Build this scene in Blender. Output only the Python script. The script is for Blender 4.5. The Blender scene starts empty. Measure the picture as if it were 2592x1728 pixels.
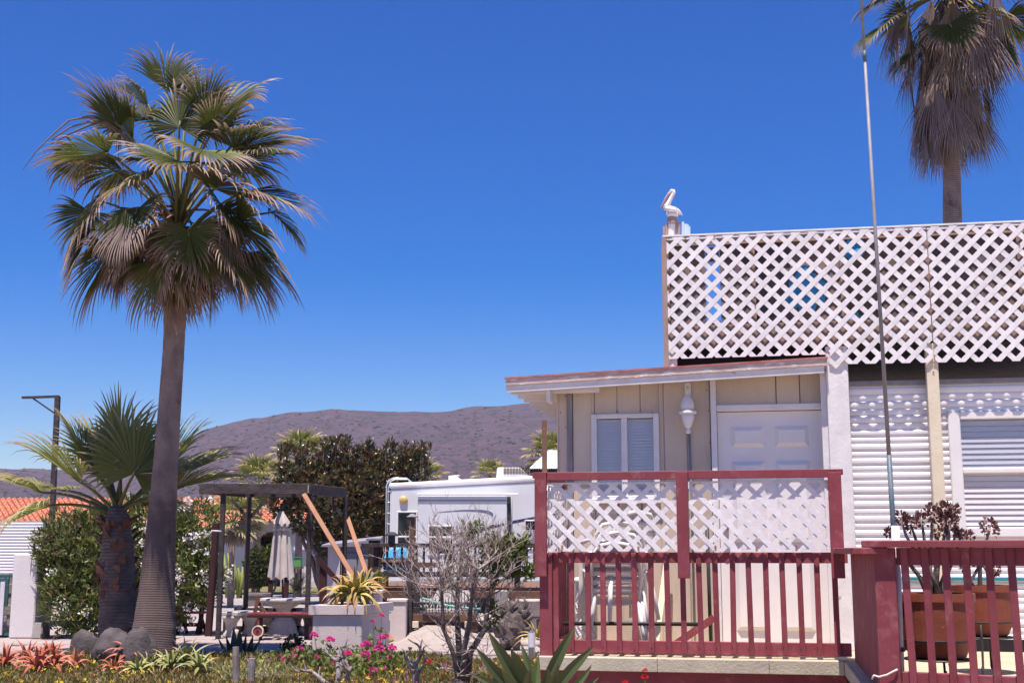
import bpy, math, random
import numpy as np
from math import sin, cos, pi, radians, sqrt, atan2
from mathutils import Vector, Matrix, noise

random.seed(11)
RNG = np.random.default_rng(11)
S = bpy.context.scene
C = S.collection

# ---------------------------------------------------------------- camera
F = 3161.0                      # focal length in pixels of the 2592 px wide photograph
CAMZ = 1.6
PITCH = math.atan(526.0 / F)
cam_data = bpy.data.cameras.new('camera')
cam_data.sensor_width = 36.0
cam_data.lens = F / 2592.0 * 36.0
cam_data.clip_start = 0.1
cam_data.clip_end = 20000
cam = bpy.data.objects.new('camera', cam_data)
C.objects.link(cam)
cam.location = (0, 0, CAMZ)
cam.rotation_euler = (pi / 2 + PITCH, 0, 0)
S.camera = cam

# ---------------------------------------------------------------- sky, sun, exposure
SUN_AZ = radians(180 + 13)      # measured from +Y towards +X: behind the camera, a little to the left
SUN_EL = radians(75)
world = bpy.data.worlds.new('World')
S.world = world
world.use_nodes = True
wn = world.node_tree
wn.nodes.clear()
w_out = wn.nodes.new('ShaderNodeOutputWorld')
w_bg = wn.nodes.new('ShaderNodeBackground')
w_sky = wn.nodes.new('ShaderNodeTexSky')
w_sky.sky_type = 'NISHITA'
w_sky.sun_disc = False
w_sky.sun_elevation = SUN_EL
w_sky.sun_rotation = SUN_AZ
w_sky.altitude = 0
w_sky.air_density = 1.0
w_sky.dust_density = 0.1
w_sky.ozone_density = 6.0
w_bg.inputs['Strength'].default_value = 0.080
w_hsv = wn.nodes.new('ShaderNodeHueSaturation')   # the deep polarised blue of the photograph, over the whole sky
w_hsv.inputs['Hue'].default_value = .519
w_hsv.inputs['Saturation'].default_value = 1.5
wn.links.new(w_sky.outputs[0], w_hsv.inputs['Color'])
wn.links.new(w_hsv.outputs[0], w_bg.inputs[0])
wn.links.new(w_bg.outputs[0], w_out.inputs[0])

sun_data = bpy.data.lights.new('sun', 'SUN')
sun_data.energy = 5.0
sun_data.angle = radians(0.53)
sun_data.color = (1.0, 0.90, 0.82)
sun = bpy.data.objects.new('sun', sun_data)
C.objects.link(sun)
SUN_DIR = Vector((sin(SUN_AZ) * cos(SUN_EL), cos(SUN_AZ) * cos(SUN_EL), sin(SUN_EL)))
sun.rotation_euler = SUN_DIR.to_track_quat('Z', 'Y').to_euler()
sun.location = (0, 0, 40)

S.view_settings.view_transform = 'Standard'
S.view_settings.look = 'None'
S.view_settings.exposure = 0.83
S.view_settings.gamma = 1.0
S.view_settings.use_curve_mapping = False
S.render.engine = 'CYCLES'
S.cycles.use_denoising = True
S.cycles.max_bounces = 6
S.cycles.volume_bounces = 0
HAZE_DENSITY = .00014

# ---------------------------------------------------------------- picture -> place helpers
CAM = Vector((0, 0, CAMZ))
Z = Vector((0, 0, 1))
X = Vector((1, 0, 0))
Y = Vector((0, 1, 0))


def ray(u, v):
    x = (u - 1296) / F
    y = (864 - v) / F
    return Vector((x, cos(PITCH) - y * sin(PITCH), sin(PITCH) + y * cos(PITCH)))


def P(u, v, d):
    r = ray(u, v)
    return CAM + r * (d / r.y)


def G(u, v, z=0.0):
    r = ray(u, v)
    return CAM + r * ((z - CAMZ) / r.z)


def mound(x, y):                # the bed rises a little round the palms
    return .15 * math.exp(-((x + 4.75) ** 2 + (y - 16.6) ** 2) / 1.7)


def GM(u, v):                   # pixel -> point on the bed with its mound
    p = G(u, v)
    for _ in range(12):
        p = G(u, v, mound(p.x, p.y))
    return p


def px(n, d):                   # n picture pixels at distance d, in metres
    return n * d / F


# frame of the cottage: a along the front, b into the depth
TH = math.atan(0.195)
EX = Vector((cos(TH), -sin(TH), 0))
EY = Vector((sin(TH), cos(TH), 0))
FLOOR = 0.77
_o = G(1366, 1659, FLOOR)
O = Vector((_o.x, _o.y, 0))


def W(a, b, z):
    return O + EX * a + EY * b + Z * z


def H(u, v, b):                 # pixel -> (a, z) on the plane at depth b of the cottage
    r = ray(u, v)
    t = (b - (CAM - O).dot(EY)) / r.dot(EY)
    p = CAM + r * t
    return ((p - O).dot(EX), p.z)


# ---------------------------------------------------------------- mesh builder
class MB:
    def __init__(s):
        s.v = []
        s.f = []
        s.t = []

    def add(s, vs, fs, t=None):
        n = len(s.v)
        s.v += [tuple(x) for x in vs]
        s.f += [tuple(i + n for i in f) for f in fs]
        s.t += (t if t is not None else [0.0] * len(vs))
        return s

    def hexa(s, c):             # eight corners: bottom ring, top ring
        return s.add(c, [(3, 2, 1, 0), (4, 5, 6, 7), (0, 1, 5, 4), (1, 2, 6, 5), (2, 3, 7, 6), (3, 0, 4, 7)])

    def box(s, c, size, ax=(X, Y, Z)):
        c = Vector(c)
        x, y, z = [Vector(a) * (k / 2) for a, k in zip(ax, size)]
        return s.hexa([c - x - y - z, c + x - y - z, c + x + y - z, c - x + y - z,
                       c - x - y + z, c + x - y + z, c + x + y + z, c - x + y + z])

    def hb(s, a0, a1, b0, b1, z0, z1):      # box in the cottage frame
        return s.hexa([W(a0, b0, z0), W(a1, b0, z0), W(a1, b1, z0), W(a0, b1, z0),
                       W(a0, b0, z1), W(a1, b0, z1), W(a1, b1, z1), W(a0, b1, z1)])

    def wb(s, x0, x1, y0, y1, z0, z1):
        return s.box(((x0 + x1) / 2, (y0 + y1) / 2, (z0 + z1) / 2), (abs(x1 - x0), abs(y1 - y0), abs(z1 - z0)))

    def beam(s, p0, p1, w, h, up=Z):        # w across, h along up
        p0, p1, up = Vector(p0), Vector(p1), Vector(up)
        d = (p1 - p0).normalized()
        sd = d.cross(up)
        if sd.length < 1e-4:
            sd = d.cross(X)
        sd.normalize()
        n = sd.cross(d).normalized()
        sd *= w / 2
        n *= h / 2
        return s.hexa([p0 - sd - n, p0 + sd - n, p0 + sd + n, p0 - sd + n, p1 - sd - n, p1 + sd - n, p1 + sd + n, p1 - sd + n])

    def tube(s, pts, rad, n=8, flat=1.0, up=None, t=None, cap=True):
        pts = [Vector(p) for p in pts]
        if not hasattr(rad, '__len__'):
            rad = [rad] * len(pts)
        vs, fs, tt = [], [], []
        prev = None
        m = len(pts)
        for i, p in enumerate(pts):
            d = (pts[min(i + 1, m - 1)] - pts[max(i - 1, 0)])
            if d.length < 1e-9:
                d = Vector(Z)
            d.normalize()
            if prev is None:
                ref = Vector(up) if up is not None else (Z if abs(d.z) < .9 else X)
            else:
                ref = prev
            a = ref - d * ref.dot(d)
            if a.length < 1e-6:
                a = d.orthogonal()
            a.normalize()
            prev = a
            b = d.cross(a)
            for k in range(n):
                q = 2 * pi * k / n
                vs.append(p + (b * cos(q) + a * sin(q) * flat) * rad[i])
                tt.append(t[i] if t else 0.0)
        for i in range(m - 1):
            for k in range(n):
                fs.append((i * n + k, i * n + (k + 1) % n, (i + 1) * n + (k + 1) % n, (i + 1) * n + k))
        if cap:
            fs.append(tuple(range(n - 1, -1, -1)))
            fs.append(tuple((m - 1) * n + k for k in range(n)))
        return s.add(vs, fs, tt)

    def lathe(s, prof, c, n=20, wob=None, cap=True):
        c = Vector(c)
        vs, fs = [], []
        for i, (r, z) in enumerate(prof):
            for k in range(n):
                q = 2 * pi * k / n
                rr = r * (wob(q, z) if wob else 1)
                vs.append(c + Vector((rr * cos(q), rr * sin(q), z)))
        for i in range(len(prof) - 1):
            for k in range(n):
                fs.append((i * n + k, i * n + (k + 1) % n, (i + 1) * n + (k + 1) % n, (i + 1) * n + k))
        if cap:
            fs.append(tuple(range(n - 1, -1, -1)))
            fs.append(tuple((len(prof) - 1) * n + k for k in range(n)))
        return s.add(vs, fs)

    def prism(s, poly, vec):
        vec = Vector(vec)
        n = len(poly)
        poly = [Vector(p) for p in poly]
        vs = poly + [p + vec for p in poly]
        fs = [tuple(range(n - 1, -1, -1)), tuple(range(n, 2 * n))]
        for k in range(n):
            fs.append((k, (k + 1) % n, n + (k + 1) % n, n + k))
        return s.add(vs, fs)

    def blob(s, c, r, seed=0, amp=.2, fr=1.2, nu=14, nv=9, squash=(1, 1, 1), zmin=None):
        c = Vector(c)
        vs, fs = [], []
        off = Vector((seed * 7.3, seed * 3.1, seed * 1.7))
        for i in range(nv + 1):
            th = pi * i / nv
            for k in range(nu):
                q = 2 * pi * k / nu
                d = Vector((sin(th) * cos(q), sin(th) * sin(q), cos(th)))
                rr = r * (1 + amp * noise.noise(d * fr + off) + amp * .4 * noise.noise(d * fr * 3 + off))
                p = Vector((d.x * squash[0], d.y * squash[1], d.z * squash[2])) * rr
                p = p + c
                if zmin is not None and p.z < zmin:
                    p.z = zmin
                vs.append(p)
        for i in range(nv):
            for k in range(nu):
                fs.append((i * nu + k, (i + 1) * nu + k, (i + 1) * nu + (k + 1) % nu, i * nu + (k + 1) % nu))
        return s.add(vs, fs)

    def build(s, name, mat, parent=None, smooth=False, bevel=0, attr=False, **kw):
        return finish(name, np.array(s.v, dtype=np.float64).reshape(-1, 3), s.f, mat, parent, smooth, bevel,
                      s.t if attr else None, **kw)


ORIGIN = {}


def tag(o, label=None, cat=None, group=None, kind=None):
    if label:
        o['label'] = label
    if cat:
        o['category'] = cat
    if group:
        o['group'] = group
    if kind:
        o['kind'] = kind
    return o


def thing(name, label, cat, loc=(0, 0, 0), group=None):
    o = bpy.data.objects.new(name, None)
    o.empty_display_size = .1
    C.objects.link(o)
    o.location = loc
    ORIGIN[o.name] = Vector(loc)
    return tag(o, label, cat, group)


def finish(name, V, faces, mat, parent=None, smooth=False, bevel=0, t=None, label=None, cat=None, group=None, kind=None, base=None):
    if parent is not None:
        org = ORIGIN[parent.name]
    elif base is not None:
        org = Vector(base)
    else:
        lo, hi = V.min(0), V.max(0)
        org = Vector(((lo[0] + hi[0]) / 2, (lo[1] + hi[1]) / 2, lo[2]))
    V = V - np.array(org)
    me = bpy.data.meshes.new(name)
    if isinstance(faces, np.ndarray):
        nv, k = len(V), faces.shape[1]
        me.vertices.add(nv)
        me.vertices.foreach_set('co', V.astype(np.float32).ravel())
        me.loops.add(faces.size)
        me.loops.foreach_set('vertex_index', faces.astype(np.int32).ravel())
        me.polygons.add(len(faces))
        me.polygons.foreach_set('loop_start', np.arange(0, faces.size, k, dtype=np.int32))
        me.polygons.foreach_set('loop_total', np.full(len(faces), k, dtype=np.int32))
        me.update(calc_edges=True)
        me.validate()
    else:
        me.from_pydata([tuple(p) for p in V], [], faces)
    if t is not None:
        at = me.attributes.new('t', 'FLOAT', 'POINT')
        at.data.foreach_set('value', np.array(t, dtype=np.float32))
    if smooth:
        me.polygons.foreach_set('use_smooth', np.ones(len(me.polygons), dtype=bool))
    me.materials.append(MATS[mat] if isinstance(mat, str) else mat)
    o = bpy.data.objects.new(name, me)
    C.objects.link(o)
    if parent is not None:
        o.parent = parent
    else:
        o.location = org
    ORIGIN[o.name] = org
    if bevel:
        md = o.modifiers.new('bevel', 'BEVEL')
        md.width = bevel
        md.segments = 1
        md.limit_method = 'ANGLE'
    return tag(o, label, cat, group, kind)


KIDS = {}


def copy_tree(o, parent=None):
    c = o.copy()
    C.objects.link(c)
    c.parent = parent
    ORIGIN[c.name] = ORIGIN[o.name]
    for ch in o.children:
        copy_tree(ch, c)
    return c


def dup(o, loc, rz=0, sc=1.0, label=None):
    c = copy_tree(o)
    c.location = loc
    c.rotation_euler = (0, 0, rz)
    c.scale = (sc, sc, sc)
    if label:
        c['label'] = label
    return c


# ---------------------------------------------------------------- materials
MATS = {}


def _base(name):
    m = bpy.data.materials.new(name)
    m.use_nodes = True
    nt = m.node_tree
    nt.nodes.clear()
    out = nt.nodes.new('ShaderNodeOutputMaterial')
    b = nt.nodes.new('ShaderNodeBsdfPrincipled')
    nt.links.new(b.outputs[0], out.inputs[0])
    MATS[name] = m
    return m, nt, b, out


def rgba(c):
    return (c[0], c[1], c[2], 1)


def mat(name, c1, c2=None, scale=4, stretch=(1, 1, 1), rough=.7, bump=0, bscale=None, rand=0.0, metal=0, spec=.3,
        lo=.35, hi=.65, c3=None, s3=9, lo3=.62, hi3=.7, bstretch=None, rings=None):
    m, nt, b, out = _base(name)
    N, L = nt.nodes, nt.links
    b.inputs['Roughness'].default_value = rough
    b.inputs['Metallic'].default_value = metal
    b.inputs['Specular IOR Level'].default_value = spec
    tc = N.new('ShaderNodeTexCoord')
    oi = N.new('ShaderNodeObjectInfo')
    sh = N.new('ShaderNodeVectorMath')
    sh.operation = 'MULTIPLY_ADD'
    comb = N.new('ShaderNodeCombineXYZ')
    for k in range(3):
        L.new(oi.outputs['Random'], comb.inputs[k])
    L.new(comb.outputs[0], sh.inputs[0])
    sh.inputs[1].default_value = (13, 17, 29)
    L.new(tc.outputs['Object'], sh.inputs[2])

    def noi(sc, st, det=5):
        mp = N.new('ShaderNodeMapping')
        mp.inputs['Scale'].default_value = st
        L.new(sh.outputs[0], mp.inputs[0])
        n = N.new('ShaderNodeTexNoise')
        n.inputs['Scale'].default_value = sc
        n.inputs['Detail'].default_value = det
        n.inputs['Roughness'].default_value = .62
        L.new(mp.outputs[0], n.inputs['Vector'])
        return n.outputs[0]

    def ramp(fac, p0, p1, a, c):
        r = N.new('ShaderNodeValToRGB')
        r.color_ramp.elements[0].position = p0
        r.color_ramp.elements[0].color = rgba(a)
        r.color_ramp.elements[1].position = p1
        r.color_ramp.elements[1].color = rgba(c)
        L.new(fac, r.inputs[0])
        return r.outputs[0]

    col = None
    if c2 is not None:
        col = ramp(noi(scale, stretch), lo, hi, c1, c2)
    else:
        rg = N.new('ShaderNodeRGB')
        rg.outputs[0].default_value = rgba(c1)
        col = rg.outputs[0]
    if c3 is not None:
        fac = ramp(noi(s3, stretch, 8), lo3, hi3, (0, 0, 0), (1, 1, 1))
        mx = N.new('ShaderNodeMixRGB')
        L.new(fac, mx.inputs[0])
        L.new(col, mx.inputs[1])
        mx.inputs[2].default_value = rgba(c3)
        col = mx.outputs[0]
    if rand:
        hs = N.new('ShaderNodeHueSaturation')
        mr = N.new('ShaderNodeMapRange')
        mr.inputs['To Min'].default_value = 1 - rand
        mr.inputs['To Max'].default_value = 1 + rand
        L.new(oi.outputs['Random'], mr.inputs['Value'])
        L.new(mr.outputs[0], hs.inputs['Value'])
        L.new(col, hs.inputs['Color'])
        col = hs.outputs[0]
    L.new(col, b.inputs['Base Color'])
    if bump or rings:
        bp = N.new('ShaderNodeBump')
        bp.inputs['Strength'].default_value = bump or .5
        bp.inputs['Distance'].default_value = .02
        h = noi(bscale or scale * 4, bstretch or stretch, 6)
        if rings:
            wv = N.new('ShaderNodeTexWave')
            wv.bands_direction = 'Z'
            wv.inputs['Scale'].default_value = rings
            wv.inputs['Distortion'].default_value = 1.5
            wv.inputs['Detail'].default_value = 3
            wv.inputs['Detail Scale'].default_value = 2
            L.new(tc.outputs['Object'], wv.inputs['Vector'])
            ad = N.new('ShaderNodeMath')
            ad.operation = 'ADD'
            L.new(h, ad.inputs[0])
            L.new(wv.outputs['Fac'], ad.inputs[1])
            h = ad.outputs[0]
        L.new(h, bp.inputs['Height'])
        L.new(bp.outputs[0], b.inputs['Normal'])
    return m


def leafmat(name, cols, tip=None, rough=.5, transl=.3, rand=.15, spec=.35, tip2=None):
    """colour by island, optional other colour towards the tips (attribute t)"""
    m, nt, b, out = _base(name)
    N, L = nt.nodes, nt.links
    g = N.new('ShaderNodeNewGeometry')
    r = N.new('ShaderNodeValToRGB')
    els = r.color_ramp.elements
    els[0].color = rgba(cols[0])
    els[1].color = rgba(cols[-1])
    for i, c in enumerate(cols[1:-1]):
        e = els.new((i + 1) / (len(cols) - 1))
        e.color = rgba(c)
    L.new(g.outputs['Random Per Island'], r.inputs[0])
    col = r.outputs[0]
    oi = N.new('ShaderNodeObjectInfo')
    hs = N.new('ShaderNodeHueSaturation')
    mr = N.new('ShaderNodeMapRange')
    mr.inputs['To Min'].default_value = 1 - rand
    mr.inputs['To Max'].default_value = 1 + rand
    L.new(oi.outputs['Random'], mr.inputs['Value'])
    L.new(mr.outputs[0], hs.inputs['Value'])
    L.new(col, hs.inputs['Color'])
    col = hs.outputs[0]
    if tip is not None:
        at = N.new('ShaderNodeAttribute')
        at.attribute_name = 't'
        mx = N.new('ShaderNodeMixRGB')
        L.new(at.outputs['Fac'], mx.inputs[0])
        L.new(col, mx.inputs[1])
        if tip2 is not None:
            r2 = N.new('ShaderNodeValToRGB')
            r2.color_ramp.elements[0].color = rgba(tip)
            r2.color_ramp.elements[1].color = rgba(tip2)
            L.new(g.outputs['Random Per Island'], r2.inputs[0])
            L.new(r2.outputs[0], mx.inputs[2])
        else:
            mx.inputs[2].default_value = rgba(tip)
        col = mx.outputs[0]
    L.new(col, b.inputs['Base Color'])
    b.inputs['Roughness'].default_value = rough
    b.inputs['Specular IOR Level'].default_value = spec
    if transl:
        tr = N.new('ShaderNodeBsdfTranslucent')
        L.new(col, tr.inputs[0])
        ms = N.new('ShaderNodeMixShader')
        ms.inputs[0].default_value = transl
        L.new(b.outputs[0], ms.inputs[1])
        L.new(tr.outputs[0], ms.inputs[2])
        L.new(ms.outputs[0], out.inputs[0])
    return m


# painted and weathered wood
RED = (.205, .040, .050)
mat('red_paint', RED, (.255, .060, .076), scale=2.5, rough=.7, bump=.35, bscale=60, bstretch=(1, 1, .12), rand=.12,
    c3=(.34, .13, .13), s3=7, lo3=.56, hi3=.74)
mat('white_paint', (.76, .73, .73), (.66, .63, .64), scale=5, rough=.55, bump=.18, bscale=40, rand=.03)
mat('lattice_white', (.78, .74, .75), (.68, .64, .65), scale=6, rough=.5, bump=.1, bscale=50, rand=.06, c3=(.55, .42, .33), s3=16, lo3=.72, hi3=.8)
mat('old_white', (.76, .73, .73), (.65, .62, .62), scale=7, rough=.7, bump=.15, bscale=30, c3=(.40, .32, .28), s3=10, lo3=.64, hi3=.7, rand=.04)
mat('drip_board', (.46, .32, .29), (.62, .50, .47), scale=6, stretch=(1, 1, 3), rough=.8, bump=.4, c3=(.72, .68, .68), s3=9, lo3=.55, hi3=.62)
mat('roof_felt', (.42, .20, .19), (.34, .10, .10), scale=8, rough=.9)
mat('siding_cream', (.60, .50, .40), (.51, .42, .345), scale=2.5, stretch=(1, 1, .35), rough=.75, bump=.35, bscale=70, bstretch=(1, 1, .08), rand=.05,
    c3=(.33, .27, .25), s3=3.2, lo3=.58, hi3=.82)
mat('batten_grey', (.20, .18, .20), (.33, .30, .30), scale=12, stretch=(1, 1, .15), rough=.85, bump=.5)
mat('cream_paint', (.72, .64, .48), (.66, .56, .42), scale=5, rough=.6, bump=.15, bscale=40, rand=.04)
mat('deck_cream', (.50, .405, .275), (.42, .34, .24), scale=4, rough=.75, bump=.25, bscale=40, rand=.07)
mat('edge_cream', (.46, .42, .32), (.38, .34, .27), scale=6, rough=.75, bump=.3, bscale=50, rand=.05, c3=(.35, .3, .25), s3=15, lo3=.68, hi3=.76)
mat('frame_tan', (.28, .195, .17), (.36, .255, .225), scale=7, stretch=(1, 1, .3), rough=.85, bump=.3, rand=.1)
mat('screen_brown', (.21, .148, .135), (.29, .21, .19), scale=2.2, rough=.6, rand=.25, c3=(.13, .11, .155), s3=2.2, lo3=.48, hi3=.6)
mat('trailer_white', (.80, .77, .78), (.74, .71, .73), scale=2, rough=.33, spec=.5)
mat('door_white', (.78, .74, .73), (.72, .68, .68), scale=3, rough=.42, bump=.06, bscale=60)
mat('plastic_white', (.76, .73, .73), (.70, .67, .68), scale=4, rough=.4, spec=.45)
mat('rv_white', (.66, .665, .68), (.62, .625, .64), scale=1.5, rough=.35, spec=.5)
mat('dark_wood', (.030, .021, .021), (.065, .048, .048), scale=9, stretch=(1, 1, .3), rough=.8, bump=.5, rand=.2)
mat('grey_wood', (.036, .028, .030), (.085, .068, .072), scale=10, stretch=(.4, 1, 1), rough=.85, bump=.5, rand=.15)
mat('brown_wood', (.19, .095, .055), (.11, .062, .045), scale=8, stretch=(.3, 1, 1), rough=.8, bump=.4, rand=.2)
mat('fresh_wood', (.33, .165, .095), (.27, .125, .07), scale=10, stretch=(.5, .5, .5), rough=.7, bump=.2, c3=(.3, .12, .06), s3=22, lo3=.72, hi3=.76)
mat('dark_red_wood', (.060, .018, .018), (.038, .014, .015), scale=8, stretch=(1, 1, .3), rough=.75, bump=.3, rand=.15)
mat('drift_wood', (.19, .16, .15), (.32, .28, .27), scale=14, stretch=(1, 1, .2), rough=.9, bump=.8, bscale=30, c3=(.10, .08, .075), s3=12, lo3=.6, hi3=.66)
mat('bare_twig', (.30, .24, .22), (.46, .39, .37), scale=10, rough=.85, bump=.3)
mat('bark_dark', (.085, .065, .062), (.20, .16, .155), scale=16, rough=.9, bump=.8)
mat('stucco', (.64, .555, .52), (.575, .495, .465), scale=3, rough=.9, bump=.3, bscale=60, c3=(.47, .40, .36), s3=2.2, lo3=.6, hi3=.85)
mat('stucco_white', (.70, .65, .655), (.645, .60, .605), scale=2.5, rough=.9, bump=.3, bscale=60, c3=(.5, .46, .46), s3=3, lo3=.65, hi3=.9)
mat('concrete', (.30, .265, .26), (.23, .205, .20), scale=6, rough=.9, bump=.4, bscale=50)
mat('cast_stone', (.50, .44, .40), (.38, .33, .30), scale=7, rough=.9, bump=.5, bscale=40, c3=(.25, .22, .20), s3=10, lo3=.6, hi3=.7)
mat('mosaic', (.68, .65, .66), (.35, .36, .42), scale=60, rough=.4, lo=.5, hi=.55)
mat('block_grey', (.22, .19, .18), (.31, .27, .26), scale=10, rough=.95, bump=.5, rand=.15)
mat('rock', (.055, .045, .048), (.12, .10, .098), scale=5, rough=.92, bump=.8, bscale=22, c3=(.09, .08, .09), s3=4, lo3=.55, hi3=.7)
mat('sand', (.36, .305, .275), (.30, .255, .23), scale=5, rough=.95, bump=.5, bscale=50, c3=(.36, .28, .24), s3=11, lo3=.7, hi3=.75)
mat('dirt', (.33, .25, .19), (.22, .165, .13), scale=3, rough=.95, bump=.5, bscale=30)
mat('far_ground', (.34, .29, .24), (.24, .21, .16), scale=.06, rough=.95)
mat('patio', (.36, .30, .28), (.29, .245, .23), scale=1.1, stretch=(.5, 1.6, 1), rough=.88, bump=.35, bscale=12, c3=(.40, .31, .28), s3=1.8, lo3=.6, hi3=.72)
mat('pavement', (.30, .27, .265), (.26, .235, .23), scale=.8, rough=.9, bump=.2, bscale=12)
mat('lawn', (.13, .125, .045), (.18, .16, .065), scale=3, rough=.95, bump=.6, bscale=40)
mat('terracotta_roof', (.50, .18, .11), (.42, .145, .09), scale=4, rough=.8, bump=.2, c3=(.72, .30, .17), s3=7, lo3=.5, hi3=.62)
mat('house_white', (.66, .62, .66), (.60, .56, .60), scale=1.5, rough=.9)
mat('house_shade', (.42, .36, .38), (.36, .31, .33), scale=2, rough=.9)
mat('dark_glass', (.015, .017, .022), rough=.06, spec=.6)
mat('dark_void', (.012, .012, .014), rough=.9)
mat('black_metal', (.02, .02, .023), (.035, .033, .035), scale=20, rough=.55, spec=.4)
mat('steel', (.55, .54, .55), rough=.28, metal=.9)
mat('chrome_rail', (.70, .72, .76), rough=.3, metal=.5)
mat('galvanised', (.27, .255, .265), (.21, .195, .205), scale=12, rough=.6, metal=.1)
mat('teal_tape', (.15, .155, .17), (.04, .11, .15), scale=14, rough=.5)
mat('teal_trim', (.03, .22, .25), rough=.4)
mat('pvc', (.66, .62, .68), (.58, .54, .60), scale=6, rough=.45)
mat('terracotta_pot', (.25, .068, .04), (.185, .05, .03), scale=5, rough=.55, bump=.15, c3=(.52, .20, .11), s3=5, lo3=.62, hi3=.72)
mat('pot_clay', (.47, .14, .07), (.38, .11, .06), scale=6, rough=.8)
mat('fabric_beige', (.52, .47, .44), (.44, .39, .37), scale=5, rough=.9, bump=.3, bscale=50)
mat('blue_fabric', (.06, .36, .72), (.10, .46, .80), scale=6, rough=.8, bump=.2)
mat('blue_dark', (.03, .12, .26), rough=.8)
mat('blue_tarp', (.03, .30, .62), (.07, .42, .76), scale=7, rough=.4)
mat('canopy_white', (.78, .78, .82), rough=.8)
mat('green_box', (.10, .30, .09), (.08, .25, .08), scale=5, rough=.6)
mat('green_gate', (.02, .09, .09), (.03, .12, .11), scale=9, rough=.5)
mat('yellow_lamp', (.60, .42, .16), (.52, .35, .12), scale=12, rough=.35, spec=.5)
mat('red_lamp', (.6, .05, .03), rough=.3)
mat('graphic_blue', (.035, .035, .11), rough=.35)
mat('graphic_grey', (.14, .15, .24), rough=.35)
mat('hose_green', (.12, .42, .34), rough=.5)
mat('rope', (.66, .60, .56), rough=.9)
mat('shed_grey', (.22, .21, .25), (.26, .25, .29), scale=3, rough=.6)
mat('shed_light', (.58, .53, .55), (.52, .47, .50), scale=3, rough=.6)
mat('rust', (.28, .12, .06), (.40, .22, .12), scale=20, rough=.9)
mat('pelican_white', (.80, .77, .76), (.70, .66, .66), scale=8, rough=.6, bump=.2)
mat('pelican_brown', (.42, .30, .27), (.34, .24, .22), scale=8, rough=.7)
mat('glass_block', (.55, .64, .70), (.46, .58, .66), scale=9, rough=.15, spec=.6)
mat('blind', (.66, .62, .62), (.61, .57, .58), scale=4, rough=.5)
mat('frosted', (.72, .70, .74), rough=.35, spec=.5)
mat('hill', (.105, .060, .084), (.068, .044, .064), scale=.022, rough=1, lo=.3, hi=.7, c3=(.040, .034, .038), s3=.085, lo3=.48, hi3=.62, bump=1, bscale=.12)
MATS['hill'].node_tree.nodes['Bump'].inputs['Distance'].default_value = 9
mat('palm_trunk', (.34, .245, .21), (.22, .155, .135), scale=5, stretch=(1, 1, .6), rough=.9, bump=.6, bscale=9, bstretch=(3, 3, .5), rings=9,
    c3=(.085, .065, .06), s3=4, lo3=.6, hi3=.72)
mat('palm_trunk_dark_foot', (.33, .235, .20), (.21, .15, .13), scale=5, stretch=(1, 1, .6), rough=.9, bump=.4, bscale=11, bstretch=(3, 3, .6), rings=13,
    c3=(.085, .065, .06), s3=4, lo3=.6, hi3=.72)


def darken_foot(m, z0, z1, col):      # darker bark colour towards the foot of the trunk, with a ragged upper edge
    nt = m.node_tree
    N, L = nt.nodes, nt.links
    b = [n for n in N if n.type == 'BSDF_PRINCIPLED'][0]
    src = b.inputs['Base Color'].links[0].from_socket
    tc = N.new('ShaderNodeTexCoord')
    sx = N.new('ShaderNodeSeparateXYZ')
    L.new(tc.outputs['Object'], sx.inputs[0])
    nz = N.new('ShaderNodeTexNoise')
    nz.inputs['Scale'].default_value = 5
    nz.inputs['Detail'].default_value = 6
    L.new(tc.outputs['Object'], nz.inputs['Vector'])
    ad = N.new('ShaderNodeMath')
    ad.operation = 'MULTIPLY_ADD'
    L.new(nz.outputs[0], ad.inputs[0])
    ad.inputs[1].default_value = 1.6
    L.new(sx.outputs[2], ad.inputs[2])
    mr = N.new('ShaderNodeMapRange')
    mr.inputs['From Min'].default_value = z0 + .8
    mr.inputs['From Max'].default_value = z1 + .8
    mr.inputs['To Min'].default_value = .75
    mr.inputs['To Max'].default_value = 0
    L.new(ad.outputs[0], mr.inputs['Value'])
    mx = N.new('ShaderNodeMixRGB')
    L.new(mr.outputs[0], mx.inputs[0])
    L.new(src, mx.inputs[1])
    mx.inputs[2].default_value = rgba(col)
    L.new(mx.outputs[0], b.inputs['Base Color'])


darken_foot(MATS['palm_trunk_dark_foot'], 2.0, 2.7, (.085, .062, .06))
mat('palm_trunk_dark', (.17, .125, .115), (.095, .072, .07), scale=6, rough=.9, bump=.8, rings=6, c3=(.28, .23, .22), s3=5, lo3=.66, hi3=.74)
mat('palm_boot', (.20, .09, .06), (.11, .055, .042), scale=10, rough=.85, bump=.5, rand=.25, c3=(.42, .33, .27), s3=6, lo3=.62, hi3=.7)
mat('petiole', (.16, .16, .045), (.12, .10, .035), scale=3, rough=.55, rand=.2)
mat('petiole_old', (.22, .13, .07), (.16, .10, .06), scale=4, rough=.8, rand=.2)

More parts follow.
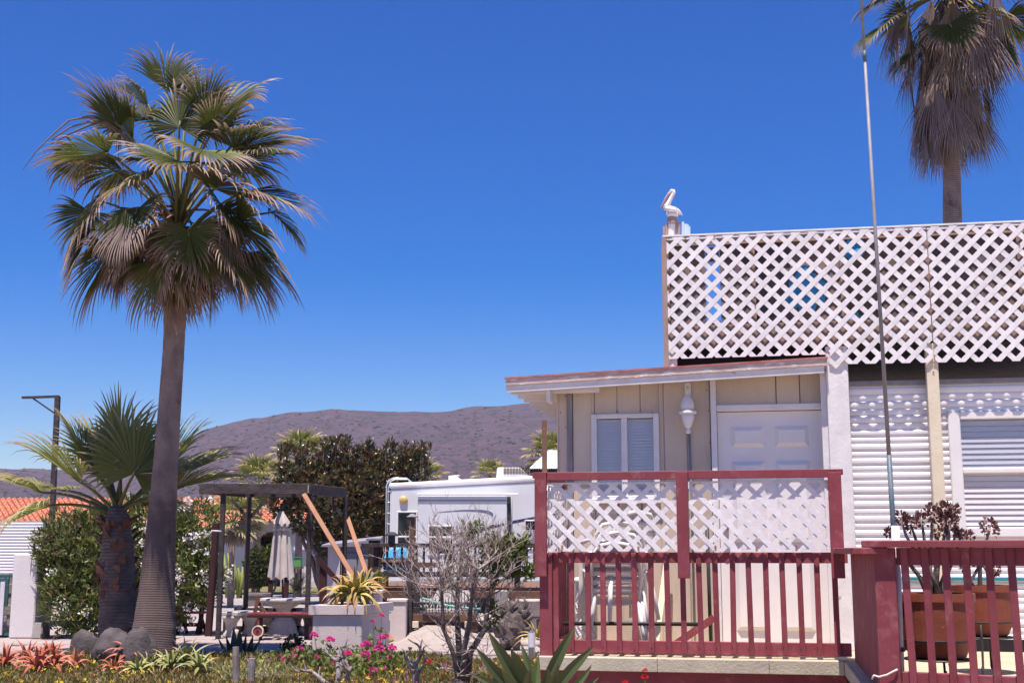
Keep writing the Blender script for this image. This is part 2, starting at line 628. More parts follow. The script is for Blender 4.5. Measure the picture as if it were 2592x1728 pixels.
# leaves
leafmat('fan_leaf', [(.050, .066, .013), (.088, .105, .022), (.058, .075, .015)], tip=(.46, .32, .235), tip2=(.24, .15, .11), rough=.5, transl=.3, rand=.38, spec=.25)
leafmat('fan_leaf_young', [(.20, .22, .06), (.28, .29, .09), (.15, .175, .045)], tip=(.52, .40, .25), tip2=(.38, .26, .15), rough=.5, transl=.3, rand=.25, spec=.25)
leafmat('fan_dead', [(.20, .145, .125), (.13, .092, .082), (.25, .19, .165)], tip=(.30, .23, .20), rough=.8, transl=.1, rand=.25)
leafmat('magnolia_leaf', [(.035, .05, .013), (.06, .075, .02), (.085, .028, .028), (.04, .05, .016), (.14, .12, .035), (.10, .035, .03), (.05, .06, .02), (.28, .15, .03)], rough=.3, transl=.15, spec=.6)
leafmat('oleander_leaf', [(.09, .14, .028), (.17, .22, .05), (.07, .10, .025), (.26, .27, .08), (.12, .17, .04), (.30, .19, .12)], rough=.42, transl=.25, spec=.45)
leafmat('oleander_dry', [(.25, .14, .10), (.16, .10, .07), (.10, .10, .03)], rough=.7, transl=.2)
leafmat('white_flower', [(.80, .77, .76), (.72, .70, .68)], rough=.6, transl=.25)
leafmat('shrub_leaf', [(.10, .145, .03), (.15, .20, .04), (.07, .10, .02), (.24, .22, .05)], rough=.45, transl=.3)
leafmat('bush_leaf', [(.06, .08, .03), (.10, .12, .04), (.15, .15, .08)], rough=.6, transl=.2)
leafmat('cactus_leaf', [(.17, .22, .05), (.24, .27, .07)], rough=.6, transl=.1)
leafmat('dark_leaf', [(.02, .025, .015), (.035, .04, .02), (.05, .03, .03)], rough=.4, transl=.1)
leafmat('ice_plant', [(.12, .15, .03), (.20, .20, .045), (.08, .11, .025), (.28, .19, .06), (.30, .10, .05), (.14, .17, .035), (.36, .28, .15)], rough=.5, transl=.25)
leafmat('yellow_petal', [(.75, .55, .03), (.80, .62, .06)], rough=.6, transl=.2)
leafmat('purple_petal', [(.35, .04, .30), (.45, .08, .35)], rough=.6, transl=.2)
leafmat('pink_petal', [(.75, .045, .30), (.85, .10, .42), (.62, .03, .24), (.80, .20, .48)], rough=.6, transl=.3)
leafmat('red_petal', [(.70, .012, .025), (.80, .03, .05), (.5, .01, .02)], rough=.6, transl=.3)
leafmat('geranium_leaf', [(.11, .15, .03), (.16, .20, .045), (.08, .11, .03)], rough=.6, transl=.3)
leafmat('aloe_red', [(.44, .12, .075), (.38, .125, .065)], tip=(.46, .10, .07), rough=.5, transl=.05, rand=.25)
leafmat('aloe_green', [(.27, .28, .09), (.22, .25, .08)], tip=(.38, .24, .10), rough=.48, transl=.05, rand=.22)
leafmat('aloe_yellow', [(.40, .33, .09), (.34, .28, .07)], tip=(.48, .16, .07), rough=.45, transl=.05, rand=.2)
leafmat('agave_leaf', [(.065, .09, .028), (.08, .105, .034)], tip=(.13, .13, .06), rough=.42, transl=.05, rand=.18, spec=.45)
leafmat('agave_dark', [(.035, .06, .04), (.05, .075, .045)], tip=(.08, .09, .05), rough=.45, transl=.03, rand=.2)
leafmat('aeonium', [(.16, .06, .06), (.24, .11, .09), (.10, .045, .05), (.30, .17, .13)], rough=.6, transl=.1)
leafmat('scrub', [(.035, .030, .028), (.055, .045, .042), (.028, .030, .022), (.075, .055, .055)], rough=1, transl=0)
leafmat('sage_leaf', [(.34, .34, .14), (.27, .29, .11)], rough=.7, transl=.2)
# ================================================================ the setting
def sheet(name, pts, z, m, kind='structure'):
    mb = MB()
    mb.add([(x, y, z) for x, y in pts], [tuple(range(len(pts)))])
    return mb.build(name, m, kind=kind, base=(0, 0, 0))


sheet('ground', [(-3000, -600), (3000, -600), (3000, 3500), (-3000, 3500)], -.02, 'far_ground')
sheet('garden_bed', [(-12, 4), (14, 4), (14, 17.9), (3, 18.9), (.3, 18.9), (-.9, 19.25), (-3.2, 19.55), (-4.9, 19.4), (-5.9, 17.8), (-12, 17.4)], -.002, 'dirt')
def build_mound():
    vs, fs = [], []
    n = 40
    for j in range(n + 1):
        for i in range(n + 1):
            x = -4.75 + 6.0 * (i / n - .5)
            y = 16.6 + 4.4 * (j / n - .5)
            vs.append((x, y, mound(x, y) - .012 + .012 * noise.noise(Vector((x * 3, y * 3, 0)))))
    for j in range(n):
        for i in range(n):
            fs.append((j * (n + 1) + i, j * (n + 1) + i + 1, (j + 1) * (n + 1) + i + 1, (j + 1) * (n + 1) + i))
    finish('mound', np.array(vs), fs, 'dirt', smooth=True, kind='structure', base=(-4.75, 16.6, 0))


build_mound()
sheet('patio', [(-16, 17.2), (-5.2, 17.5), (-3.2, 18.1), (-.5, 18.2), (3, 18.4), (14, 17.7), (14, 31), (-16, 31)], -.008, 'patio')
sheet('driveway', [(-40, 30.5), (40, 30.5), (40, 47), (-40, 47)], -.012, 'pavement')
sheet('lawn', [(-40, 46.5), (40, 46.5), (40, 58), (-40, 58)], .02, 'lawn')

# flagstones of the patio near the bed, cast slabs with open joints
slab_mats = 'patio'
for r in range(4):
    for k in range(-9, 3):
        x0 = k * .95 + (r % 2) * .45 + random.uniform(-.06, .06)
        y0 = 19.65 + r * 1.02
        mb = MB()
        j = [random.uniform(-.05, .05) for _ in range(8)]
        q = [(x0 + .03 + j[0], y0 + .03 + j[1]), (x0 + .92 + j[2], y0 + .03 + j[3]), (x0 + .92 + j[4], y0 + .98 + j[5]), (x0 + .03 + j[6], y0 + .98 + j[7])]
        mb.prism([Vector((a, b, -.006)) for a, b in q], (0, 0, .022 + random.uniform(0, .008)))
        if r == 0 and k == -9:
            first = mb.build('flagstone', 'patio', bevel=.006, parent=bpy.data.objects['patio'])
        else:
            mb.build('flagstone', 'patio', bevel=.006, parent=bpy.data.objects['patio'])

# hills
ridge = [(-900, 1195), (-400, 1190), (0, 1185), (100, 1184), (200, 1192), (330, 1176), (420, 1132), (480, 1106), (534, 1079), (587, 1066), (686, 1048),
         (760, 1040), (829, 1034), (900, 1036), (980, 1039), (1060, 1041), (1123, 1041), (1177, 1031), (1250, 1025), (1324, 1019), (1500, 1010), (1800, 1030),
         (2200, 1060), (2700, 1110), (3400, 1180)]


def ridge_v(u):
    for (u0, v0), (u1, v1) in zip(ridge, ridge[1:]):
        if u0 <= u <= u1:
            return v0 + (v1 - v0) * (u - u0) / (u1 - u0)
    return 1190


def build_hills():
    us = np.linspace(-850, 3350, 340)
    NR = 70
    vs, fs = [], []
    for j in range(NR):
        s_ = j / (NR - 1)
        for u in us:
            yr = 1500 + 160 * noise.noise(Vector((u * .002, 3.3, 0)))
            top = P(u, ridge_v(u), yr).z
            y = 480 + (yr - 480) * s_ / .8 if s_ <= .8 else yr + (s_ - .8) / .2 * 700
            x = (u - 1296) / F * y
            q = min(1, s_ / .8)
            prof = q ** 1.25 * (1 - .12 * sin(pi * q))
            z = top * prof
            gul = noise.fractal(Vector((x * .006, y * .0035, 1.7)), 1.0, 2.1, 5)
            gul2 = noise.fractal(Vector((x * .03, y * .02, 5.1)), .9, 2.1, 4)
            k = q * (1 - q ** 7)
            rdg = noise.ridged_multi_fractal(Vector((x * .007 + y * .002, y * .0016, 2.2)), .9, 2.0, 5, 1.0, 2.0)
            z += (gul * 22 + gul2 * 8 + (rdg - 1.2) * 17) * k + gul2 * 2.0 * q ** 6
            if s_ > .8:
                z = top * (1 - .4 * (s_ - .8) / .2)
            if j == 0:
                z = -3
            vs.append((x, y, z))
    n = len(us)
    for j in range(NR - 1):
        for i in range(n - 1):
            fs.append((j * n + i, j * n + i + 1, (j + 1) * n + i + 1, (j + 1) * n + i))
    finish('hills', np.array(vs), fs, 'hill', smooth=True, kind='structure', base=(0, 1400, 0))
    # low scrub standing on the slopes
    g = np.array(vs).reshape(NR, n, 3)
    m = 15000
    jj = RNG.integers(6, int(NR * .8) - 1, m)
    ii = RNG.integers(40, n - 41, m)
    fu, fv = RNG.uniform(0, 1, (m, 1)), RNG.uniform(0, 1, (m, 1))
    c = (g[jj, ii] * (1 - fu) + g[jj, ii + 1] * fu) * (1 - fv) + (g[jj + 1, ii] * (1 - fu) + g[jj + 1, ii + 1] * fu) * fv
    den = np.array([noise.noise(Vector((p[0] * .012, p[1] * .008, 7))) for p in c])
    c = c[RNG.uniform(-.35, .45, m) < den]
    m = len(c)
    r = RNG.uniform(.7, 2.6, (m, 1, 1)) * np.ones((m, 1, 3))
    oct_ = np.array([(1, 0, 0), (0, 1, 0), (-1, 0, 0), (0, -1, 0), (0, 0, .75), (0, 0, -.5)], float)[None] * RNG.uniform(.7, 1.3, (m, 6, 1))
    V = (c[:, None, :] + oct_ * r).reshape(-1, 3)
    tri = np.array([(0, 1, 4), (1, 2, 4), (2, 3, 4), (3, 0, 4), (1, 0, 5), (2, 1, 5), (3, 2, 5), (0, 3, 5)])
    Fc = (np.arange(m)[:, None, None] * 6 + tri[None]).reshape(-1, 3)
    finish('hill_scrub', V, Fc, 'scrub', kind='stuff', label='dark low scrub scattered over the distant hills', cat='scrub', base=(0, 1400, 0))


build_hills()


# ---------------------------------------------------------------- houses with barrel tile roofs
def tile_roof(name, parent, x0, x1, ye, ze, yr, zr, pitch=.24, course=.42):
    """rows of barrel tiles from the eave (ye, ze) up to the ridge (yr, zr)"""
    L_ = sqrt((yr - ye) ** 2 + (zr - ze) ** 2)
    nrow = int(L_ / course)
    ncol = int((x1 - x0) / pitch)
    vs, fs = [], []
    prof = [(0, 0), (.12, .05), (.25, .085), (.38, .05), (.5, 0), (.75, -.03)]
    up = Vector((0, -(zr - ze), yr - ye)).normalized()
    d = Vector((0, yr - ye, zr - ze)) / L_
    for r in range(nrow):
        base = len(vs)
        for end in (0, 1):
            s_ = (r + end) * L_ / nrow
            for c in range(ncol + 1):
                for (fx, fz) in prof:
                    x = x0 + (c + fx) * pitch
                    p = Vector((x, ye, ze)) + d * s_ + up * (fz + (.035 if end == 0 else 0))
                    vs.append(tuple(p))
        m = (ncol + 1) * len(prof)
        for i in range(m - 1):
            fs.append((base + i, base + i + 1, base + m + i + 1, base + m + i))
    return finish(name, np.array(vs), fs, 'terracotta_roof', parent)


def small_window(parent, x0, x1, y, z0, z1, arch=False):
    w = MB()
    pts = [Vector((x0, y, z0)), Vector((x1, y, z0))]
    if arch:
        r = (x1 - x0) / 2
        for k in range(0, 9):
            q = pi * k / 8
            pts.append(Vector(((x0 + x1) / 2 + r * cos(q), y, z1 - r * .55 + r * .55 * sin(q))))
    else:
        pts += [Vector((x1, y, z1)), Vector((x0, y, z1))]
    w.prism(pts, (0, .05, 0))
    o = w.build('window', 'dark_glass', parent)
    if not arch:
        f = MB()
        f.wb(x0 - .06, x0, y - .03, y + .04, z0 - .06, z1 + .06)
        f.wb(x1, x1 + .06, y - .03, y + .04, z0 - .06, z1 + .06)
        f.wb(x0, x1, y - .03, y + .04, z1, z1 + .06)
        f.wb(x0, x1, y - .03, y + .04, z0 - .06, z0)
        f.wb((x0 + x1) / 2 - .02, (x0 + x1) / 2 + .02, y - .025, y + .03, z0, z1)
        f.build('frame', 'brown_wood', o)
    return o


# the white house behind the pergola
D = 55
t = thing('white_house', 'white stucco house with orange tile roof and shaded arch behind the closed umbrella', 'house', (P(690, 1380, D).x, D, 0))
xl, xr = P(490, 1320, D).x, P(905, 1320, D).x
ze, zr = P(690, 1318, D).z, P(690, 1252, D + 4).z
ax0, ax1 = P(652, 1400, D).x, P(712, 1400, D).x
zt = P(680, 1345, D).z
mb = MB()
mb.wb(xl + .4, ax0, D, D + .35, 0, ze)
mb.wb(ax1, xr - .4, D, D + .35, 0, ze)
arc = [Vector((ax0, D, ze)), Vector((ax0, D, zt - .45))]
for k in range(0, 11):
    q = pi - pi * k / 10
    arc.append(Vector(((ax0 + ax1) / 2 + (ax1 - ax0) / 2 * cos(q), D, zt - .45 + .45 * sin(q))))
arc += [Vector((ax1, D, ze))]
mb.prism(arc, (0, .35, 0))
mb.wb(xl + .4, xr - .4, D + 6, D + 6.3, 0, ze)
mb.wb(xl + .4, xl + .7, D + .36, D + 5.99, 0, ze)
mb.wb(xr - .7, xr - .4, D + .36, D + 5.99, 0, ze)
mb.build('wall', 'house_white', t)
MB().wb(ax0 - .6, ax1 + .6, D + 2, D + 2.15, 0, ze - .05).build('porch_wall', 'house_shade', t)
tile_roof('roof', t, xl, xr, D - .5, ze - .03, D + 4, zr)
tile_roof('roof', t, xl, xr, D + 8.3, ze - .03, D + 4.001, zr - .002)
small_window(t, P(700, 1400, D + 2).x - .5, P(700, 1400, D + 2).x + .1, D + 1.9, .9, 2.0)
small_window(t, P(660, 1400, D + 2).x - .3, P(660, 1400, D + 2).x + .4, D + 1.9, .1, 2.1)

# the long low house on the left
D = 50
t = thing('long_house', 'long low house with salmon tile roof behind the oleander hedge on the left', 'house', (P(250, 1380, D).x, D, 0))
xl, xr = P(-180, 1320, D).x, P(600, 1320, D).x
ze, zr = P(300, 1335, D).z, P(300, 1262, D + 3.5).z
mb = MB()
mb.wb(xl + .4, xr - .4, D, D + .3, 0, ze)
mb.wb(xl + .4, xr - .4, D + 6.7, D + 7, 0, ze)
mb.wb(xl + .4, xl + .7, D + .31, D + 6.69, 0, ze)
mb.wb(xr - .7, xr - .4, D + .31, D + 6.69, 0, ze)
mb.build('wall', 'house_white', t)
tile_roof('roof', t, xl, xr, D - .5, ze - .03, D + 3.5, zr)
tile_roof('roof', t, xl, xr, D + 7.5, ze - .03, D + 3.501, zr - .002)
small_window(t, -14.6, -13.6, D - .03, .9, 2.0)
small_window(t, -18.2, -17.2, D - .03, .9, 2.0)

# hut with a corrugated white roof, behind the cottage corner
D = 40
t = thing('beach_hut', 'small dark hut with white corrugated roof right of the motorhome', 'hut', (P(1410, 1300, D).x, D, 0))
c0 = P(1338, 1186, D)
c1 = P(1480, 1186, D)
apex = P(1409, 1140, D + 1)
mb = MB()
n = 46
for k in range(n):
    f0, f1 = k / n, (k + 1) / n
    for (ya, yb) in ((D, D + 1.2),):
        h0 = .035 if k % 2 else 0
        h1 = 0 if k % 2 else .035
        pk0 = min(1, max(0, .5 + (f0 - .5) * .25))
        pk1 = min(1, max(0, .5 + (f1 - .5) * .25))
        A = c0.lerp(c1, f0) + Z * h0
        B = c0.lerp(c1, f1) + Z * h1
        Cc = Vector((c0.x + (c1.x - c0.x) * pk1, D + 1, apex.z + h1))
        Dd = Vector((c0.x + (c1.x - c0.x) * pk0, D + 1, apex.z + h0))
        mb.add([A, B, Cc, Dd], [(0, 1, 2, 3)])
mb.build('roof', 'canopy_white', t)
mb = MB()
mb.wb(c0.x + .12, c1.x - .12, D + .25, D + 2.0, 0, c0.z - .12)
mb.build('wall', 'dark_wood', t)
MB().wb(c0.x + .05, c1.x - .05, D + .05, D + .22, c0.z - .11, c0.z - .012).build('eave_beam', 'dark_wood', t)
# ================================================================ plants: palms
def frond(parent, A, Hb, f, R, phim=2.0, nseg=38, droop=1.0, cup=.22, split=.52, age=0.0, m='fan_leaf', pm='petiole', pr=.022,
          wind=(.10, 0, 0), rz=None, rag=0):
    A, Hb, f = Vector(A), Vector(Hb), Vector(f).normalized()
    o = Vector((Hb.x - A.x, Hb.y - A.y, 0))
    if o.length < .05:
        o = Vector((f.x, f.y, 0)) + Vector((.01, -.02, 0))
    o.normalize()
    s0 = o.cross(Z)
    n = s0.cross(f)
    if n.length < .05:
        n = Z.cross(f)
    n.normalize()
    s_ = f.cross(n).normalized()
    if rz:
        q = Matrix.Rotation(rz, 3, f)
        n = q @ n
        s_ = q @ s_
    mb = MB()
    T = [.03, .22, split, split + (1 - split) * .25, split + (1 - split) * .5, split + (1 - split) * .75, 1.0]
    dphi = 2 * phim / (nseg - 1)
    G_ = Vector((wind[0], wind[1], -1))
    for i in range(nseg):
        if rag and random.random() < rag:
            continue
        ph = -phim + dphi * i + random.uniform(-.2, .2) * dphi
        L_ = R * (.70 + .30 * cos(ph / 1.25)) * random.uniform(.93 - rag * 2, 1.07 + rag)
        d = (f * cos(ph) + s_ * sin(ph) + n * (cup * abs(sin(ph)) - .03)).normalized()
        w = (s_ * cos(ph) - f * sin(ph)).normalized()
        p = Hb + d * (T[0] * L_)
        gd = droop * random.uniform(.6, 1.5)
        vs, tt = [], []
        dry = random.uniform(-.12, .25) + age
        for k, tk in enumerate(T):
            if k:
                dt = tk - T[k - 1]
                free = max(0, (tk - split) / (1 - split))
                d = (d + G_ * (gd * (.08 + 3.2 * free) * dt)).normalized()
                p = p + d * (dt * L_)
            if tk <= split:
                hw = .56 * dphi * L_ * max(tk, .05)
            else:
                hw = .56 * dphi * L_ * split * (1 - (tk - split) / (1 - split)) ** .75
            nn = w.cross(d)
            if nn.length > 1e-4:
                nn.normalize()
            vs += [p - w * hw, p + nn * (hw * .55), p + w * hw]
            c = min(1, max(0, (tk - .68) / .24 + dry * (1.2 if tk > .3 else .5)))
            tt += [c, c, c]
        fs = []
        for k in range(len(T) - 1):
            a = 3 * k
            fs += [(a, a + 1, a + 4, a + 3), (a + 1, a + 2, a + 5, a + 4)]
        mb.add(vs, fs, tt)
    fo = mb.build('frond', m, parent, attr=True)
    ln = (Hb - A).length
    ctrl = A.lerp(Hb, .5) + Z * (.16 * ln)
    pts = []
    for k in range(7):
        q = k / 6
        pts.append(A * (1 - q) ** 2 + ctrl * (2 * q * (1 - q)) + Hb * q * q)
    pts.append(Hb + f * (R * .12))
    rad = [pr * (1.5 - .9 * k / 7) for k in range(8)]
    pb = MB().tube(pts, rad, 5)
    pb.build('petiole', pm, fo, smooth=True)
    return fo


def trunk_mesh(parent, pts, rad, m, n=20, ring=.0035, step=.05, name='trunk', lump=0.0, seed=0):
    """tapered trunk with leaf-scar rings"""
    dens, rr = [], []
    for (p0, r0), (p1, r1) in zip(zip(pts, rad), zip(pts[1:], rad[1:])):
        k = max(2, int((Vector(p1) - Vector(p0)).length / step))
        for i in range(k):
            q = i / k
            dens.append(Vector(p0).lerp(Vector(p1), q))
            rr.append(r0 + (r1 - r0) * q)
    dens.append(Vector(pts[-1]))
    rr.append(rad[-1])
    rr = [r * (1 + (ring / max(r, .01)) * ((i % 2) - .5) * random.uniform(.3, 1.2) + lump * noise.noise(Vector((i * .3, seed, 0)))) for i, r in enumerate(rr)]
    mb = MB().tube(dens, rr, n)
    return mb.build(name, m, parent, smooth=True)


# ---- the tall fan palm on the left
D = 18.6
tx = lambda v: 385 + (441 - 385) * min(1, (1665 - v) / 800) if v > 860 else 441 + (860 - v) * .03
base = GM(384, 1672)
DT = base.y
t = thing('tall_fan_palm', 'tall fan palm with shaggy green crown and bare grey trunk', 'palm tree', base)
tp, tr = [], []
for v, w in ((1690, 150), (1655, 122), (1600, 106), (1500, 88), (1400, 78), (1300, 69), (1200, 63), (1100, 58), (1000, 56), (900, 54), (840, 54), (760, 60), (700, 50), (560, 36)):
    tp.append(P(tx(v) + (0 if v < 1600 else -8 * (v - 1600) / 90), v, DT))
    tr.append(px(w / 2, DT))
trunk_mesh(t, tp, tr, 'palm_trunk_dark_foot', n=24, step=.035, lump=.025, seed=3)
CR = .542                     # crown measured in a picture detail at this scale
FR = [(745, 505, 740, 225, -.55, 60, 2.1, 0), (685, 330, 655, 50, .5, 40, 1.0, 0), (930, 430, 1140, 195, .5, 80, 1.8, .0),
      (1000, 600, 1390, 540, .1, -60, 1.9, .08), (1000, 650, 1290, 720, .6, 90, 1.8, .1), (1060, 800, 1450, 900, -.2, 0, 1.3, .12),
      (900, 790, 1230, 860, -.5, -150, 1.8, .3), (530, 560, 255, 250, -.1, -40, 1.4, .22), (410, 625, 90, 670, -.3, -80, 1.9, .25),
      (480, 700, 230, 790, .4, 110, 1.8, .2), (740, 660, 690, 760, -.9, -300, 2.0, .25), (860, 610, 970, 740, -.8, -240, 1.9, .3),
      (550, 885, 535, 1110, -.9, -160, 2.0, .25), (790, 985, 810, 1210, -.8, -60, 2.1, .0), (1020, 950, 1330, 1290, -.3, -50, 1.6, .18),
      (1180, 900, 1370, 1080, .3, 50, 1.7, .08), (980, 1080, 1180, 1380, -.4, -60, 1.6, .18), (390, 850, 165, 1160, -.1, 0, 1.7, .25),
      (430, 1070, 265, 1420, -.2, -40, 1.5, .35), (640, 1130, 610, 1440, -.5, -40, 1.6, .45), (735, 1160, 715, 1460, -.25, 0, 1.0, .8),
      (570, 990, 400, 1240, .5, 60, 1.7, .25), (600, 470, 470, 300, .6, 90, 1.8, .1), (900, 930, 1090, 1180, .6, 60, 1.7, .2),
      (330, 900, 170, 1050, .5, 80, 1.7, .2), (780, 380, 800, 150, .7, 60, 1.5, .05), (870, 720, 1150, 640, .8, 160, 1.8, .1),
      (640, 660, 420, 560, .8, 160, 1.8, .1), (700, 1020, 640, 1260, .6, 60, 1.8, .3), (830, 1050, 900, 1300, .5, 60, 1.7, .3),
      (600, 740, 420, 870, -.7, -200, 1.8, .35), (940, 860, 1060, 1050, -.7, -150, 1.8, .25),
      (470, 500, 270, 320, -.3, -40, 1.7, .2), (1050, 540, 1300, 430, .2, 20, 1.7, .1), (900, 520, 1080, 330, -.3, -20, 1.8, .1),
      (1120, 640, 1340, 610, -.3, -40, 1.8, .15), (860, 440, 960, 210, -.2, 40, 1.7, .05), (600, 400, 420, 260, .1, 20, 1.6, .1),
      (300, 640, 110, 760, .2, 40, 1.7, .3),
      (860, 1060, 930, 1300, -.6, -60, 1.7, .2), (330, 980, 200, 1300, -.1, -20, 1.6, .4), (1060, 1090, 1230, 1360, .1, 20, 1.6, .25),
      (520, 1080, 420, 1340, .1, 0, 1.6, .4), (760, 1100, 780, 1330, -.5, -20, 1.5, .5)]
for (hx, hy, ex, ey, dz, dd, phm, age) in FR:
    hv = 50 + hy * CR
    Hb = P(50 + hx * CR, hv, DT + dz)
    av = min(720, max(540, 400 + .45 * hv))
    A = P(tx(av), av, DT) + Vector((random.uniform(-.04, .04), random.uniform(-.06, .0), 0))
    f = Vector((ex - hx, dd, -(ey - hy)))
    R = f.length * px(CR, DT)
    frond(t, A, Hb, f, R * 1.06, phm * 1.0, nseg=42, droop=random.choice((.6, .9, 1.2, 1.9)) * random.uniform(.8, 1.2), age=age + random.choice((0, 0, .1, .25)), pr=.022, split=random.uniform(.48, .62), rag=.05, rz=random.uniform(-.45, .45),
          pm='petiole' if age < .35 else 'petiole_old')
for k in range(40):            # dead leaves folded down round the top of the trunk and under the crown
    q = random.uniform(0, 2 * pi)
    v0 = random.uniform(520, 660)
    A = P(tx(v0), v0, DT)
    rr = random.uniform(.15, 1.35)
    Hb = P(tx(v0), v0 + random.uniform(10, 60), DT) + Vector((cos(q), sin(q), 0)) * rr
    frond(t, A, Hb, (cos(q) * random.uniform(-.1, .6), sin(q) * random.uniform(-.1, .6), -1), random.uniform(.6, .95), random.uniform(.5, 1.1), nseg=22, droop=.8, age=random.uniform(.3, .9),
          m=random.choice(('fan_leaf', 'fan_dead')), pm='petiole_old', pr=.016, split=random.uniform(.35, .5))
for (y0, k) in ((600, 0), (585, 22), (640, 40)):     # bare arching flower stalks on the left
    pts = [(520, y0 - 20), (470, 560 - k), (400, 500 - k * .6), (320, 455 + k), (230, 470 + k * 1.6), (150, 540 + k), (80, 610 + k * .5), (15, 700 - k)]
    pts = pts if k == 0 else pts[:6]
    MB().tube([P(50 + x * CR, 50 + y * CR, DT - .2) for x, y in pts], [.022, .02, .018, .016, .013, .011, .008, .004][:len(pts)], 6).build('flower_stalk', 'petiole_old', t, smooth=True)
for k in range(26):            # stubs of cut leaf bases below the crown
    q = random.uniform(0, 2 * pi)
    v = random.uniform(690, 790)
    c = P(tx(v), v, DT)
    dr = Vector((cos(q), sin(q), 0))
    MB().beam(c + dr * px(22, DT), c + dr * px(36, DT) + Z * .10, .09, .025, up=dr).build('leaf_base', 'palm_boot', t)

# ---- the young fan palm beside it
SC = .2764
base = G(300, 1668)
DS = base.y + .5
base = Vector((P(300, 1500, DS).x, DS, 0))
t = thing('young_fan_palm', 'short young fan palm with shaggy brown trunk left of the tall palm', 'palm tree', base)
tp, tr = [], []
for v, w in ((1690, 66), (1640, 82), (1600, 94), (1550, 92), (1500, 90), (1450, 86), (1400, 82), (1350, 74), (1310, 60), (1280, 40)):
    tp.append(P(300 - (1690 - v) * .01, v, DS))
    tr.append(px(w / 2, DS))
trunk_mesh(t, tp, tr, 'palm_trunk_dark', n=22, step=.05, ring=.02, lump=.06)
random.seed(31)
for k in range(70):            # old leaf bases: ruddy spiky ones at the top, torn grey-brown pieces lower down
    q = random.uniform(0, 2 * pi)
    v = random.choice((random.uniform(1298, 1372), random.uniform(1298, 1372), random.uniform(1372, 1500)))
    w = 28 + min(14, (v - 1298) / 8)
    dr = Vector((cos(q), sin(q), 0))
    sd = Vector((-sin(q), cos(q), 0)) * random.choice((-1, 1))
    c = P(298, v, DS)
    hi_ = v < 1372
    a = c + dr * px(w + 1, DS) - Z * random.uniform(.03, .08)
    b_ = c + dr * (px(w + 5, DS) + (random.uniform(.08, .16) if hi_ else .02)) + Z * random.uniform(.03, .12) + sd * (random.uniform(0, .06) if hi_ else random.uniform(.05, .14))
    wd = random.uniform(.05, .10) if hi_ else random.uniform(.07, .16)
    d_ = (b_ - a)
    s_ = d_.cross(dr).normalized() * (wd / 2)
    n_ = dr * .012
    m_ = a.lerp(b_, .55)
    mb = MB()
    mb.add([a - s_, a + s_, m_ + s_ * .8 + n_, b_ + n_ * .5, m_ - s_ * .8 + n_, a - s_ - n_, a + s_ - n_, m_ + s_ * .8 - n_, m_ - s_ * .8 - n_],
           [(0, 1, 2, 4), (4, 2, 3), (1, 6, 7, 2), (2, 7, 3), (0, 4, 8, 5), (4, 3, 8), (5, 8, 7, 6), (8, 3, 7)])
    mb.build('leaf_base', 'palm_boot', t)
FS = [(1095, 640, 1085, 110, .1, 60, 1.5, 0), (1230, 900, 1330, 330, -.3, 60, 2.0, 0), (730, 975, 170, 560, -.3, -60, 1.5, .12),
      (780, 740, 520, 290, .1, 40, 1.3, .05), (380, 1070, -160, 880, -.1, -60, 1.3, .3), (450, 1190, 10, 1390, -.4, -160, 1.5, .35),
      (1560, 960, 2230, 610, .3, 40, 1.2, .1), (1600, 1040, 2260, 860, -.1, -40, 1.3, .05), (1480, 900, 1810, 340, .5, 60, 1.2, .05),
      (950, 820, 730, 330, .5, 80, 1.6, 0), (1000, 900, 850, 600, .5, 120, 1.6, .05), (900, 930, 800, 560, -.2, 40, 1.5, .0),
      (1150, 780, 1250, 300, .5, 100, 1.6, 0), (1420, 1130, 1750, 1240, -.2, -100, 1.4, .3), (560, 1050, 300, 1000, .4, 160, 1.6, .2)]
for (hx, hy, ex, ey, dz, dd, phm, age) in FS:
    Hb = P(hx * SC, 950 + hy * SC, DS + dz)
    A = P(298 + random.uniform(-8, 8), 1305, DS) + Vector((0, random.uniform(-.06, .06), 0))
    f = Vector((ex - hx, dd, -(ey - hy)))
    frond(t, A, Hb, f, f.length * px(SC, DS) * 1.1, phm * 1.08, nseg=38, droop=random.uniform(.35, .7) + age, age=age * .7, m='fan_leaf_young', pr=.024, split=.52, cup=.3, rag=.02)

# ---- the palm behind the cottage, with a skirt of dead leaves
SR = .3828
DR = 20.0
base = Vector((P(2412, 700, DR).x, DR, 0))
t = thing('skirted_fan_palm', 'fan palm with hanging skirt of dead grey leaves behind the cottage roof', 'palm tree', base)
tp, tr = [], []
for v, w in ((1700, 74), (1300, 60), (900, 54), (560, 48), (420, 44), (340, 42), (200, 50), (60, 44), (-60, 30)):
    tp.append(P(2410 + (v - 500) * .012, v, DR))
    tr.append(px(w / 2, DR))
trunk_mesh(t, tp, tr, 'palm_trunk', n=20, step=.05)
for k in range(120):            # skirt
    q = random.uniform(0, 2 * pi)
    lvl = random.random()
    v0 = -40 + 330 * lvl
    A = P(2408, v0 - 20, DR) + Vector((cos(q), sin(q), 0)) * .1
    rr = random.uniform(.25, 1.0) * (1.0 - .5 * lvl)
    Hb = P(2408, v0 + random.uniform(20, 60), DR) + Vector((cos(q), sin(q), 0)) * rr
    f = Vector((cos(q) * random.uniform(-.15, .28), sin(q) * random.uniform(-.15, .28), -1))
    frond(t, A, Hb, f, random.uniform(.9, 1.35) * (1 - .12 * lvl), random.uniform(.35, .65), nseg=18, droop=.5, cup=.3, age=.3, m='fan_dead', pm='petiole_old', pr=.014, split=.35)
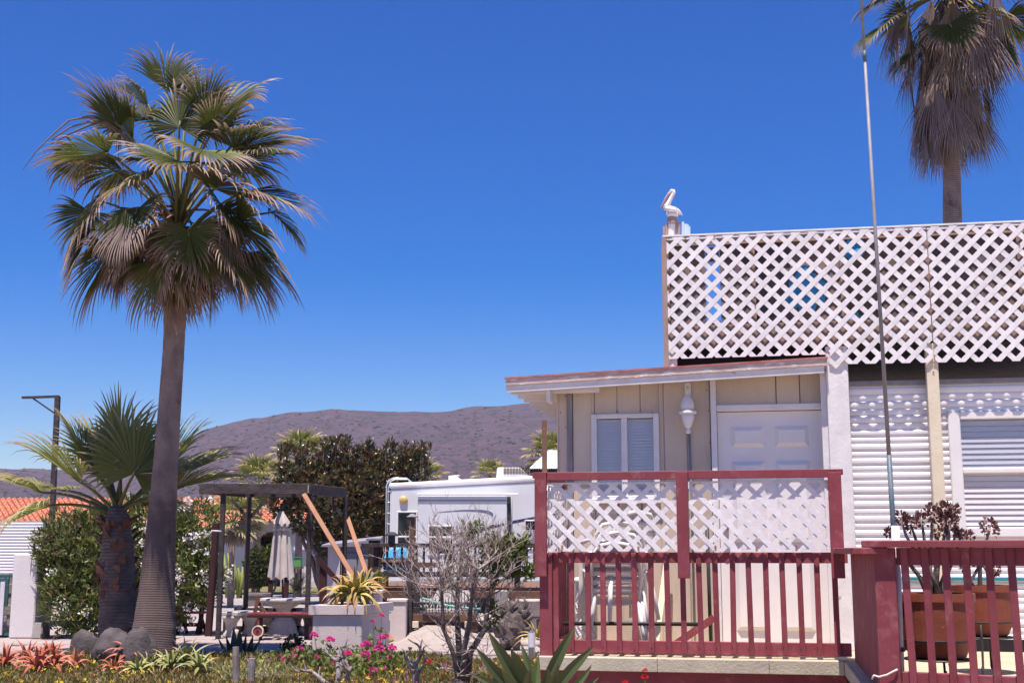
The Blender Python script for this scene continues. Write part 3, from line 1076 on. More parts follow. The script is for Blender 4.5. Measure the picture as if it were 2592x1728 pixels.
FQ = [(500, 175, 255, 380, -.4, -60, 1.7, .1), (690, 340, 490, 570, -.2, -60, 1.5, .3), (925, 160, 970, 420, -.9, -160, 1.8, .2),
      (1140, 90, 1400, 170, -.5, -120, 1.8, .25), (1270, 290, 1410, 590, -.3, -40, 1.6, .3), (600, -60, 220, 120, -.1, -60, 1.8, .2),
      (1150, -100, 1480, -40, -.2, -60, 1.8, .2), (800, -150, 760, 60, -.9, -300, 1.9, .3), (1000, -120, 1060, 80, -.9, -260, 1.9, .3),
      (700, -300, 450, -520, .2, 60, 1.9, 0), (1150, -320, 1400, -520, .2, 60, 1.9, 0), (930, -400, 930, -720, 0, 60, 1.8, 0),
      (520, -240, 160, -320, -.2, -40, 1.9, .1), (1300, -240, 1640, -300, -.2, -40, 1.9, .1), (1280, 120, 1560, 330, .4, 60, 1.7, .2),
      (640, 100, 380, 260, .6, 80, 1.7, .2), (820, -200, 640, -420, -.6, -120, 1.9, 0), (1040, -200, 1200, -430, -.6, -120, 1.9, 0)]
for (hx, hy, ex, ey, dz, dd, phm, age) in FQ:
    Hb = P(2050 + hx * SR, hy * SR, DR + dz)
    A = P(2408, -20 if hy > -100 else -70, DR)
    f = Vector((ex - hx, dd, -(ey - hy)))
    frond(t, A, Hb, f, f.length * px(SR, DR), phm, nseg=36, droop=random.uniform(.9, 1.3), age=age, pr=.025)


# ---- small palms far behind
def far_palm(name, label, u, vtop, vhub, D, tw, R, nf=22, skirt=0, group='fan palms beyond the garden'):
    hub = P(u, vhub, D)
    base = Vector((hub.x, hub.y, 0))
    t = thing(name, label, 'palm tree', base, group)
    trunk_mesh(t, [base - Z * .1, base.lerp(hub, .5), hub], [tw * .62, tw * .5, tw * .42], 'palm_trunk', n=12, step=.12)
    for k in range(nf):
        q = 2.399 * k
        el = radians(75) - radians(115) * (k / nf) ** 1.1
        dr = Vector((cos(q) * cos(el), sin(q) * cos(el), sin(el)))
        Hb = hub + dr * (R * .55)
        f = (dr + Z * -.25).normalized()
        frond(t, hub, Hb, f, R * .6, 1.7, nseg=16, droop=.9, age=.12 + .2 * (k / nf), m='fan_leaf_young', pr=.012)
    for k in range(skirt):
        q = random.uniform(0, 2 * pi)
        Hb = hub + Vector((cos(q) * R * .22, sin(q) * R * .22, -R * .15))
        frond(t, hub, Hb, (cos(q) * .2, sin(q) * .2, -1), R * .55, .6, nseg=10, droop=.5, age=.3, m='fan_dead', pm='petiole_old', pr=.01)
    return t


far_palm('far_fan_palm', 'green fan palm rising behind the dark red-leaved tree', 762, 1120, 1172, 44, .24, 1.25, 24, 8)
far_palm('far_fan_palm', 'slim fan palm trunk in front of the orange tile roof', 655, 1190, 1232, 46, .26, 1.25, 24, 8)
far_palm('far_fan_palm', 'fan palm just left of the cottage corner, behind the hut roof', 1398, 1130, 1168, 60, .34, 1.6, 22, 6)
far_palm('far_fan_palm', 'tiny distant palm left of the rooftop air conditioner', 1240, 1185, 1210, 70, .32, 1.15, 20, 6)
far_palm('far_fan_palm', 'tiny distant palm above the rear end of the motorhome', 1075, 1195, 1222, 62, .34, 1.3, 20, 6)
far_palm('far_fan_palm', 'low bushy palm between the oleander and the pergola posts', 590, 1290, 1325, 36, .16, 1.0, 22, 10)


# ================================================================ leaves by the thousand
def leaf_cloud(name, centers, dirs, L_, Wd, mat_, parent=None, fold=.25, bend=.15, jitter=.25, **kw):
    n = len(centers)
    c = np.asarray(centers, float)
    d = np.asarray(dirs, float)
    d = d / np.linalg.norm(d, axis=1, keepdims=True)
    rv = RNG.normal(size=(n, 3))
    s_ = np.cross(d, rv)
    s_ /= np.linalg.norm(s_, axis=1, keepdims=True) + 1e-9
    nn = np.cross(s_, d)
    l_ = L_ * (1 + jitter * RNG.uniform(-1, 1, (n, 1)))
    w_ = Wd * (1 + jitter * RNG.uniform(-1, 1, (n, 1)))
    p0 = c
    pm = c + d * l_ * .5 + nn * l_ * bend
    pl = pm + s_ * w_ * .5 + nn * w_ * fold
    pr = pm - s_ * w_ * .5 + nn * w_ * fold
    p1 = c + d * l_
    V = np.stack([p0, pl, p1, pr, pm], 1).reshape(-1, 3)
    b_ = np.arange(n)[:, None] * 5
    Fc = np.concatenate([b_ + np.array([[0, 4, 1]]), b_ + np.array([[4, 2, 1]]), b_ + np.array([[0, 3, 4]]), b_ + np.array([[3, 2, 4]])], 0)
    return finish(name, V, Fc, mat_, parent, **kw)


def crown_points(lumps, n, shell=.55):
    """points spread through a set of ellipsoids (centre, radii), denser to the outside; with outward directions"""
    ws = np.array([r[0] * r[1] * r[2] for _, r in lumps]) ** .67
    ws /= ws.sum()
    idx = RNG.choice(len(lumps), n, p=ws)
    d = RNG.normal(size=(n, 3))
    d /= np.linalg.norm(d, axis=1, keepdims=True)
    r = RNG.uniform(0, 1, (n, 1)) ** (1 / 3)
    r = shell + (1 - shell) * r
    cs = np.array([c for c, _ in lumps])[idx]
    rs = np.array([q for _, q in lumps])[idx]
    return cs + d * rs * r, d


def limb_tree(base, targets, r0, jit=.12, n=6, seg=6):
    mb = MB()
    for tg in targets:
        tg = Vector(tg)
        pts = []
        for k in range(seg + 1):
            q = k / seg
            p = Vector(base).lerp(tg, q)
            p.z += (tg.z - base[2]) * .12 * sin(pi * q)
            if 0 < k:
                p += Vector((random.uniform(-1, 1), random.uniform(-1, 1), random.uniform(-.5, .5))) * jit
            pts.append(p)
        mb.tube(pts, [r0 * (1 - .85 * k / seg) for k in range(seg + 1)], n)
    return mb


# ---- dark red-green tree
D = 37.8
base = Vector((P(830, 1500, D).x, D, 0))
t = thing('magnolia_tree', 'dense tree with glossy dark green and reddish leaves behind the pergola', 'tree', base)
lumps = []
for (u, v, ru, rv, dz) in ((765, 1215, 66, 52, 0), (840, 1195, 70, 52, .3), (915, 1180, 66, 46, 0), (985, 1185, 60, 48, 0), (1048, 1190, 40, 46, .2), (730, 1240, 40, 40, 0), (900, 1270, 120, 80, -.5), (1010, 1290, 75, 80, 0),
                           (800, 1300, 70, 60, 0), (940, 1350, 90, 70, 0), (850, 1370, 60, 60, .3), (1000, 1380, 65, 60, .2), (720, 1270, 40, 40, .3), (830, 1250, 80, 80, 1),
                           (960, 1250, 90, 90, 1)):
    lumps.append((np.array(P(u, v, D + dz)), np.array((px(ru, D), px((ru + rv) * .45, D), px(rv, D)))))
pts, dr = crown_points(lumps, 3600, .4)
# whorls of leaves at shoot ends
N_ = 6
cc = np.repeat(pts, N_, 0)
dd = np.repeat(dr, N_, 0) * .7 + np.array((0, 0, .35)) + RNG.normal(size=(len(cc), 3)) * .65
leaf_cloud('crown', cc + RNG.normal(size=cc.shape) * .02, dd, .20, .075, 'magnolia_leaf', t)
mbt = limb_tree(base, [l[0] for l in lumps], .10)
mbt.tube([base - Z * .1, base + Vector((.05, 0, .5)), base + Vector((.1, 0, 1.0))], [.17, .13, .11], 10)
mbt.build('trunk', 'bark_dark', t, smooth=True)
# a few upright shoots along the top
sh = MB()
c2, d2 = [], []
for k in range(70):
    u = random.uniform(700, 1085)
    v = 1165 - 25 * cos((u - 890) / 130) + random.uniform(-8, 18)
    p = P(u, v, D + random.uniform(-.6, .6))
    h = random.uniform(.18, .45)
    tipp = p + Vector((random.uniform(-.08, .08), 0, h))
    sh.tube([p - Z * .3, p, tipp], [.012, .009, .004], 4)
    for j in range(16):
        c2.append(p.lerp(tipp, random.random() ** .7))
        d2.append((random.uniform(-1, 1), random.uniform(-1, 1), random.uniform(.5, 1.5)))
sh.build('shoots', 'bark_dark', t, kind='stuff')
leaf_cloud('shoot_leaves', np.array(c2), np.array(d2), .20, .065, 'magnolia_leaf', t)


# ---- oleanders
def oleander(name, label, lumps_px, D, nsh, flowers, dry=0):
    us = [l[0] for l in lumps_px]
    base = Vector((P(sum(us) / len(us), 1500, D).x, D, 0))
    t = thing(name, label, 'shrub', base)
    lumps = [(np.array(P(u, v, D + dz)), np.array((px(ru, D), px((ru + rv) * .4, D), px(rv, D)))) for (u, v, ru, rv, dz) in lumps_px]
    for l in lumps:
        l[0][2] = max(l[0][2], .25)
    pts, dr = crown_points(lumps, nsh, .5)
    ok = pts[:, 2] > .08
    pts, dr = pts[ok], dr[ok]
    k = 8
    cc = np.repeat(pts, k, 0)
    dd = np.repeat(dr, k, 0) * .5 + np.array((0, -.1, .55)) + RNG.normal(size=(len(cc), 3)) * .6
    leaf_cloud('crown', cc + RNG.normal(size=cc.shape) * .03, dd, .19, .042, 'oleander_leaf', t)
    if dry:
        pts, dr = crown_points(lumps[:2], dry, .6)
        cc = np.repeat(pts, 5, 0)
        leaf_cloud('dry_leaves', cc, RNG.normal(size=(len(cc), 3)) + np.array((0, 0, .3)), .13, .03, 'oleander_dry', t)
    pts, dr = crown_points(lumps, flowers, .98)
    pts = pts + dr * .10
    sel = dr[:, 1] < .4
    pts, dr = pts[sel], dr[sel]
    cc = np.repeat(pts, 20, 0) + RNG.normal(size=(len(pts) * 20, 3)) * .045
    leaf_cloud('blossoms', cc, RNG.normal(size=(len(cc), 3)) + np.repeat(dr, 20, 0), .055, .045, 'white_flower', t)
    mbt = limb_tree(base, [Vector(l[0]) for l in lumps] * 2, .035, jit=.08)
    mbt.build('stems', 'bark_dark', t, smooth=True)
    return t


oleander('oleander_bush', 'oleander bush with dry brown patches between the white pillar and short palm',
         [(180, 1385, 90, 95, 0), (250, 1360, 80, 80, .2), (148, 1445, 50, 70, 0), (235, 1440, 70, 100, -.2), (190, 1520, 75, 90, -.3), (240, 1540, 70, 80, -.3), (200, 1360, 60, 50, .3)],
         23.6, 760, 10, 150)
oleander('oleander_bush', 'oleander covered in white blossoms between the tall palm and wooden posts',
         [(450, 1380, 75, 85, 0), (500, 1360, 50, 90, .2), (420, 1330, 50, 60, .3), (480, 1460, 80, 70, -.1), (430, 1520, 60, 60, 0), (520, 1470, 45, 60, 0), (380, 1420, 60, 90, .3), (350, 1520, 60, 80, .2)],
         24.6, 760, 120)
oleander('oleander_bush', 'tall leafy oleander half hidden behind both palm trunks',
         [(340, 1330, 70, 65, 0), (320, 1430, 70, 80, 0), (380, 1320, 50, 50, .2), (320, 1520, 70, 80, 0)], 25.2, 360, 30)

# ---- shrubs by the lawn
D = 44
for (nm, lb, u, v, ru, rv, mt, n_) in (('round_shrub', 'round grey-green shrub beside the white mailbox pillar', 650, 1425, 32, 45, 'bush_leaf', 900),
                                       ('small_shrub', 'low green shrub right of the mailbox pillar', 690, 1410, 20, 30, 'shrub_leaf', 350)):
    base = Vector((P(u, v, D).x, D, 0))
    t = thing(nm, lb, 'shrub', base)
    lp = [(np.array(P(u + a, v + b, D)), np.array((px(ru * .7, D),) * 2 + (px(rv * .7, D),))) for a, b in ((-8, 8), (9, 4), (0, -8), (3, 22), (-4, 25))]
    pts, dr = crown_points(lp, n_, .5)
    cc = np.repeat(pts, 5, 0)
    leaf_cloud('crown', cc, np.repeat(dr, 5, 0) + RNG.normal(size=(len(cc), 3)) * .7, .16, .07, mt, t)
    limb_tree(base, [Vector(l[0]) for l in lp], .04).build('stems', 'bark_dark', t)
base = Vector((P(592, 1450, 43).x, 43, 0))
t = thing('column_cactus', 'clump of upright yellow-green cactus stems left of the mailbox pillar', 'cactus', base)
for k in range(16):
    a = base + Vector((random.uniform(-.25, .25), random.uniform(-.2, .2), 0))
    h = random.uniform(.7, 1.5)
    b_ = a + Vector((random.uniform(-.25, .35), random.uniform(-.2, .2), h))
    MB().tube([a, a.lerp(b_, .5) + Vector((.05, 0, 0)), b_], [.05, .055, .03], 7).build('stem', 'cactus_leaf', t, smooth=True)
base = Vector((P(752, 1480, 40).x, 40, 0))
t = thing('cycad', 'dark spiky cycad at the edge of the lawn behind the pergola post', 'plant', base)
for k in range(26):
    q = 2.399 * k
    el = radians(80 - 75 * k / 26)
    d = Vector((cos(q) * cos(el), sin(q) * cos(el), sin(el)))
    mb = MB()
    for j in range(16):
        f0 = (j + 2) / 18
        p = base + Z * .25 + d * (.95 * f0) - Z * (.3 * f0 * f0)
        s_ = d.cross(Z).normalized()
        for sg in (-1, 1):
            tip_ = p + s_ * (sg * .17 * (1 - f0 * .6)) + d * .08 + Z * .02
            mb.add([p - d * .012, p + d * .012, tip_], [(0, 1, 2)])
    mb.build('leaf', 'dark_leaf', t)
MB().lathe([(.12, 0), (.14, .15), (.1, .28)], base, 10).build('trunk', 'bark_dark', t)
# ================================================================ middle ground
def corr_panel(mb, x0, x1, y, z0, z1, pitch, depth, nrm=-1, samp=6):
    """horizontal-rib sheet facing -y"""
    n = int((z1 - z0) / pitch * samp)
    vs, fs = [], []
    for i in range(n + 1):
        z = z0 + (z1 - z0) * i / n
        ph = ((z - z0) / pitch) % 1
        off = depth * (abs(sin(pi * ph)) ** .8)
        vs += [(x0, y - off, z), (x1, y - off, z)]
    for i in range(n):
        fs.append((2 * i, 2 * i + 1, 2 * i + 3, 2 * i + 2))
    mb.add(vs, fs)


# ---- trailer at the left edge
D = 26.5
x0, x1 = P(-330, 1400, D).x, P(104, 1400, D).x
zt, zb = P(50, 1318, D).z, P(50, 1452, D).z
t = thing('parked_trailer', 'white ribbed trailer with a red marker lamp at the left edge', 'trailer', ((x0 + x1) / 2, D, 0))
mb = MB()
corr_panel(mb, x0, x1, D, zb, zt, px(7.5, D), .014)
mb.wb(x0, x1, D + .02, D + 2.3, zb, zt - .002)
mb.build('body', 'trailer_white', t)
MB().wb(x0 - .02, x1 + .02, D - .03, D + 2.34, zt, zt + .05).build('roof', 'trailer_white', t)
mb = MB()
mb.wb(x1 - .35, x1 - .02, D + .1, D + 2.2, zb - .16, zb - .002)
mb.wb(x0, x1 - .36, D + .1, D + 2.2, zb - .25, zb - .002)
mb.build('chassis', 'black_metal', t)
MB().lathe([(.05, 0), (.05, .02), (.03, .035)], (0, 0, 0), 12).build('marker_lamp', 'red_lamp', t)
lm = t.children[-1]
lm.rotation_euler = (pi / 2, 0, 0)
lm.data.transform(Matrix.Translation(Vector(ORIGIN[t.name])))
lm.location = P(87, 1341, D - .02) - ORIGIN[t.name]
MB().wb(x1 + .001, x1 + .05, D - .01, D + .06, zb, zt).build('corner_trim', 'galvanised', t)
for k in (0, 1):
    c = Vector((x1 - 1.6 - k * .8, D + .2, .32))
    MB().tube([c, c + Y * .2], .32, 18).build('wheel', 'black_metal', t, smooth=False)

# ---- white pillar, footing block, gate and block wall
b_ = G(70, 1614)
D = b_.y
x0, x1 = P(22, 1600, D).x, P(84, 1600, D).x
zt = P(70, 1401, D).z
mb = MB()
xr = x1 + .12
mb.hexa([Vector((x0, D, 0)), Vector((x1, D, 0)), Vector((xr, D + .55, 0)), Vector((x0, D + .55, 0)),
         Vector((x0, D, zt)), Vector((x1 + .02, D, zt)), Vector((xr + .02, D + .55, zt)), Vector((x0, D + .55, zt))])
mb.build('gate_pillar', 'stucco_white', bevel=.02, label='square white stucco pillar standing left of the oleander', cat='pillar')
a, c = G(84, 1614), G(131, 1611)
mb = MB()
w = c.x - a.x
hz = px(38, D)
mb.hexa([Vector((a.x, D - .14, 0)), Vector((a.x + w * .93, D - .14, 0)), Vector((a.x + w, D + .24, 0)), Vector((a.x, D + .24, 0)),
         Vector((a.x + w * .16, D - .06, hz)), Vector((a.x + w * .76, D - .06, hz)), Vector((a.x + w * .84, D + .18, hz)), Vector((a.x + w * .16, D + .18, hz))])
mb.build('footing_block', 'concrete', bevel=.015, label='tapered grey concrete block at the foot of the white pillar', cat='block')
t = thing('block_wall', 'grey concrete block wall behind the gate at far left', 'wall', (P(-80, 1600, D + .5).x, D + .5, 0))
for r in range(6):
    for k in range(7):
        xx = x0 - .02 - (k + 1) * .40 + (.2 if r % 2 else 0)
        if xx + .39 > x0 - .02:
            continue
        MB().wb(xx, xx + .388, D + .45, D + .62, r * .195, r * .195 + .185).build('block', 'block_grey', t, bevel=.008)
MB().wb(x0 - 3.0, x0 - .03, D + .47, D + .60, 0, 1.16).build('mortar', 'concrete', t)
t = thing('green_gate', 'dark green metal gate with thin bars beside the white pillar', 'gate', (x0 - .6, D + .15, 0))
g1 = P(20, 1458, D).z
MB().beam((x0 - 1.5, D + .2, g1), (x0 - .03, D + .2, g1), .05, .05).build('top_rail', 'green_gate', t)
MB().beam((x0 - 1.5, D + .2, .06), (x0 - .03, D + .2, .06), .05, .05).build('bottom_rail', 'green_gate', t)
for k in range(11):
    xx = x0 - .06 - k * .14
    MB().beam((xx, D + .2, .08), (xx, D + .2, g1 - .02), .016, .016).build('bar', 'green_gate', t)
MB().wb(x0 - .6, x0 - .12, D + .14, D + .18, g1 - .55, g1 - .04).build('lock_plate', 'green_gate', t)
MB().wb(x0 - .25, x0 - .17, D + .10, D + .139, .05, g1 - .1).build('gate_post', 'pvc', t)

# ---- wooden pole with a bracket arm
D = 27.0
foot = P(118, 1600, D)
top = P(146, 1003, D)
t = thing('wooden_pole', 'tall weathered wooden pole with a bracket arm pointing left', 'pole', (foot.x, D, 0))
MB().beam(Vector((foot.x, D, 0)), top, .10, .10).build('post', 'grey_wood', t)
MB().beam(P(56, 1006, D), P(150, 1003, D - .001) + Z * .0, .07, .05).build('arm', 'grey_wood', t)
MB().beam(P(84, 1008, D), P(139, 1046, D), .04, .03).build('brace', 'grey_wood', t)

# ---- pergola
DF, DB = 22.9, 24.6
t = thing('pergola', 'dark weathered wooden pergola with flat frame roof over the stone table', 'pergola', (P(680, 1600, DF).x, (DF + DB) / 2, 0))
zt = P(785, 1226, DF).z
zb_ = zt - px(22, DF)
xl = P(505, 1240, DF).x
xr = P(788, 1240, DF).x
xbr = P(877, 1240, DB).x
bl = Vector((xl + (xbr - xr), DB, 0))
hb_ = zt - .10


def pbeam(nm, a, b, w, h, m='dark_wood'):
    return MB().beam(a, b, w, h).build(nm, m, t, bevel=.006)


fz = zt - .085
pbeam('front_beam', Vector((xl, DF, fz + .01)), Vector((xr, DF, fz + .01)), .06, .19, 'grey_wood')
pbeam('back_beam', Vector((bl.x, DB, fz)), Vector((xbr, DB, fz)), .06, .15)
pbeam('side_beam', Vector((xr - .02, DF + .035, fz)), Vector((xbr - .02, DB - .035, fz + .01)), .06, .188, 'grey_wood')
pbeam('side_beam', Vector((xl + .03, DF + .035, fz)), Vector((bl.x + .03, DB - .035, fz)), .06, .148)
pbeam('corner_trim', Vector((xr - .05, DF - .035, fz - .07)), Vector((xr - .05, DF - .035, fz + .07)), .05, .012, 'cream_paint')
for k in range(5):             # open roof: a few flat boards
    q = (k + .5) / 5
    xx = xl + (xr - xl) * q
    MB().beam(Vector((xx, DF + .035, zt - .02)), Vector((xx + (xbr - xr), DB - .035, zt - .02)), .09, .022).build('roof_board', 'grey_wood', t)
posts = []
for (u, d, m) in ((782, DF + .06, 'grey_wood'), (626, DB - .06, 'dark_wood'), (872, DB - .06, 'dark_wood'), (560, DF + .06, 'grey_wood')):
    x = P(u, 1400, d).x
    MB().beam(Vector((x, d, 0)), Vector((x, d, zt - .165)), .085, .085).build('post', m, t, bevel=.006)
    posts.append(x)
x = posts[1]
for s_ in (-1, 1):
    MB().beam(Vector((x + s_ * .03, DB - .06, zt - .55)), Vector((x + s_ * .34, DB - .06, zt - .20)), .06, .06).build('brace', 'dark_wood', t)
MB().beam(Vector((posts[2] - .03, DB - .06, zt - .55)), Vector((posts[2] - .34, DB - .06, zt - .20)), .06, .06).build('brace', 'dark_wood', t)
lz = 0.45
pbeam('low_rail', Vector((posts[3] - .05, DB - .15, lz)), Vector((posts[2], DB - .15, lz)), .07, .10)
pbeam('seat_plank', Vector((posts[3] - .05, DB - .42, lz - .10)), Vector((posts[2] - .2, DB - .42, lz - .10)), .26, .035, 'dark_wood')
pbeam('foot_rail', Vector((posts[3] - .05, DB - .15, .10)), Vector((posts[2], DB - .15, .10)), .07, .12)
for u in (575, 700, 800):
    xx = P(u, 1550, DB - .3).x
    pbeam('seat_leg', Vector((xx, DB - .38, 0)), Vector((xx, DB - .38, lz - .12)), .09, .09)
# two bare planks leaning on the frame
for (a, b, da, db, lb) in (((890, 1452), (769, 1250), 21.8, DF - .02, 'longer new orange plank leaning up to the pergola corner'),
                           ((928, 1452), (879, 1308), 23.0, DB + .02, 'shorter new orange plank leaning on the right pergola post')):
    p0, p1 = P(a[0], a[1], da), P(b[0], b[1], db)
    k = p0.z / max(.01, (p1.z - p0.z))
    p0 = p0 - (p1 - p0) * k * .9
    MB().beam(p0, p1, .04, .082, up=X).build('leaning_plank', 'fresh_wood', label=lb, cat='plank', group='new planks propping the pergola', bevel=.004)

# rough dark red posts left of the pergola with a tap
D = 22.4
for (u0, u1, v1, w, lb) in ((533, 548, 1322, .16, 'taller dark red timber post beside the oleander'), (556, 560, 1505, .09, 'short sawn-off timber stake beside the taller red post'), (512, 515, 1480, .11, 'dark timber post in the oleander shade left of the red post')):
    b0 = G(u0 - 6, 1602 + (6 if u0 == 533 else 0))
    p1 = P(u1, v1, b0.y)
    MB().beam(b0 - Z * .05, p1, w, w * .7).build('timber_post', 'dark_red_wood', label=lb, cat='post', bevel=.01)
tp_ = P(546, 1350, 22.0)
MB().tube([tp_ + Vector((-.12, -.02, -.04)), tp_ + Vector((-.06, -.02, .05)), tp_ + Vector((.02, -.02, .045)), tp_ + Vector((.10, -.02, .04))], .014, 8).build(
    'outdoor_tap', 'pvc', smooth=True, label='bent white pipe tap on the dark red post', cat='tap')

# red bench in the shade
b0, b1 = G(440, 1604), G(520, 1602)
D = b0.y
zz = P(480, 1548, D).z
t = thing('red_bench', 'low dark red wooden bench under the oleander', 'bench', ((b0.x + b1.x) / 2, D, 0))
for k in range(3):
    MB().wb(b0.x, b1.x, D + k * .13, D + k * .13 + .12, zz - .035, zz).build('seat_plank', 'red_paint', t)
for x in (b0.x + .06, b1.x - .12):
    MB().beam(Vector((x, D + .02, 0)), Vector((x + .05, D + .16, zz - .036)), .06, .04).build('leg', 'dark_red_wood', t)
    MB().beam(Vector((x + .1, D + .36, 0)), Vector((x, D + .24, zz - .036)), .06, .04).build('leg', 'dark_red_wood', t)
MB().beam(Vector((b0.x + .1, D + .19, zz * .4)), Vector((b1.x - .1, D + .19, zz * .4)), .05, .07).build('stretcher', 'dark_red_wood', t)

# ---- stone table, benches, umbrella
D = 24.0
c = Vector((P(716, 1600, D).x, D, 0))
zt = P(716, 1513, D).z
t = thing('stone_table', 'round cast stone pedestal table with mosaic top under the umbrella', 'table', c)
R = px(61, D)
MB().lathe([(R * .9, zt - .075), (R * .98, zt - .06), (R, zt - .035), (R * .985, zt - .006), (R * .93, zt)], c, 40).build('table_top', 'cast_stone', t, smooth=False)
MB().lathe([(R * .88, zt - .004), (R * .88, zt + .004)], c, 40).build('mosaic_inlay', 'mosaic', t)
MB().lathe([(.30, 0), (.30, .05), (.27, .08), (.24, .22), (.19, .30), (.14, .36), (.12, .44), (.15, .50), (.26, .56), (.34, zt - .076)], c, 20).build('pedestal', 'cast_stone', t, smooth=True)
bench = None
for (u, v, rot, lb) in ((608, 1612, .9, 'curved stone bench with mosaic seat left of the table'), (700, 1606, 0.1, 'curved stone bench behind the red cart, centre front'),
                        (765, 1604, -.8, 'curved stone bench partly behind the stucco planter'), (668, 1560, 2.6, 'curved stone bench on the far side of the table')):
    p = G(u, v) if v > 1590 else Vector((P(u, 1540, 25.3).x, 25.3, 0))
    if u == 700:
        p = Vector((P(700, 1600, 24.9).x, 24.9, 0))
    if bench is None:
        o0 = Vector((0, 0, 0))
        bench = thing('stone_bench', lb, 'bench', o0, 'curved stone benches round the table')
        seat = []
        inn = []
        for k in range(9):
            q = -.42 + .84 * k / 8
            seat.append(Vector((sin(q) * 1.0, cos(q) * 1.0 - 1.0, 0)))
        for k in range(8, -1, -1):
            q = -.42 + .84 * k / 8
            inn.append(Vector((sin(q) * .66, cos(q) * .66 - 1.0, 0)))
        poly = [p_ + Z * .40 + Y * .17 for p_ in seat + inn]
        MB().prism(poly, (0, 0, .075)).build('seat', 'cast_stone', bench, bevel=.015)
        poly = [Vector((0, 0, 0)) + (q_ - Vector((0, -.0, 0))) for q_ in poly]
        cen = sum(poly, Vector((0, 0, 0))) / len(poly)
        MB().prism([cen + (q_ - cen) * .88 + Z * .074 for q_ in poly], (0, 0, .005)).build('mosaic_inlay', 'mosaic', bench)
        for sx in (-1, 1):
            MB().lathe([(.15, 0), (.16, .06), (.12, .12), (.10, .2), (.12, .28), (.17, .34), (.18, .399)], (sx * .22, 0, 0), 12,
                       wob=lambda q, z: 1 + .10 * cos(4 * q)).build('leg', 'cast_stone', bench, smooth=True)
            MB().blob((sx * .22, -.15, .09), .075, 3, .15).build('scroll_foot', 'cast_stone', bench, smooth=True)
        bench.location = p
        bench.rotation_euler = (0, 0, rot)
        bench0 = bench
    else:
        dup(bench0, p, rot, 1, lb)

t = thing('closed_umbrella', 'closed beige patio umbrella standing in the stone table', 'umbrella', c)
pole_top = P(712, 1288, D)
MB().tube([Vector((c.x, D, .3)), Vector((pole_top.x, D, pole_top.z))], .02, 10).build('pole', 'dark_wood', t)
MB().lathe([(.02, 0), (.035, .02), (.03, .05), (.012, .08)], pole_top, 10).build('finial', 'black_metal', t, smooth=True)


def folded(zs, rs, folds, amp, seed, skew=0):
    vs, fs = [], []
    n = 64
    for i, (v, r) in enumerate(zip(zs, rs)):
        zc = P(712 + skew * i, v, D)
        for k in range(n):
            q = 2 * pi * k / n
            a = amp * min(1, i / 2)
            rr = px(r, D) * (1 + a * cos(folds * q + seed + .25 * i) + a * .5 * cos((folds * 2 + 1) * q + i * .3))
            lift = 0.03 * cos(folds * q + seed + .25 * i) if i == len(zs) - 1 else 0
            vs.append((zc.x + rr * cos(q), D + rr * sin(q), zc.z + lift))
    for i in range(len(zs) - 1):
        for k in range(n):
            fs.append((i * n + k, (i + 1) * n + k, (i + 1) * n + (k + 1) % n, i * n + (k + 1) % n))
    return np.array(vs), fs


V_, Fc = folded([1300, 1320, 1345, 1370, 1400, 1430, 1455, 1463], [6, 11, 17, 20, 23, 26, 29, 29.5], 8, .17, .4)
finish('canopy', V_, Fc, 'fabric_beige', t, True)
V_, Fc = folded([1293, 1303, 1316, 1328], [4, 10, 17, 20], 8, .12, .4)
finish('vent_flap', V_, Fc, 'fabric_beige', t, True)
MB().lathe([(px(22, D), -.012), (px(22.5, D), .012)], P(712, 1340, D), 24, wob=lambda q, z: 1 + .12 * cos(8 * q + .9)).build('tie_strap', 'fabric_beige', t)

# ---- the red cart
D = 22.6
zc = P(700, 1554, D).z
xa, xb = P(626, 1554, D).x, P(800, 1554, D).x
t = thing('red_cart', 'red wooden garden cart with spoked wheel beside the stone table', 'cart', ((xa + xb) / 2, D, 0))
MB().wb(xa, xb, D, D + .09, zc - .01, zc + .02).build('side_rail', 'red_paint', t)
MB().wb(xa, xb, D + .45, D + .54, zc - .01, zc + .02).build('side_rail', 'red_paint', t)
for k in range(6):
    xx = xa + .18 + k * .19
    MB().wb(xx, xx + .15, D + .0905, D + .4495, zc - .008, zc + .012).build('slat', 'red_paint', t)
MB().wb(xa, xb, D - .025, D - .001, zc - .055, zc - .012).build('skirt_board', 'dark_red_wood', t)
wc = P(652, 1597, D - .05)
r = px(13, D)
MB().tube([wc, wc + Y * .04], r, 20).build('wheel', 'red_paint', t)
w = t.children[-1]
MB().tube([wc - Y * .012, wc + Y * .052], r * .25, 10).build('hub', 'dark_red_wood', w)
rim = MB()
for k in range(20):
    q0, q1 = 2 * pi * k / 20, 2 * pi * (k + 1) / 20
    rim.beam(wc + Vector((cos(q0) * r, .02, sin(q0) * r)), wc + Vector((cos(q1) * r, .02, sin(q1) * r)), .06, .02)
rim.build('rim', 'cream_paint', w)
MB().beam(Vector((wc.x, D + .02, wc.z)), Vector((wc.x, D + .02, zc - .011)), .07, .04).build('wheel_post', 'red_paint', t)
for dx in (.12, 1.0):
    MB().beam(Vector((xa + dx + .12, D + .05, 0)), Vector((xa + dx + .12, D + .05, zc - .056)), .07, .05).build('leg', 'dark_red_wood', t)
MB().beam(P(645, 1548, D + .1), P(656, 1505, D + .1), .06, .035, up=Y).build('handle', 'brown_wood', t)
MB().beam(P(672, 1549, D + .14), P(650, 1517, D + .14), .05, .035, up=Y).build('handle', 'brown_wood', t)

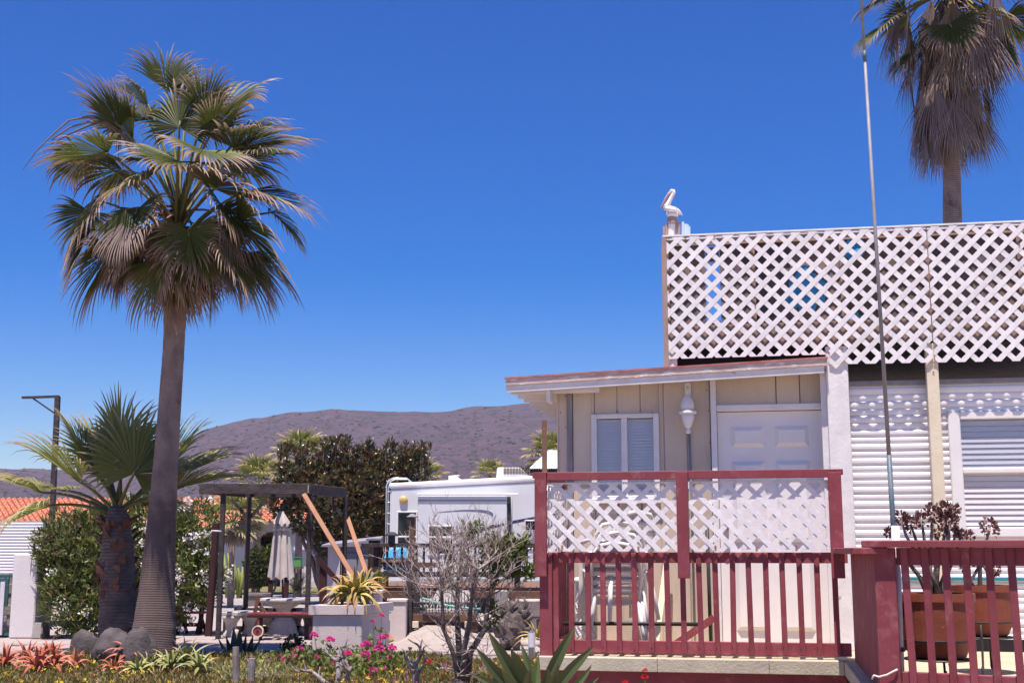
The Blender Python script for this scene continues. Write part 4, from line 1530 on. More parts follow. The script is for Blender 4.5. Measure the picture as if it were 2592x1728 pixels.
# ---- garden bits seen through the pergola
D = 43
p = G(631, 1473)
D = p.y
w = px(17, D)
h = px(32, D)
t = thing('mailbox_pillar', 'small white mailbox pillar on the lawn behind the pergola', 'mailbox', p)
MB().box(p + Z * (h * .42), (w * 1.9, w * 1.6, h * .84)).build('body', 'house_white', t, bevel=.02)
MB().box(p + Z * (h * .92), (w * 2.3, w * 2.0, h * .15)).build('cap', 'house_white', t, bevel=.02)
MB().box(p + Vector((w * .3, -w * .82, h * .2)), (w * .4, .04, h * .15)).build('slot', 'dark_void', t)
for (u, v0, v1, lb) in ((684, 1510, 1462, 'left of two short dark red posts under the umbrella'), (724, 1510, 1460, 'right of two short dark red posts, with slanted cap, under the umbrella')):
    b0 = Vector((P(u, v0, 27.5).x, 27.5, 0))
    t = thing('garden_post', lb, 'post', b0, 'short red posts behind the table')
    zt = P(u, v1, 27.5).z
    MB().beam(b0, Vector((b0.x, 27.5, zt)), px(11, 27.5), px(11, 27.5)).build('post', 'dark_red_wood', t, bevel=.008)
    MB().beam(Vector((b0.x - .05, 27.5, zt + .035)), Vector((b0.x + .14, 27.5, zt - .03)), .16, .03).build('cap', 'dark_red_wood', t)
p = Vector((P(652, 1500, 27.0).x, 27, 0))
t = thing('stone_tub', 'round grey tub behind the stone table', 'tub', p)
zt = P(652, 1500, 27.0).z
MB().lathe([(.22, 0), (.24, zt * .4), (.27, zt - .05), (.29, zt - .04), (.29, zt), (.24, zt), (.22, zt - .12)], p, 20).build('bowl', 'concrete', t, smooth=False)
MB().lathe([(.22, zt - .1), (.2, zt - .09)], p, 20).build('soil', 'dirt', t)

# white awning with a green bin
D = 47
c0 = P(742, 1385, D)
t = thing('white_awning', 'slanted white canvas awning behind the pergola post', 'awning', (c0.x + .5, D, 0))
pts = [P(738, 1399, D), P(738, 1382, D), P(790, 1362, D), P(790, 1384, D)]
MB().prism([p_ for p_ in pts], (0, 1.2, .05)).build('canvas', 'canopy_white', t)
for u in (768, 788):
    a = P(u, 1386, D + .2)
    MB().beam(Vector((a.x, D + .2, 0)), a, .06, .06).build('pole', 'house_white', t)
D = 42
a, b_ = P(743, 1435, D), P(762, 1411, D)
t = thing('green_bin', 'green box on a stand below the white awning', 'bin', ((a.x + b_.x) / 2, D, 0))
MB().wb(a.x, b_.x, D, D + .3, a.z, b_.z).build('box', 'green_box', t, bevel=.01)
MB().wb(a.x - .02, b_.x + .02, D - .02, D + .32, b_.z + .001, b_.z + .03).build('lid', 'teal_trim', t)
MB().wb(a.x - .03, b_.x + .03, D - .02, D + .32, a.z - .05, a.z - .001).build('shelf', 'brown_wood', t)
for x in (a.x, b_.x - .03):
    MB().beam(Vector((x + .02, D + .1, 0)), Vector((x + .02, D + .1, a.z - .051)), .04, .04).build('leg', 'dark_wood', t)

# slanted dark red rail beside the shed, with its post
D = 26.0
t = thing('red_handrail', 'slanting dark red handrail between pergola post and shed', 'handrail', (P(820, 1500, D).x, D, 0))
MB().beam(P(803, 1412, D), P(862, 1478, D), .06, .10).build('rail', 'dark_red_wood', t)
a = P(817, 1432, D)
MB().beam(Vector((a.x, D + .07, 0)), Vector((a.x, D + .07, a.z)), .12, .12).build('post', 'dark_red_wood', t)
a = P(866, 1480, D)
MB().beam(Vector((a.x, D + .07, 0)), Vector((a.x, D + .07, a.z)), .10, .10).build('post', 'dark_red_wood', t)

# resin shed
D = 27.5
xa, xm, xb = P(824, 1400, D).x, P(863, 1400, D - .15).x, P(952, 1400, D).x
ztl, ztr = P(824, 1384, D).z, P(950, 1366, D).z
t = thing('garden_shed', 'low grey resin shed behind the leaning planks', 'shed', ((xa + xb) / 2, D, 0))
mb = MB()
mb.prism([Vector((xa + .05, D, 0)), Vector((xm, D - .25, 0)), Vector((xm, D - .25, ztl)), Vector((xa + .05, D, ztl))], (.02, .9, 0))
mb.build('side_wall', 'shed_light', t)
MB().wb(xm + .02, xb - .03, D - .22, D + .6, 0, ztl).build('body', 'shed_grey', t)
mid = (xm + xb) / 2
for (q0, q1) in ((xm + .05, mid - .01), (mid + .01, xb - .06)):
    MB().wb(q0, q1, D - .25, D - .221, .1, ztl - .12).build('door', 'shed_grey', t, bevel=.012)
mb = MB()
mb.hexa([Vector((xa - .04, D - .32, ztl + .001)), Vector((xb + .05, D - .32, ztl + .001)), Vector((xb + .05, D + 1.0, ztl + .001)), Vector((xa - .04, D + 1.0, ztl + .001)),
         Vector((xa - .04, D - .32, ztl + .05)), Vector((xb + .05, D - .32, ztr + .02)), Vector((xb + .05, D + 1.0, ztr + .1)), Vector((xa - .04, D + 1.0, ztl + .12))])
mb.build('roof', 'shed_grey', t, bevel=.01)

# ---- stucco planter with its aloe
b0 = G(786, 1668)
D = b0.y
xa, xb = P(790, 1600, D).x, P(916, 1600, D).x
zt = P(850, 1531, D).z
dp = 1.15
sk = .30                        # the right side is seen: planter turned a little
capz = zt - px(22, D)


def pq(x, y):
    return Vector((x + (y) * sk / dp, D + y - (x - xa) * .05, 0))


t = thing('stucco_planter', 'square beige stucco planter with thick cap in front of the pergola', 'planter', pq((xa + xb) / 2, dp / 2))
ring_ = [pq(xa, 0), pq(xb, 0), pq(xb, dp), pq(xa, dp)]
MB().prism(ring_, (0, 0, capz)).build('body', 'stucco', t, bevel=.012)
ov = .045
outer = [pq(xa - ov, -ov), pq(xb + ov, -ov), pq(xb + ov, dp + ov), pq(xa - ov, dp + ov)]
inner = [pq(xa + .12, .12), pq(xb - .12, .12), pq(xb - .12, dp - .12), pq(xa + .12, dp - .12)]
cap = MB()
for k in range(4):
    k2 = (k + 1) % 4
    cap.hexa([outer[k] + Z * capz, outer[k2] + Z * capz, inner[k2] + Z * capz, inner[k] + Z * capz,
              outer[k] + Z * zt, outer[k2] + Z * zt, inner[k2] + Z * zt, inner[k] + Z * zt])
cap.build('cap', 'stucco', t)
MB().prism([p_ + Z * (capz + .001) for p_ in inner], (0, 0, (zt - capz) * .5)).build('soil', 'dirt', t)
PLANTER = (pq, xa, xb, dp, zt, D)

# taller stucco pillar behind it with a clay bowl
b0 = G(938, 1640)
D = b0.y
zt = P(938, 1492, D).z
t = thing('bowl_pillar', 'stucco pillar behind the planter carrying a clay bowl', 'pillar', b0)
w = px(26, D)
MB().box(b0 + Vector((0, .2, zt / 2 - .03)), (w * 1.7, .4, zt - .06)).build('shaft', 'stucco', t, bevel=.012)
MB().box(b0 + Vector((0, .2, zt - .03)), (w * 2.1, .48, .058)).build('cap', 'stucco', t, bevel=.012)
bc = Vector((P(946, 1480, D + .2).x, D + .2, zt))
t = thing('clay_bowl', 'shallow clay bowl of succulents on the stucco pillar', 'bowl', bc)
r = px(19, D)
MB().lathe([(r * .5, 0), (r * .8, .05), (r, .11), (r * 1.05, .14), (r * .95, .145), (r * .8, .10)], bc, 20).build('bowl', 'pot_clay', t, smooth=True)
cc = np.array([bc + Vector((random.uniform(-.1, .1), random.uniform(-.08, .08), .12)) for _ in range(150)])
leaf_cloud('succulents', cc, RNG.normal(size=(150, 3)) * .7 + np.array((0, 0, 1)), .22, .03, 'shrub_leaf', t)

# short stucco pillar
b0 = G(1006, 1627)
D = b0.y
zt = P(1006, 1515, D).z
w = px(40, D)
t = thing('short_pillar', 'short beige stucco pillar beside the sand heap', 'pillar', b0)
MB().box(b0 + Vector((0, .18, zt / 2 - .03)), (w, .36, zt - .06)).build('shaft', 'stucco', t, bevel=.012)
MB().box(b0 + Vector((0, .18, zt - .03)), (w * 1.08, .40, .056)).build('cap', 'stucco', t, bevel=.012)

# ---- motorhome
D = 33.0
RS = .3686


def rp(cx, cy, d=D):
    return P(900 + RS * cx, 1150 + RS * cy, d)


xa, xb = rp(236, 300).x, rp(236, 300).x + 7.6
t = thing('motorhome', 'long white motorhome with slide-out, rear ladder and grey swoosh', 'motorhome', ((xa + xb) / 2, D + 1.2, 0))
z0 = .75
zl = rp(240, 232).z
zr_ = zl + (rp(1225, 182).z - zl) * (7.6 / (rp(1225, 300).x - xa))
mb = MB()
mb.hexa([Vector((xa, D, z0)), Vector((xb, D, z0)), Vector((xb, D + 2.5, z0)), Vector((xa, D + 2.5, z0)),
         Vector((xa, D, zl)), Vector((xb, D, zr_)), Vector((xb, D + 2.5, zr_)), Vector((xa, D + 2.5, zl))])
mb.build('body', 'rv_white', t, bevel=.05)
MB().beam(Vector((xa - .03, D + .04, zl + .06)), Vector((xb, D + .04, zr_ + .06)), .14, .15).build('roof_edge', 'plastic_white', t, bevel=.05)
MB().hexa([Vector((xa, D + .112, zl + .002)), Vector((xb, D + .112, zr_ + .002)), Vector((xb, D + 2.48, zr_ + .002)), Vector((xa, D + 2.48, zl + .002)),
           Vector((xa, D + .112, zl + .10)), Vector((xb, D + .112, zr_ + .10)), Vector((xb, D + 2.4, zr_ + .12)), Vector((xa, D + 2.4, zl + .12))]).build('roof', 'plastic_white', t)
DS_ = D - .42
s0, s1 = rp(428, 300, DS_), rp(1040, 600, DS_)
so = MB().wb(s0.x, s1.x, DS_, D - .001, .85, rp(600, 285, DS_).z).build('slide_out', 'rv_white', t, bevel=.02)
MB().wb(s0.x - .02, s1.x + px(28, D), DS_ - .06, DS_ - .002, rp(600, 282, DS_).z, rp(600, 266, DS_).z).build('awning_rail', 'plastic_white', so, bevel=.01)
MB().wb(s0.x, s1.x, DS_ - .012, DS_ - .001, rp(600, 319, DS_).z, rp(600, 312, DS_).z).build('trim_strip', 'galvanised', so)
MB().wb(s1.x + .001, s1.x + px(9, D), DS_ + .06, D - .002, .85, rp(600, 288, DS_).z).build('slide_seal', 'black_metal', so)
MB().wb(s1.x + px(9.5, D), s1.x + px(13, D), D - .05, D - .002, .85, rp(600, 270).z).build('drain_pipe', 'plastic_white', t)


def rv_window(par, cx0, cx1, cy0, cy1, d, bar=None):
    a, b_ = rp(cx0, cy1, d), rp(cx1, cy0, d)
    w_ = MB().wb(a.x, b_.x, d - .012, d - .001, a.z, b_.z).build('window', 'dark_glass', par)
    f = MB()
    e = .035
    f.wb(a.x - e, a.x, d - .03, d - .001, a.z - e, b_.z + e)
    f.wb(b_.x, b_.x + e, d - .03, d - .001, a.z - e, b_.z + e)
    f.wb(a.x, b_.x, d - .03, d - .001, b_.z, b_.z + e)
    f.wb(a.x, b_.x, d - .03, d - .001, a.z - e, a.z)
    if bar:
        zz_ = rp(cx0, bar, d).z
        f.wb(a.x, b_.x, d - .026, d - .013, zz_ - .02, zz_ + .02)
    f.build('frame', 'plastic_white', w_, bevel=.008)
    return w_


rv_window(t, 290, 416, 398, 660, D, 563)
rv_window(so, 505, 660, 495, 680, DS_, 566)
rv_window(t, 1168, 1260, 457, 640, D)
for k in range(9):
    zz_ = rp(1168, 520 + k * 12).z
    MB().wb(rp(1170, 500).x, rp(1258, 500).x, D - .02, D - .013, zz_ - .02, zz_ + .015).build('blind_slat', 'shed_grey', t)
lc = rp(330, 312)
lo = MB().lathe([(px(10.5, D), 0), (px(10.5, D), .03), (px(8.5, D), .07), (px(4, D), .085)], (0, 0, 0), 20)
lv = np.array([(x, -z, y) for x, y, z in lo.v]) + np.array((lc.x, D - .005, lc.z))
finish('lamp', lv, lo.f, 'yellow_lamp', t, True)


def decal(cpts, d, m, par):
    MB().prism([rp(a, b_, d - .004) for a, b_ in cpts][::-1], (0, .003, 0)).build('stripe', m, par)


decal([(555, 398), (620, 388), (700, 381), (780, 377), (860, 378), (905, 383), (930, 392), (946, 405), (945, 425), (925, 412), (890, 400), (840, 393), (770, 388), (690, 390), (620, 394)], DS_, 'graphic_grey', so)
decal([(660, 545), (760, 528), (880, 503), (1020, 470), (1020, 487), (880, 520), (760, 546), (660, 560)], DS_, 'graphic_blue', so)
decal([(1070, 455), (1150, 440), (1260, 420), (1420, 395), (1420, 410), (1260, 437), (1150, 458), (1070, 475)], D, 'graphic_blue', t)
# ladder
la = MB()
x0_, x1_ = rp(208, 300, D + .1).x, rp(226, 300, D + .1).x
zt_ = rp(240, 158).z
zb2 = z0 + .3
for (xx, yy) in ((x0_, D + .25), (x0_, D + .75)):
    xe = rp(372, 160).x
    la.tube([Vector((xx, yy, zb2)), Vector((xx, yy, zt_ - .18)), Vector((xx + .06, yy, zt_ - .05)), Vector((xx + .18, yy, zt_)), Vector((xe - .1, yy, zt_)), Vector((xe - .03, yy, zt_ - .06)), Vector((xe, yy, zl + .1))], .018, 6)
for k in range(9):
    zz_ = zb2 + .1 + k * .28
    la.tube([Vector((x0_, D + .25, zz_)), Vector((x0_, D + .75, zz_))], .014, 6)
    la.tube([Vector((x0_, D + .25, zz_)), Vector((xa + .01, D + .25, zz_))], .010, 5)
la.build('ladder', 'chrome_rail', t, smooth=True)
a, b_ = rp(960, 165), rp(1250, 78)
ac = MB().hexa([Vector((a.x, D + .5, a.z - .12)), Vector((b_.x, D + .5, a.z - .12)), Vector((b_.x, D + 1.3, a.z - .12)), Vector((a.x, D + 1.3, a.z - .12)),
                Vector((a.x + .04, D + .55, b_.z)), Vector((b_.x - .45, D + .55, b_.z)), Vector((b_.x - .45, D + 1.25, b_.z)), Vector((a.x + .04, D + 1.25, b_.z))]).build('air_conditioner', 'plastic_white', t, bevel=.03)
for r_ in (0, 1):
    for k in range(17):
        p_ = rp(1020 + k * 10.5, 99 + r_ * 26)
        MB().box((p_.x, D + .53, p_.z + .035), (.022, .06, .085)).build('grille_slot', 'dark_void', ac)
a, b_ = rp(632, 190), rp(765, 132)
MB().prism([Vector((a.x, D + .4, a.z - .1)), Vector((b_.x, D + .4, a.z - .1)), Vector((b_.x - .1, D + .4, a.z + .05)), Vector((b_.x - .3, D + .4, b_.z - .03)), Vector((a.x + .3, D + .4, b_.z)), Vector((a.x, D + .4, b_.z - .03))], (0, .5, 0)).build('roof_vent', 'plastic_white', t, bevel=.02)
for xx in (xa + 2.6, xa + 3.5):
    MB().tube([Vector((xx, D + .1, .38)), Vector((xx, D + .35, .38))], .38, 20).build('wheel', 'black_metal', t)
MB().wb(xa + .1, xb - .1, D + .2, D + 2.3, .5, z0 - .001).build('chassis', 'black_metal', t)

# ---- the dark timber deck in front of the motorhome
D = 25.0


def cp(cx, cy, d=D):
    return P(900 + RS * cx, 1150 + RS * cy, d)


t = thing('timber_deck', 'raised dark timber deck with balustrade in front of the motorhome', 'deck', (cp(300, 900).x, D, 0))
zr0, zr1 = cp(300, 636).z, cp(300, 608).z
xa, xb, xe = cp(125, 700).x, cp(372, 700).x, cp(1300, 700).x
zf = cp(300, 900).z
MB().beam(Vector((xa - .25, D, (zr0 + zr1) / 2)), Vector((xe, D, (zr0 + zr1) / 2)), .14, zr1 - zr0).build('top_rail', 'dark_wood', t, bevel=.006)
zb2 = cp(300, 822).z
MB().beam(Vector((xa, D, zb2)), Vector((xe, D, zb2)), .05, .10).build('bottom_rail', 'dark_wood', t)
for k in range(46):
    xx = xa + .12 + k * .145 * 1.0
    if xx > xe:
        break
    MB().beam(Vector((xx, D, zb2 + .05)), Vector((xx, D, zr0)), .045, .045).build('baluster', 'dark_wood', t)
for k in range(5):
    q = D + .25 + k * .3
    MB().beam(Vector((xa - .12, q, zb2)), Vector((xa - .12, q, zr0)), .045, .045).build('baluster', 'dark_wood', t)
for (cx, top_, d) in ((143, 590, D), (108, 590, D + 1.6), (640, 590, D), (1110, 590, D)):
    p_ = cp(cx, top_, d)
    MB().beam(Vector((p_.x, d + .09, 0)), Vector((p_.x, d + .09, p_.z)), .12, .12).build('post', 'dark_wood', t, bevel=.006)
    MB().box((p_.x, d + .09, p_.z + .03), (.22, .22, .06)).build('post_cap', 'shed_grey', t, bevel=.012)
MB().wb(xa - .2, xe, D + .06, D + 4.2, zf - .10, zf - .04).build('floor', 'brown_wood', t)
MB().wb(xa - .1, xe, D - .05, D + .04, cp(300, 985).z, cp(300, 935).z).build('front_beam', 'brown_wood', t, bevel=.006)
for cx in (180, 380, 700, 1000, 1240):
    xx = cp(cx, 900).x
    MB().beam(Vector((xx, D + .3, 0)), Vector((xx, D + .3, zf - .101)), .14, .14).build('support', 'dark_wood', t)
# tall lantern post standing on the deck
p0, p1 = cp(390, 640, D + .5), cp(390, 432, D + .5)
t2 = thing('lantern_post', 'brown post with pagoda cap in front of the motorhome window', 'post', (p0.x, D + .5, zf - .04))
MB().beam(Vector((p0.x, D + .5, zf - .04)), p1, .10, .10).build('post', 'brown_wood', t2, bevel=.006)
MB().lathe([(.09, 0), (.12, .015), (.06, .06), (.03, .08)], p1, 4).build('cap', 'galvanised', t2)
p0 = cp(261, 600, D + .4)
t2 = thing('deck_lantern', 'small dark lantern on the deck rail by the motorhome', 'lantern', (p0.x, D, zr1))
MB().box((p0.x, D, zr1 + .07), (.13, .13, .14)).build('cage', 'black_metal', t2)
MB().lathe([(.14, .141), (.14, .16), (.05, .22)], (p0.x, D, zr1), 8).build('roof', 'black_metal', t2)

# blue covered chair on the deck
a, b_ = cp(185, 720, D + .7), cp(395, 640, D + .7)
t2 = thing('blue_lounger', 'lounge chair with bright blue cushion behind the deck balusters', 'chair', ((a.x + b_.x) / 2, D + 1.0, zf - .04))
MB().hexa([Vector((a.x, D + .7, a.z)), Vector((b_.x, D + .7, a.z)), Vector((b_.x, D + 1.3, a.z)), Vector((a.x, D + 1.3, a.z)),
           Vector((a.x + .15, D + .75, b_.z)), Vector((b_.x - .2, D + .75, b_.z + .02)), Vector((b_.x - .2, D + 1.25, b_.z + .02)), Vector((a.x + .15, D + 1.25, b_.z))]).build('cushion', 'blue_fabric', t2, bevel=.04)
MB().wb(a.x - .02, b_.x + .02, D + .68, D + 1.32, a.z - .05, a.z - .001).build('frame', 'fresh_wood', t2)
MB().wb(a.x + .02, b_.x - .02, D + .72, D + 1.28, a.z - .30, a.z - .051).build('drape', 'blue_dark', t2)
for xx in (a.x + .05, b_.x - .05):
    for yy in (D + .75, D + 1.25):
        MB().beam(Vector((xx, yy, zf - .04)), Vector((xx, yy, a.z - .05)), .05, .05).build('leg', 'fresh_wood', t2)

# lower gateway with wrought iron
D2 = 22.6
t = thing('lower_landing', 'lower timber landing with brown beam beside the stucco pillar', 'landing', (cp(560, 1100, D2).x, D2, 0))
xa, xb = cp(375, 1000, D2).x, cp(830, 1000, D2).x
xr2 = cp(1260, 1000, D2).x
MB().beam(Vector((xa, D2, (cp(0, 1150, D2).z + cp(0, 1095, D2).z) / 2)), Vector((xb, D2, (cp(0, 1150, D2).z + cp(0, 1095, D2).z) / 2)), .07, cp(0, 1095, D2).z - cp(0, 1150, D2).z).build('beam', 'brown_wood', t, bevel=.006)
zfl = cp(0, 1095, D2).z
for k in range(6):
    MB().wb(xa, xb, D2 + .04 + k * .25, D2 + .04 + k * .25 + .24, zfl - .04, zfl + .0).build('floor_board', 'grey_wood', t)
for (cx, top_, w) in ((372, 725, .115), (407, 740, .10)):
    p_ = cp(cx, top_, D2)
    MB().beam(Vector((p_.x, D2 - .06 if cx == 372 else D2 + .5, 0)), Vector((p_.x, D2 - .06 if cx == 372 else D2 + .5, p_.z)), w, w).build('post', 'grey_wood', t, bevel=.006)
MB().beam(cp(392, 757, D2), cp(560, 757, D2), .05, cp(0, 740, D2).z - cp(0, 776, D2).z).build('upper_rail', 'brown_wood', t)
for cx in (412, 770):
    p_ = cp(cx, 1165, D2 - .08)
    MB().box((p_.x, D2 - .09, p_.z), (px(15, D2), .08, px(15, D2))).build('joist_end', 'cream_paint', t, bevel=.005)
for cx in (420, 820):
    xx = cp(cx, 1100, D2).x
    MB().beam(Vector((xx, D2 + .05, 0)), Vector((xx, D2 + .05, cp(0, 1151, D2).z)), .10, .10).build('support', 'brown_wood', t)
MB().beam(cp(1065, 968, D2 + 1), cp(1290, 968, D2 + 1), .07, cp(0, 937, D2).z - cp(0, 1000, D2).z).build('beam', 'brown_wood', t)
for k in range(5):
    q0 = cp(1075 + k * 42, 937, D2 + 1.0)
    q1 = cp(1075 + k * 42, 905, D2 + 1.0)
    MB().beam(q0, q1, .015, .015).build('rail_pin', 'black_metal', t)
for cx in (1075, 1255):
    p_ = cp(cx, 1000, D2 + 1.05)
    MB().beam(Vector((p_.x, D2 + 1.06, 0)), p_, .12, .12).build('support', 'dark_wood', t)
# concrete ramp
MB().hexa([Vector((cp(480, 1080, D2 + .2).x, D2 + .3, .0)), Vector((cp(810, 1080, D2 + .2).x, D2 + .3, .0)), Vector((cp(780, 930, D2 + 2).x, D2 + 2.0, 0)), Vector((cp(560, 930, D2 + 2).x, D2 + 2.0, 0)),
           Vector((cp(480, 1080, D2 + .2).x, D2 + .3, zfl + .03)), Vector((cp(810, 1080, D2 + .2).x, D2 + .3, zfl + .03)), Vector((cp(780, 930, D2 + 2).x, D2 + 2.0, cp(0, 930, D2 + 2).z)), Vector((cp(560, 930, D2 + 2).x, D2 + 2.0, cp(0, 930, D2 + 2).z))]).build(
    'concrete_ramp', 'concrete', label='sloping grey concrete ramp behind the iron fence', cat='ramp')
p_ = cp(1000, 1000, D2 + .8)
MB().wb(cp(955, 1000, D2 + .8).x, cp(1045, 1000, D2 + .8).x, D2 + .8, D2 + 1.0, 0, cp(0, 930, D2 + .8).z).build('wall_stub', 'concrete', label='grey stucco wall stub behind the bare shrub', cat='wall', bevel=.02)
# iron fence
t = thing('iron_fence', 'low black wrought iron fence with scrolls on the landing', 'fence', (cp(560, 1080, D2).x, D2 - .05, zfl))
DI = D2 - .02
zf0, zf1 = cp(0, 1070, DI).z, cp(0, 1005, DI).z
xa2, xb2 = cp(385, 1000, DI).x, cp(870, 1000, DI).x
for zz_ in (zf0, zf1 - .05):
    MB().beam(Vector((xa2, DI, zz_)), Vector((xb2, DI, zz_)), .014, .014).build('rail', 'black_metal', t)
n = 22
for k in range(n):
    xx = xa2 + (xb2 - xa2) * (k + .5) / n
    hz = zf1 + .10 * (1 + .8 * sin(k * pi / 6))
    MB().beam(Vector((xx, DI, zfl - (.25 if k % 5 == 0 else .0))), Vector((xx, DI, hz)), .013, .013).build('bar', 'black_metal', t)
for k in range(0, n - 1):
    xx = xa2 + (xb2 - xa2) * (k + 1) / n
    sc_ = MB()
    pts = []
    for j in range(14):
        q = j / 13 * 4.2 * pi / 2
        rr = .075 * (1 - j / 17)
        pts.append(Vector((xx + rr * cos(q) * (1 if k % 2 else -1), DI, (zf0 + zf1) / 2 + rr * sin(q))))
    sc_.tube(pts, .008, 4)
    sc_.build('scroll', 'black_metal', t)
for k in range(5):
    xx = xa2 + (xb2 - xa2) * (k * 2 + 1) / 10
    pts = [Vector((xx + .13 * cos(pi * j / 10), DI, zf1 + .16 * sin(pi * j / 10))) for j in range(11)]
    MB().tube(pts, .008, 4).build('arch', 'black_metal', t)

# hoses
hp = [cp(x, y, D2 - .12) for x, y in ((455, 984), (500, 997), (560, 1018), (640, 1036), (720, 1050), (800, 1055), (860, 1060))]
MB().tube(hp, .018, 7).build('garden_hose', 'hose_green', smooth=True, label='pale green hose hanging along the iron fence', cat='hose')
hp = [P(x, y, 20.4) for x, y in ((954, 1535), (958, 1541), (968, 1547), (980, 1549), (990, 1548))]
MB().tube(hp, .018, 7).build('garden_hose', 'hose_green', smooth=True, label='pale green hose loop between the two stucco pillars', cat='hose')

# sand heap
cx0, cx1 = 985, 1262
c = G(1110, 1632)
vs, fs = [], []
nu, nv = 60, 24
W2 = px(140, c.y)
ztop = P(1100, 1578, c.y + .9).z
for j in range(nv + 1):
    for i in range(nu + 1):
        a = -1 + 2 * i / nu
        b_ = -1 + 2 * j / nv
        r2 = a * a + b_ * b_
        h = max(0, 1 - r2) ** 1.1 * ztop
        x = c.x + a * W2
        y = c.y + .95 + b_ * 1.0
        h += .05 * noise.fractal(Vector((x * 3, y * 3, 0)), 1, 2, 4) * min(1, h * 6)
        vs.append((x, y, h - .012))
for j in range(nv):
    for i in range(nu):
        fs.append((j * (nu + 1) + i, j * (nu + 1) + i + 1, (j + 1) * (nu + 1) + i + 1, (j + 1) * (nu + 1) + i))
finish('sand_heap', np.array(vs), fs, 'sand', None, True, label='heap of pale sand behind the bare shrub', cat='sand heap')
a, b_ = P(1128, 1586, c.y + .25), P(1140, 1600, c.y + .15)
MB().beam(a, b_, .05, .02).build('wood_offcut', 'fresh_wood', label='small orange wood offcut lying on the sand heap', cat='wood')

# stone basin
c = Vector((P(1345, 1540, 21.5).x, 21.5, 0))
zt = P(1340, 1516, 21.5).z
t = thing('stone_basin', 'scalloped stone basin half hidden by the red deck post', 'basin', c)
R = px(40, 21.5)
MB().lathe([(R * .3, zt - .32), (R * .55, zt - .26), (R * .9, zt - .08), (R, zt - .03), (R, zt), (R * .9, zt - .02), (R * .5, zt - .12)], c, 36, wob=lambda q, z: 1 + .035 * cos(14 * q)).build('bowl', 'cast_stone', t, smooth=True)
MB().lathe([(.22, 0), (.2, .08), (.10, .14), (.08, zt - .34), (.14, zt - .3)], c, 16).build('pedestal', 'cast_stone', t, smooth=True)

# uprooted stump
c = G(1296, 1650)
t = thing('uprooted_stump', 'upturned grey tree stump with ragged roots left of the red deck', 'tree stump', c)
mb = MB()
mb.blob(c + Vector((-.05, .15, .38)), .30, 5, .5, 1.6, 20, 14, (.75, .6, 1.25))
mb.blob(c + Vector((.16, .15, .50)), .20, 8, .6, 2.2, 16, 12, (.7, .6, 1.2))
mb.build('body', 'bark_dark', t)
for k in range(9):
    q = random.uniform(0, 2 * pi)
    p0 = c + Vector((random.uniform(-.12, .2), .1, .5 + random.uniform(-.2, .2)))
    p1 = p0 + Vector((cos(q) * .14, -.05, abs(sin(q)) * .16))
    p2 = p1 + Vector((random.uniform(-.1, .12), -.02, random.uniform(.02, .16)))
    MB().tube([p0, p1, p2], [.05, .035, .015], 6).build('root', 'bark_dark', t, smooth=True)

# bollard lamp
b0 = G(1346, 1680)
t = thing('bollard_light', 'short steel garden lamp with white diffuser beside the red deck', 'lamp', b0)
r = px(8.5, b0.y)
h = px(82, b0.y)
MB().lathe([(r * 1.5, 0), (r * 1.5, .02), (r, .021)], b0, 18).build('foot', 'steel', t)
MB().lathe([(r, .021), (r, h * .5)], b0, 18).build('stem', 'steel', t, smooth=False)
MB().lathe([(r * 1.05, h * .5 + .001), (r * 1.05, h * .93)], b0, 18).build('diffuser', 'frosted', t)
MB().lathe([(r * 1.05, h * .931), (r * 1.05, h * .955), (r * .6, h * .96), (r * .5, h)], b0, 18).build('cap', 'steel', t)
# tall brown post behind the cottage corner
p1 = P(1378, 1064, 34)
MB().beam(Vector((p1.x, 34, 0)), p1, px(13, 34), px(13, 34)).build('tall_post', 'brown_wood', label='tall square brown post beside the hut roof', cat='post')
# ================================================================ the cottage
BW = 1.15                       # front wall
BE = .90                        # eave edge
BP = .945                        # plane of the roof-terrace lattice and its posts
BT = 1.11                       # trailer front


def clip_poly(poly, clip):
    """convex clip of 2d polygons (counter-clockwise clip)"""
    out = poly
    m = len(clip)
    for i in range(m):
        (x0, y0), (x1, y1) = clip[i], clip[(i + 1) % m]
        inp, out = out, []
        if not inp:
            return []

        def side(p):
            return (x1 - x0) * (p[1] - y0) - (y1 - y0) * (p[0] - x0)
        for k in range(len(inp)):
            a, b = inp[k - 1], inp[k]
            sa, sb = side(a), side(b)
            if sb >= 0:
                if sa < 0:
                    q = sa / (sa - sb)
                    out.append((a[0] + (b[0] - a[0]) * q, a[1] + (b[1] - a[1]) * q))
                out.append(b)
            elif sa >= 0:
                q = sa / (sa - sb)
                out.append((a[0] + (b[0] - a[0]) * q, a[1] + (b[1] - a[1]) * q))
    return out


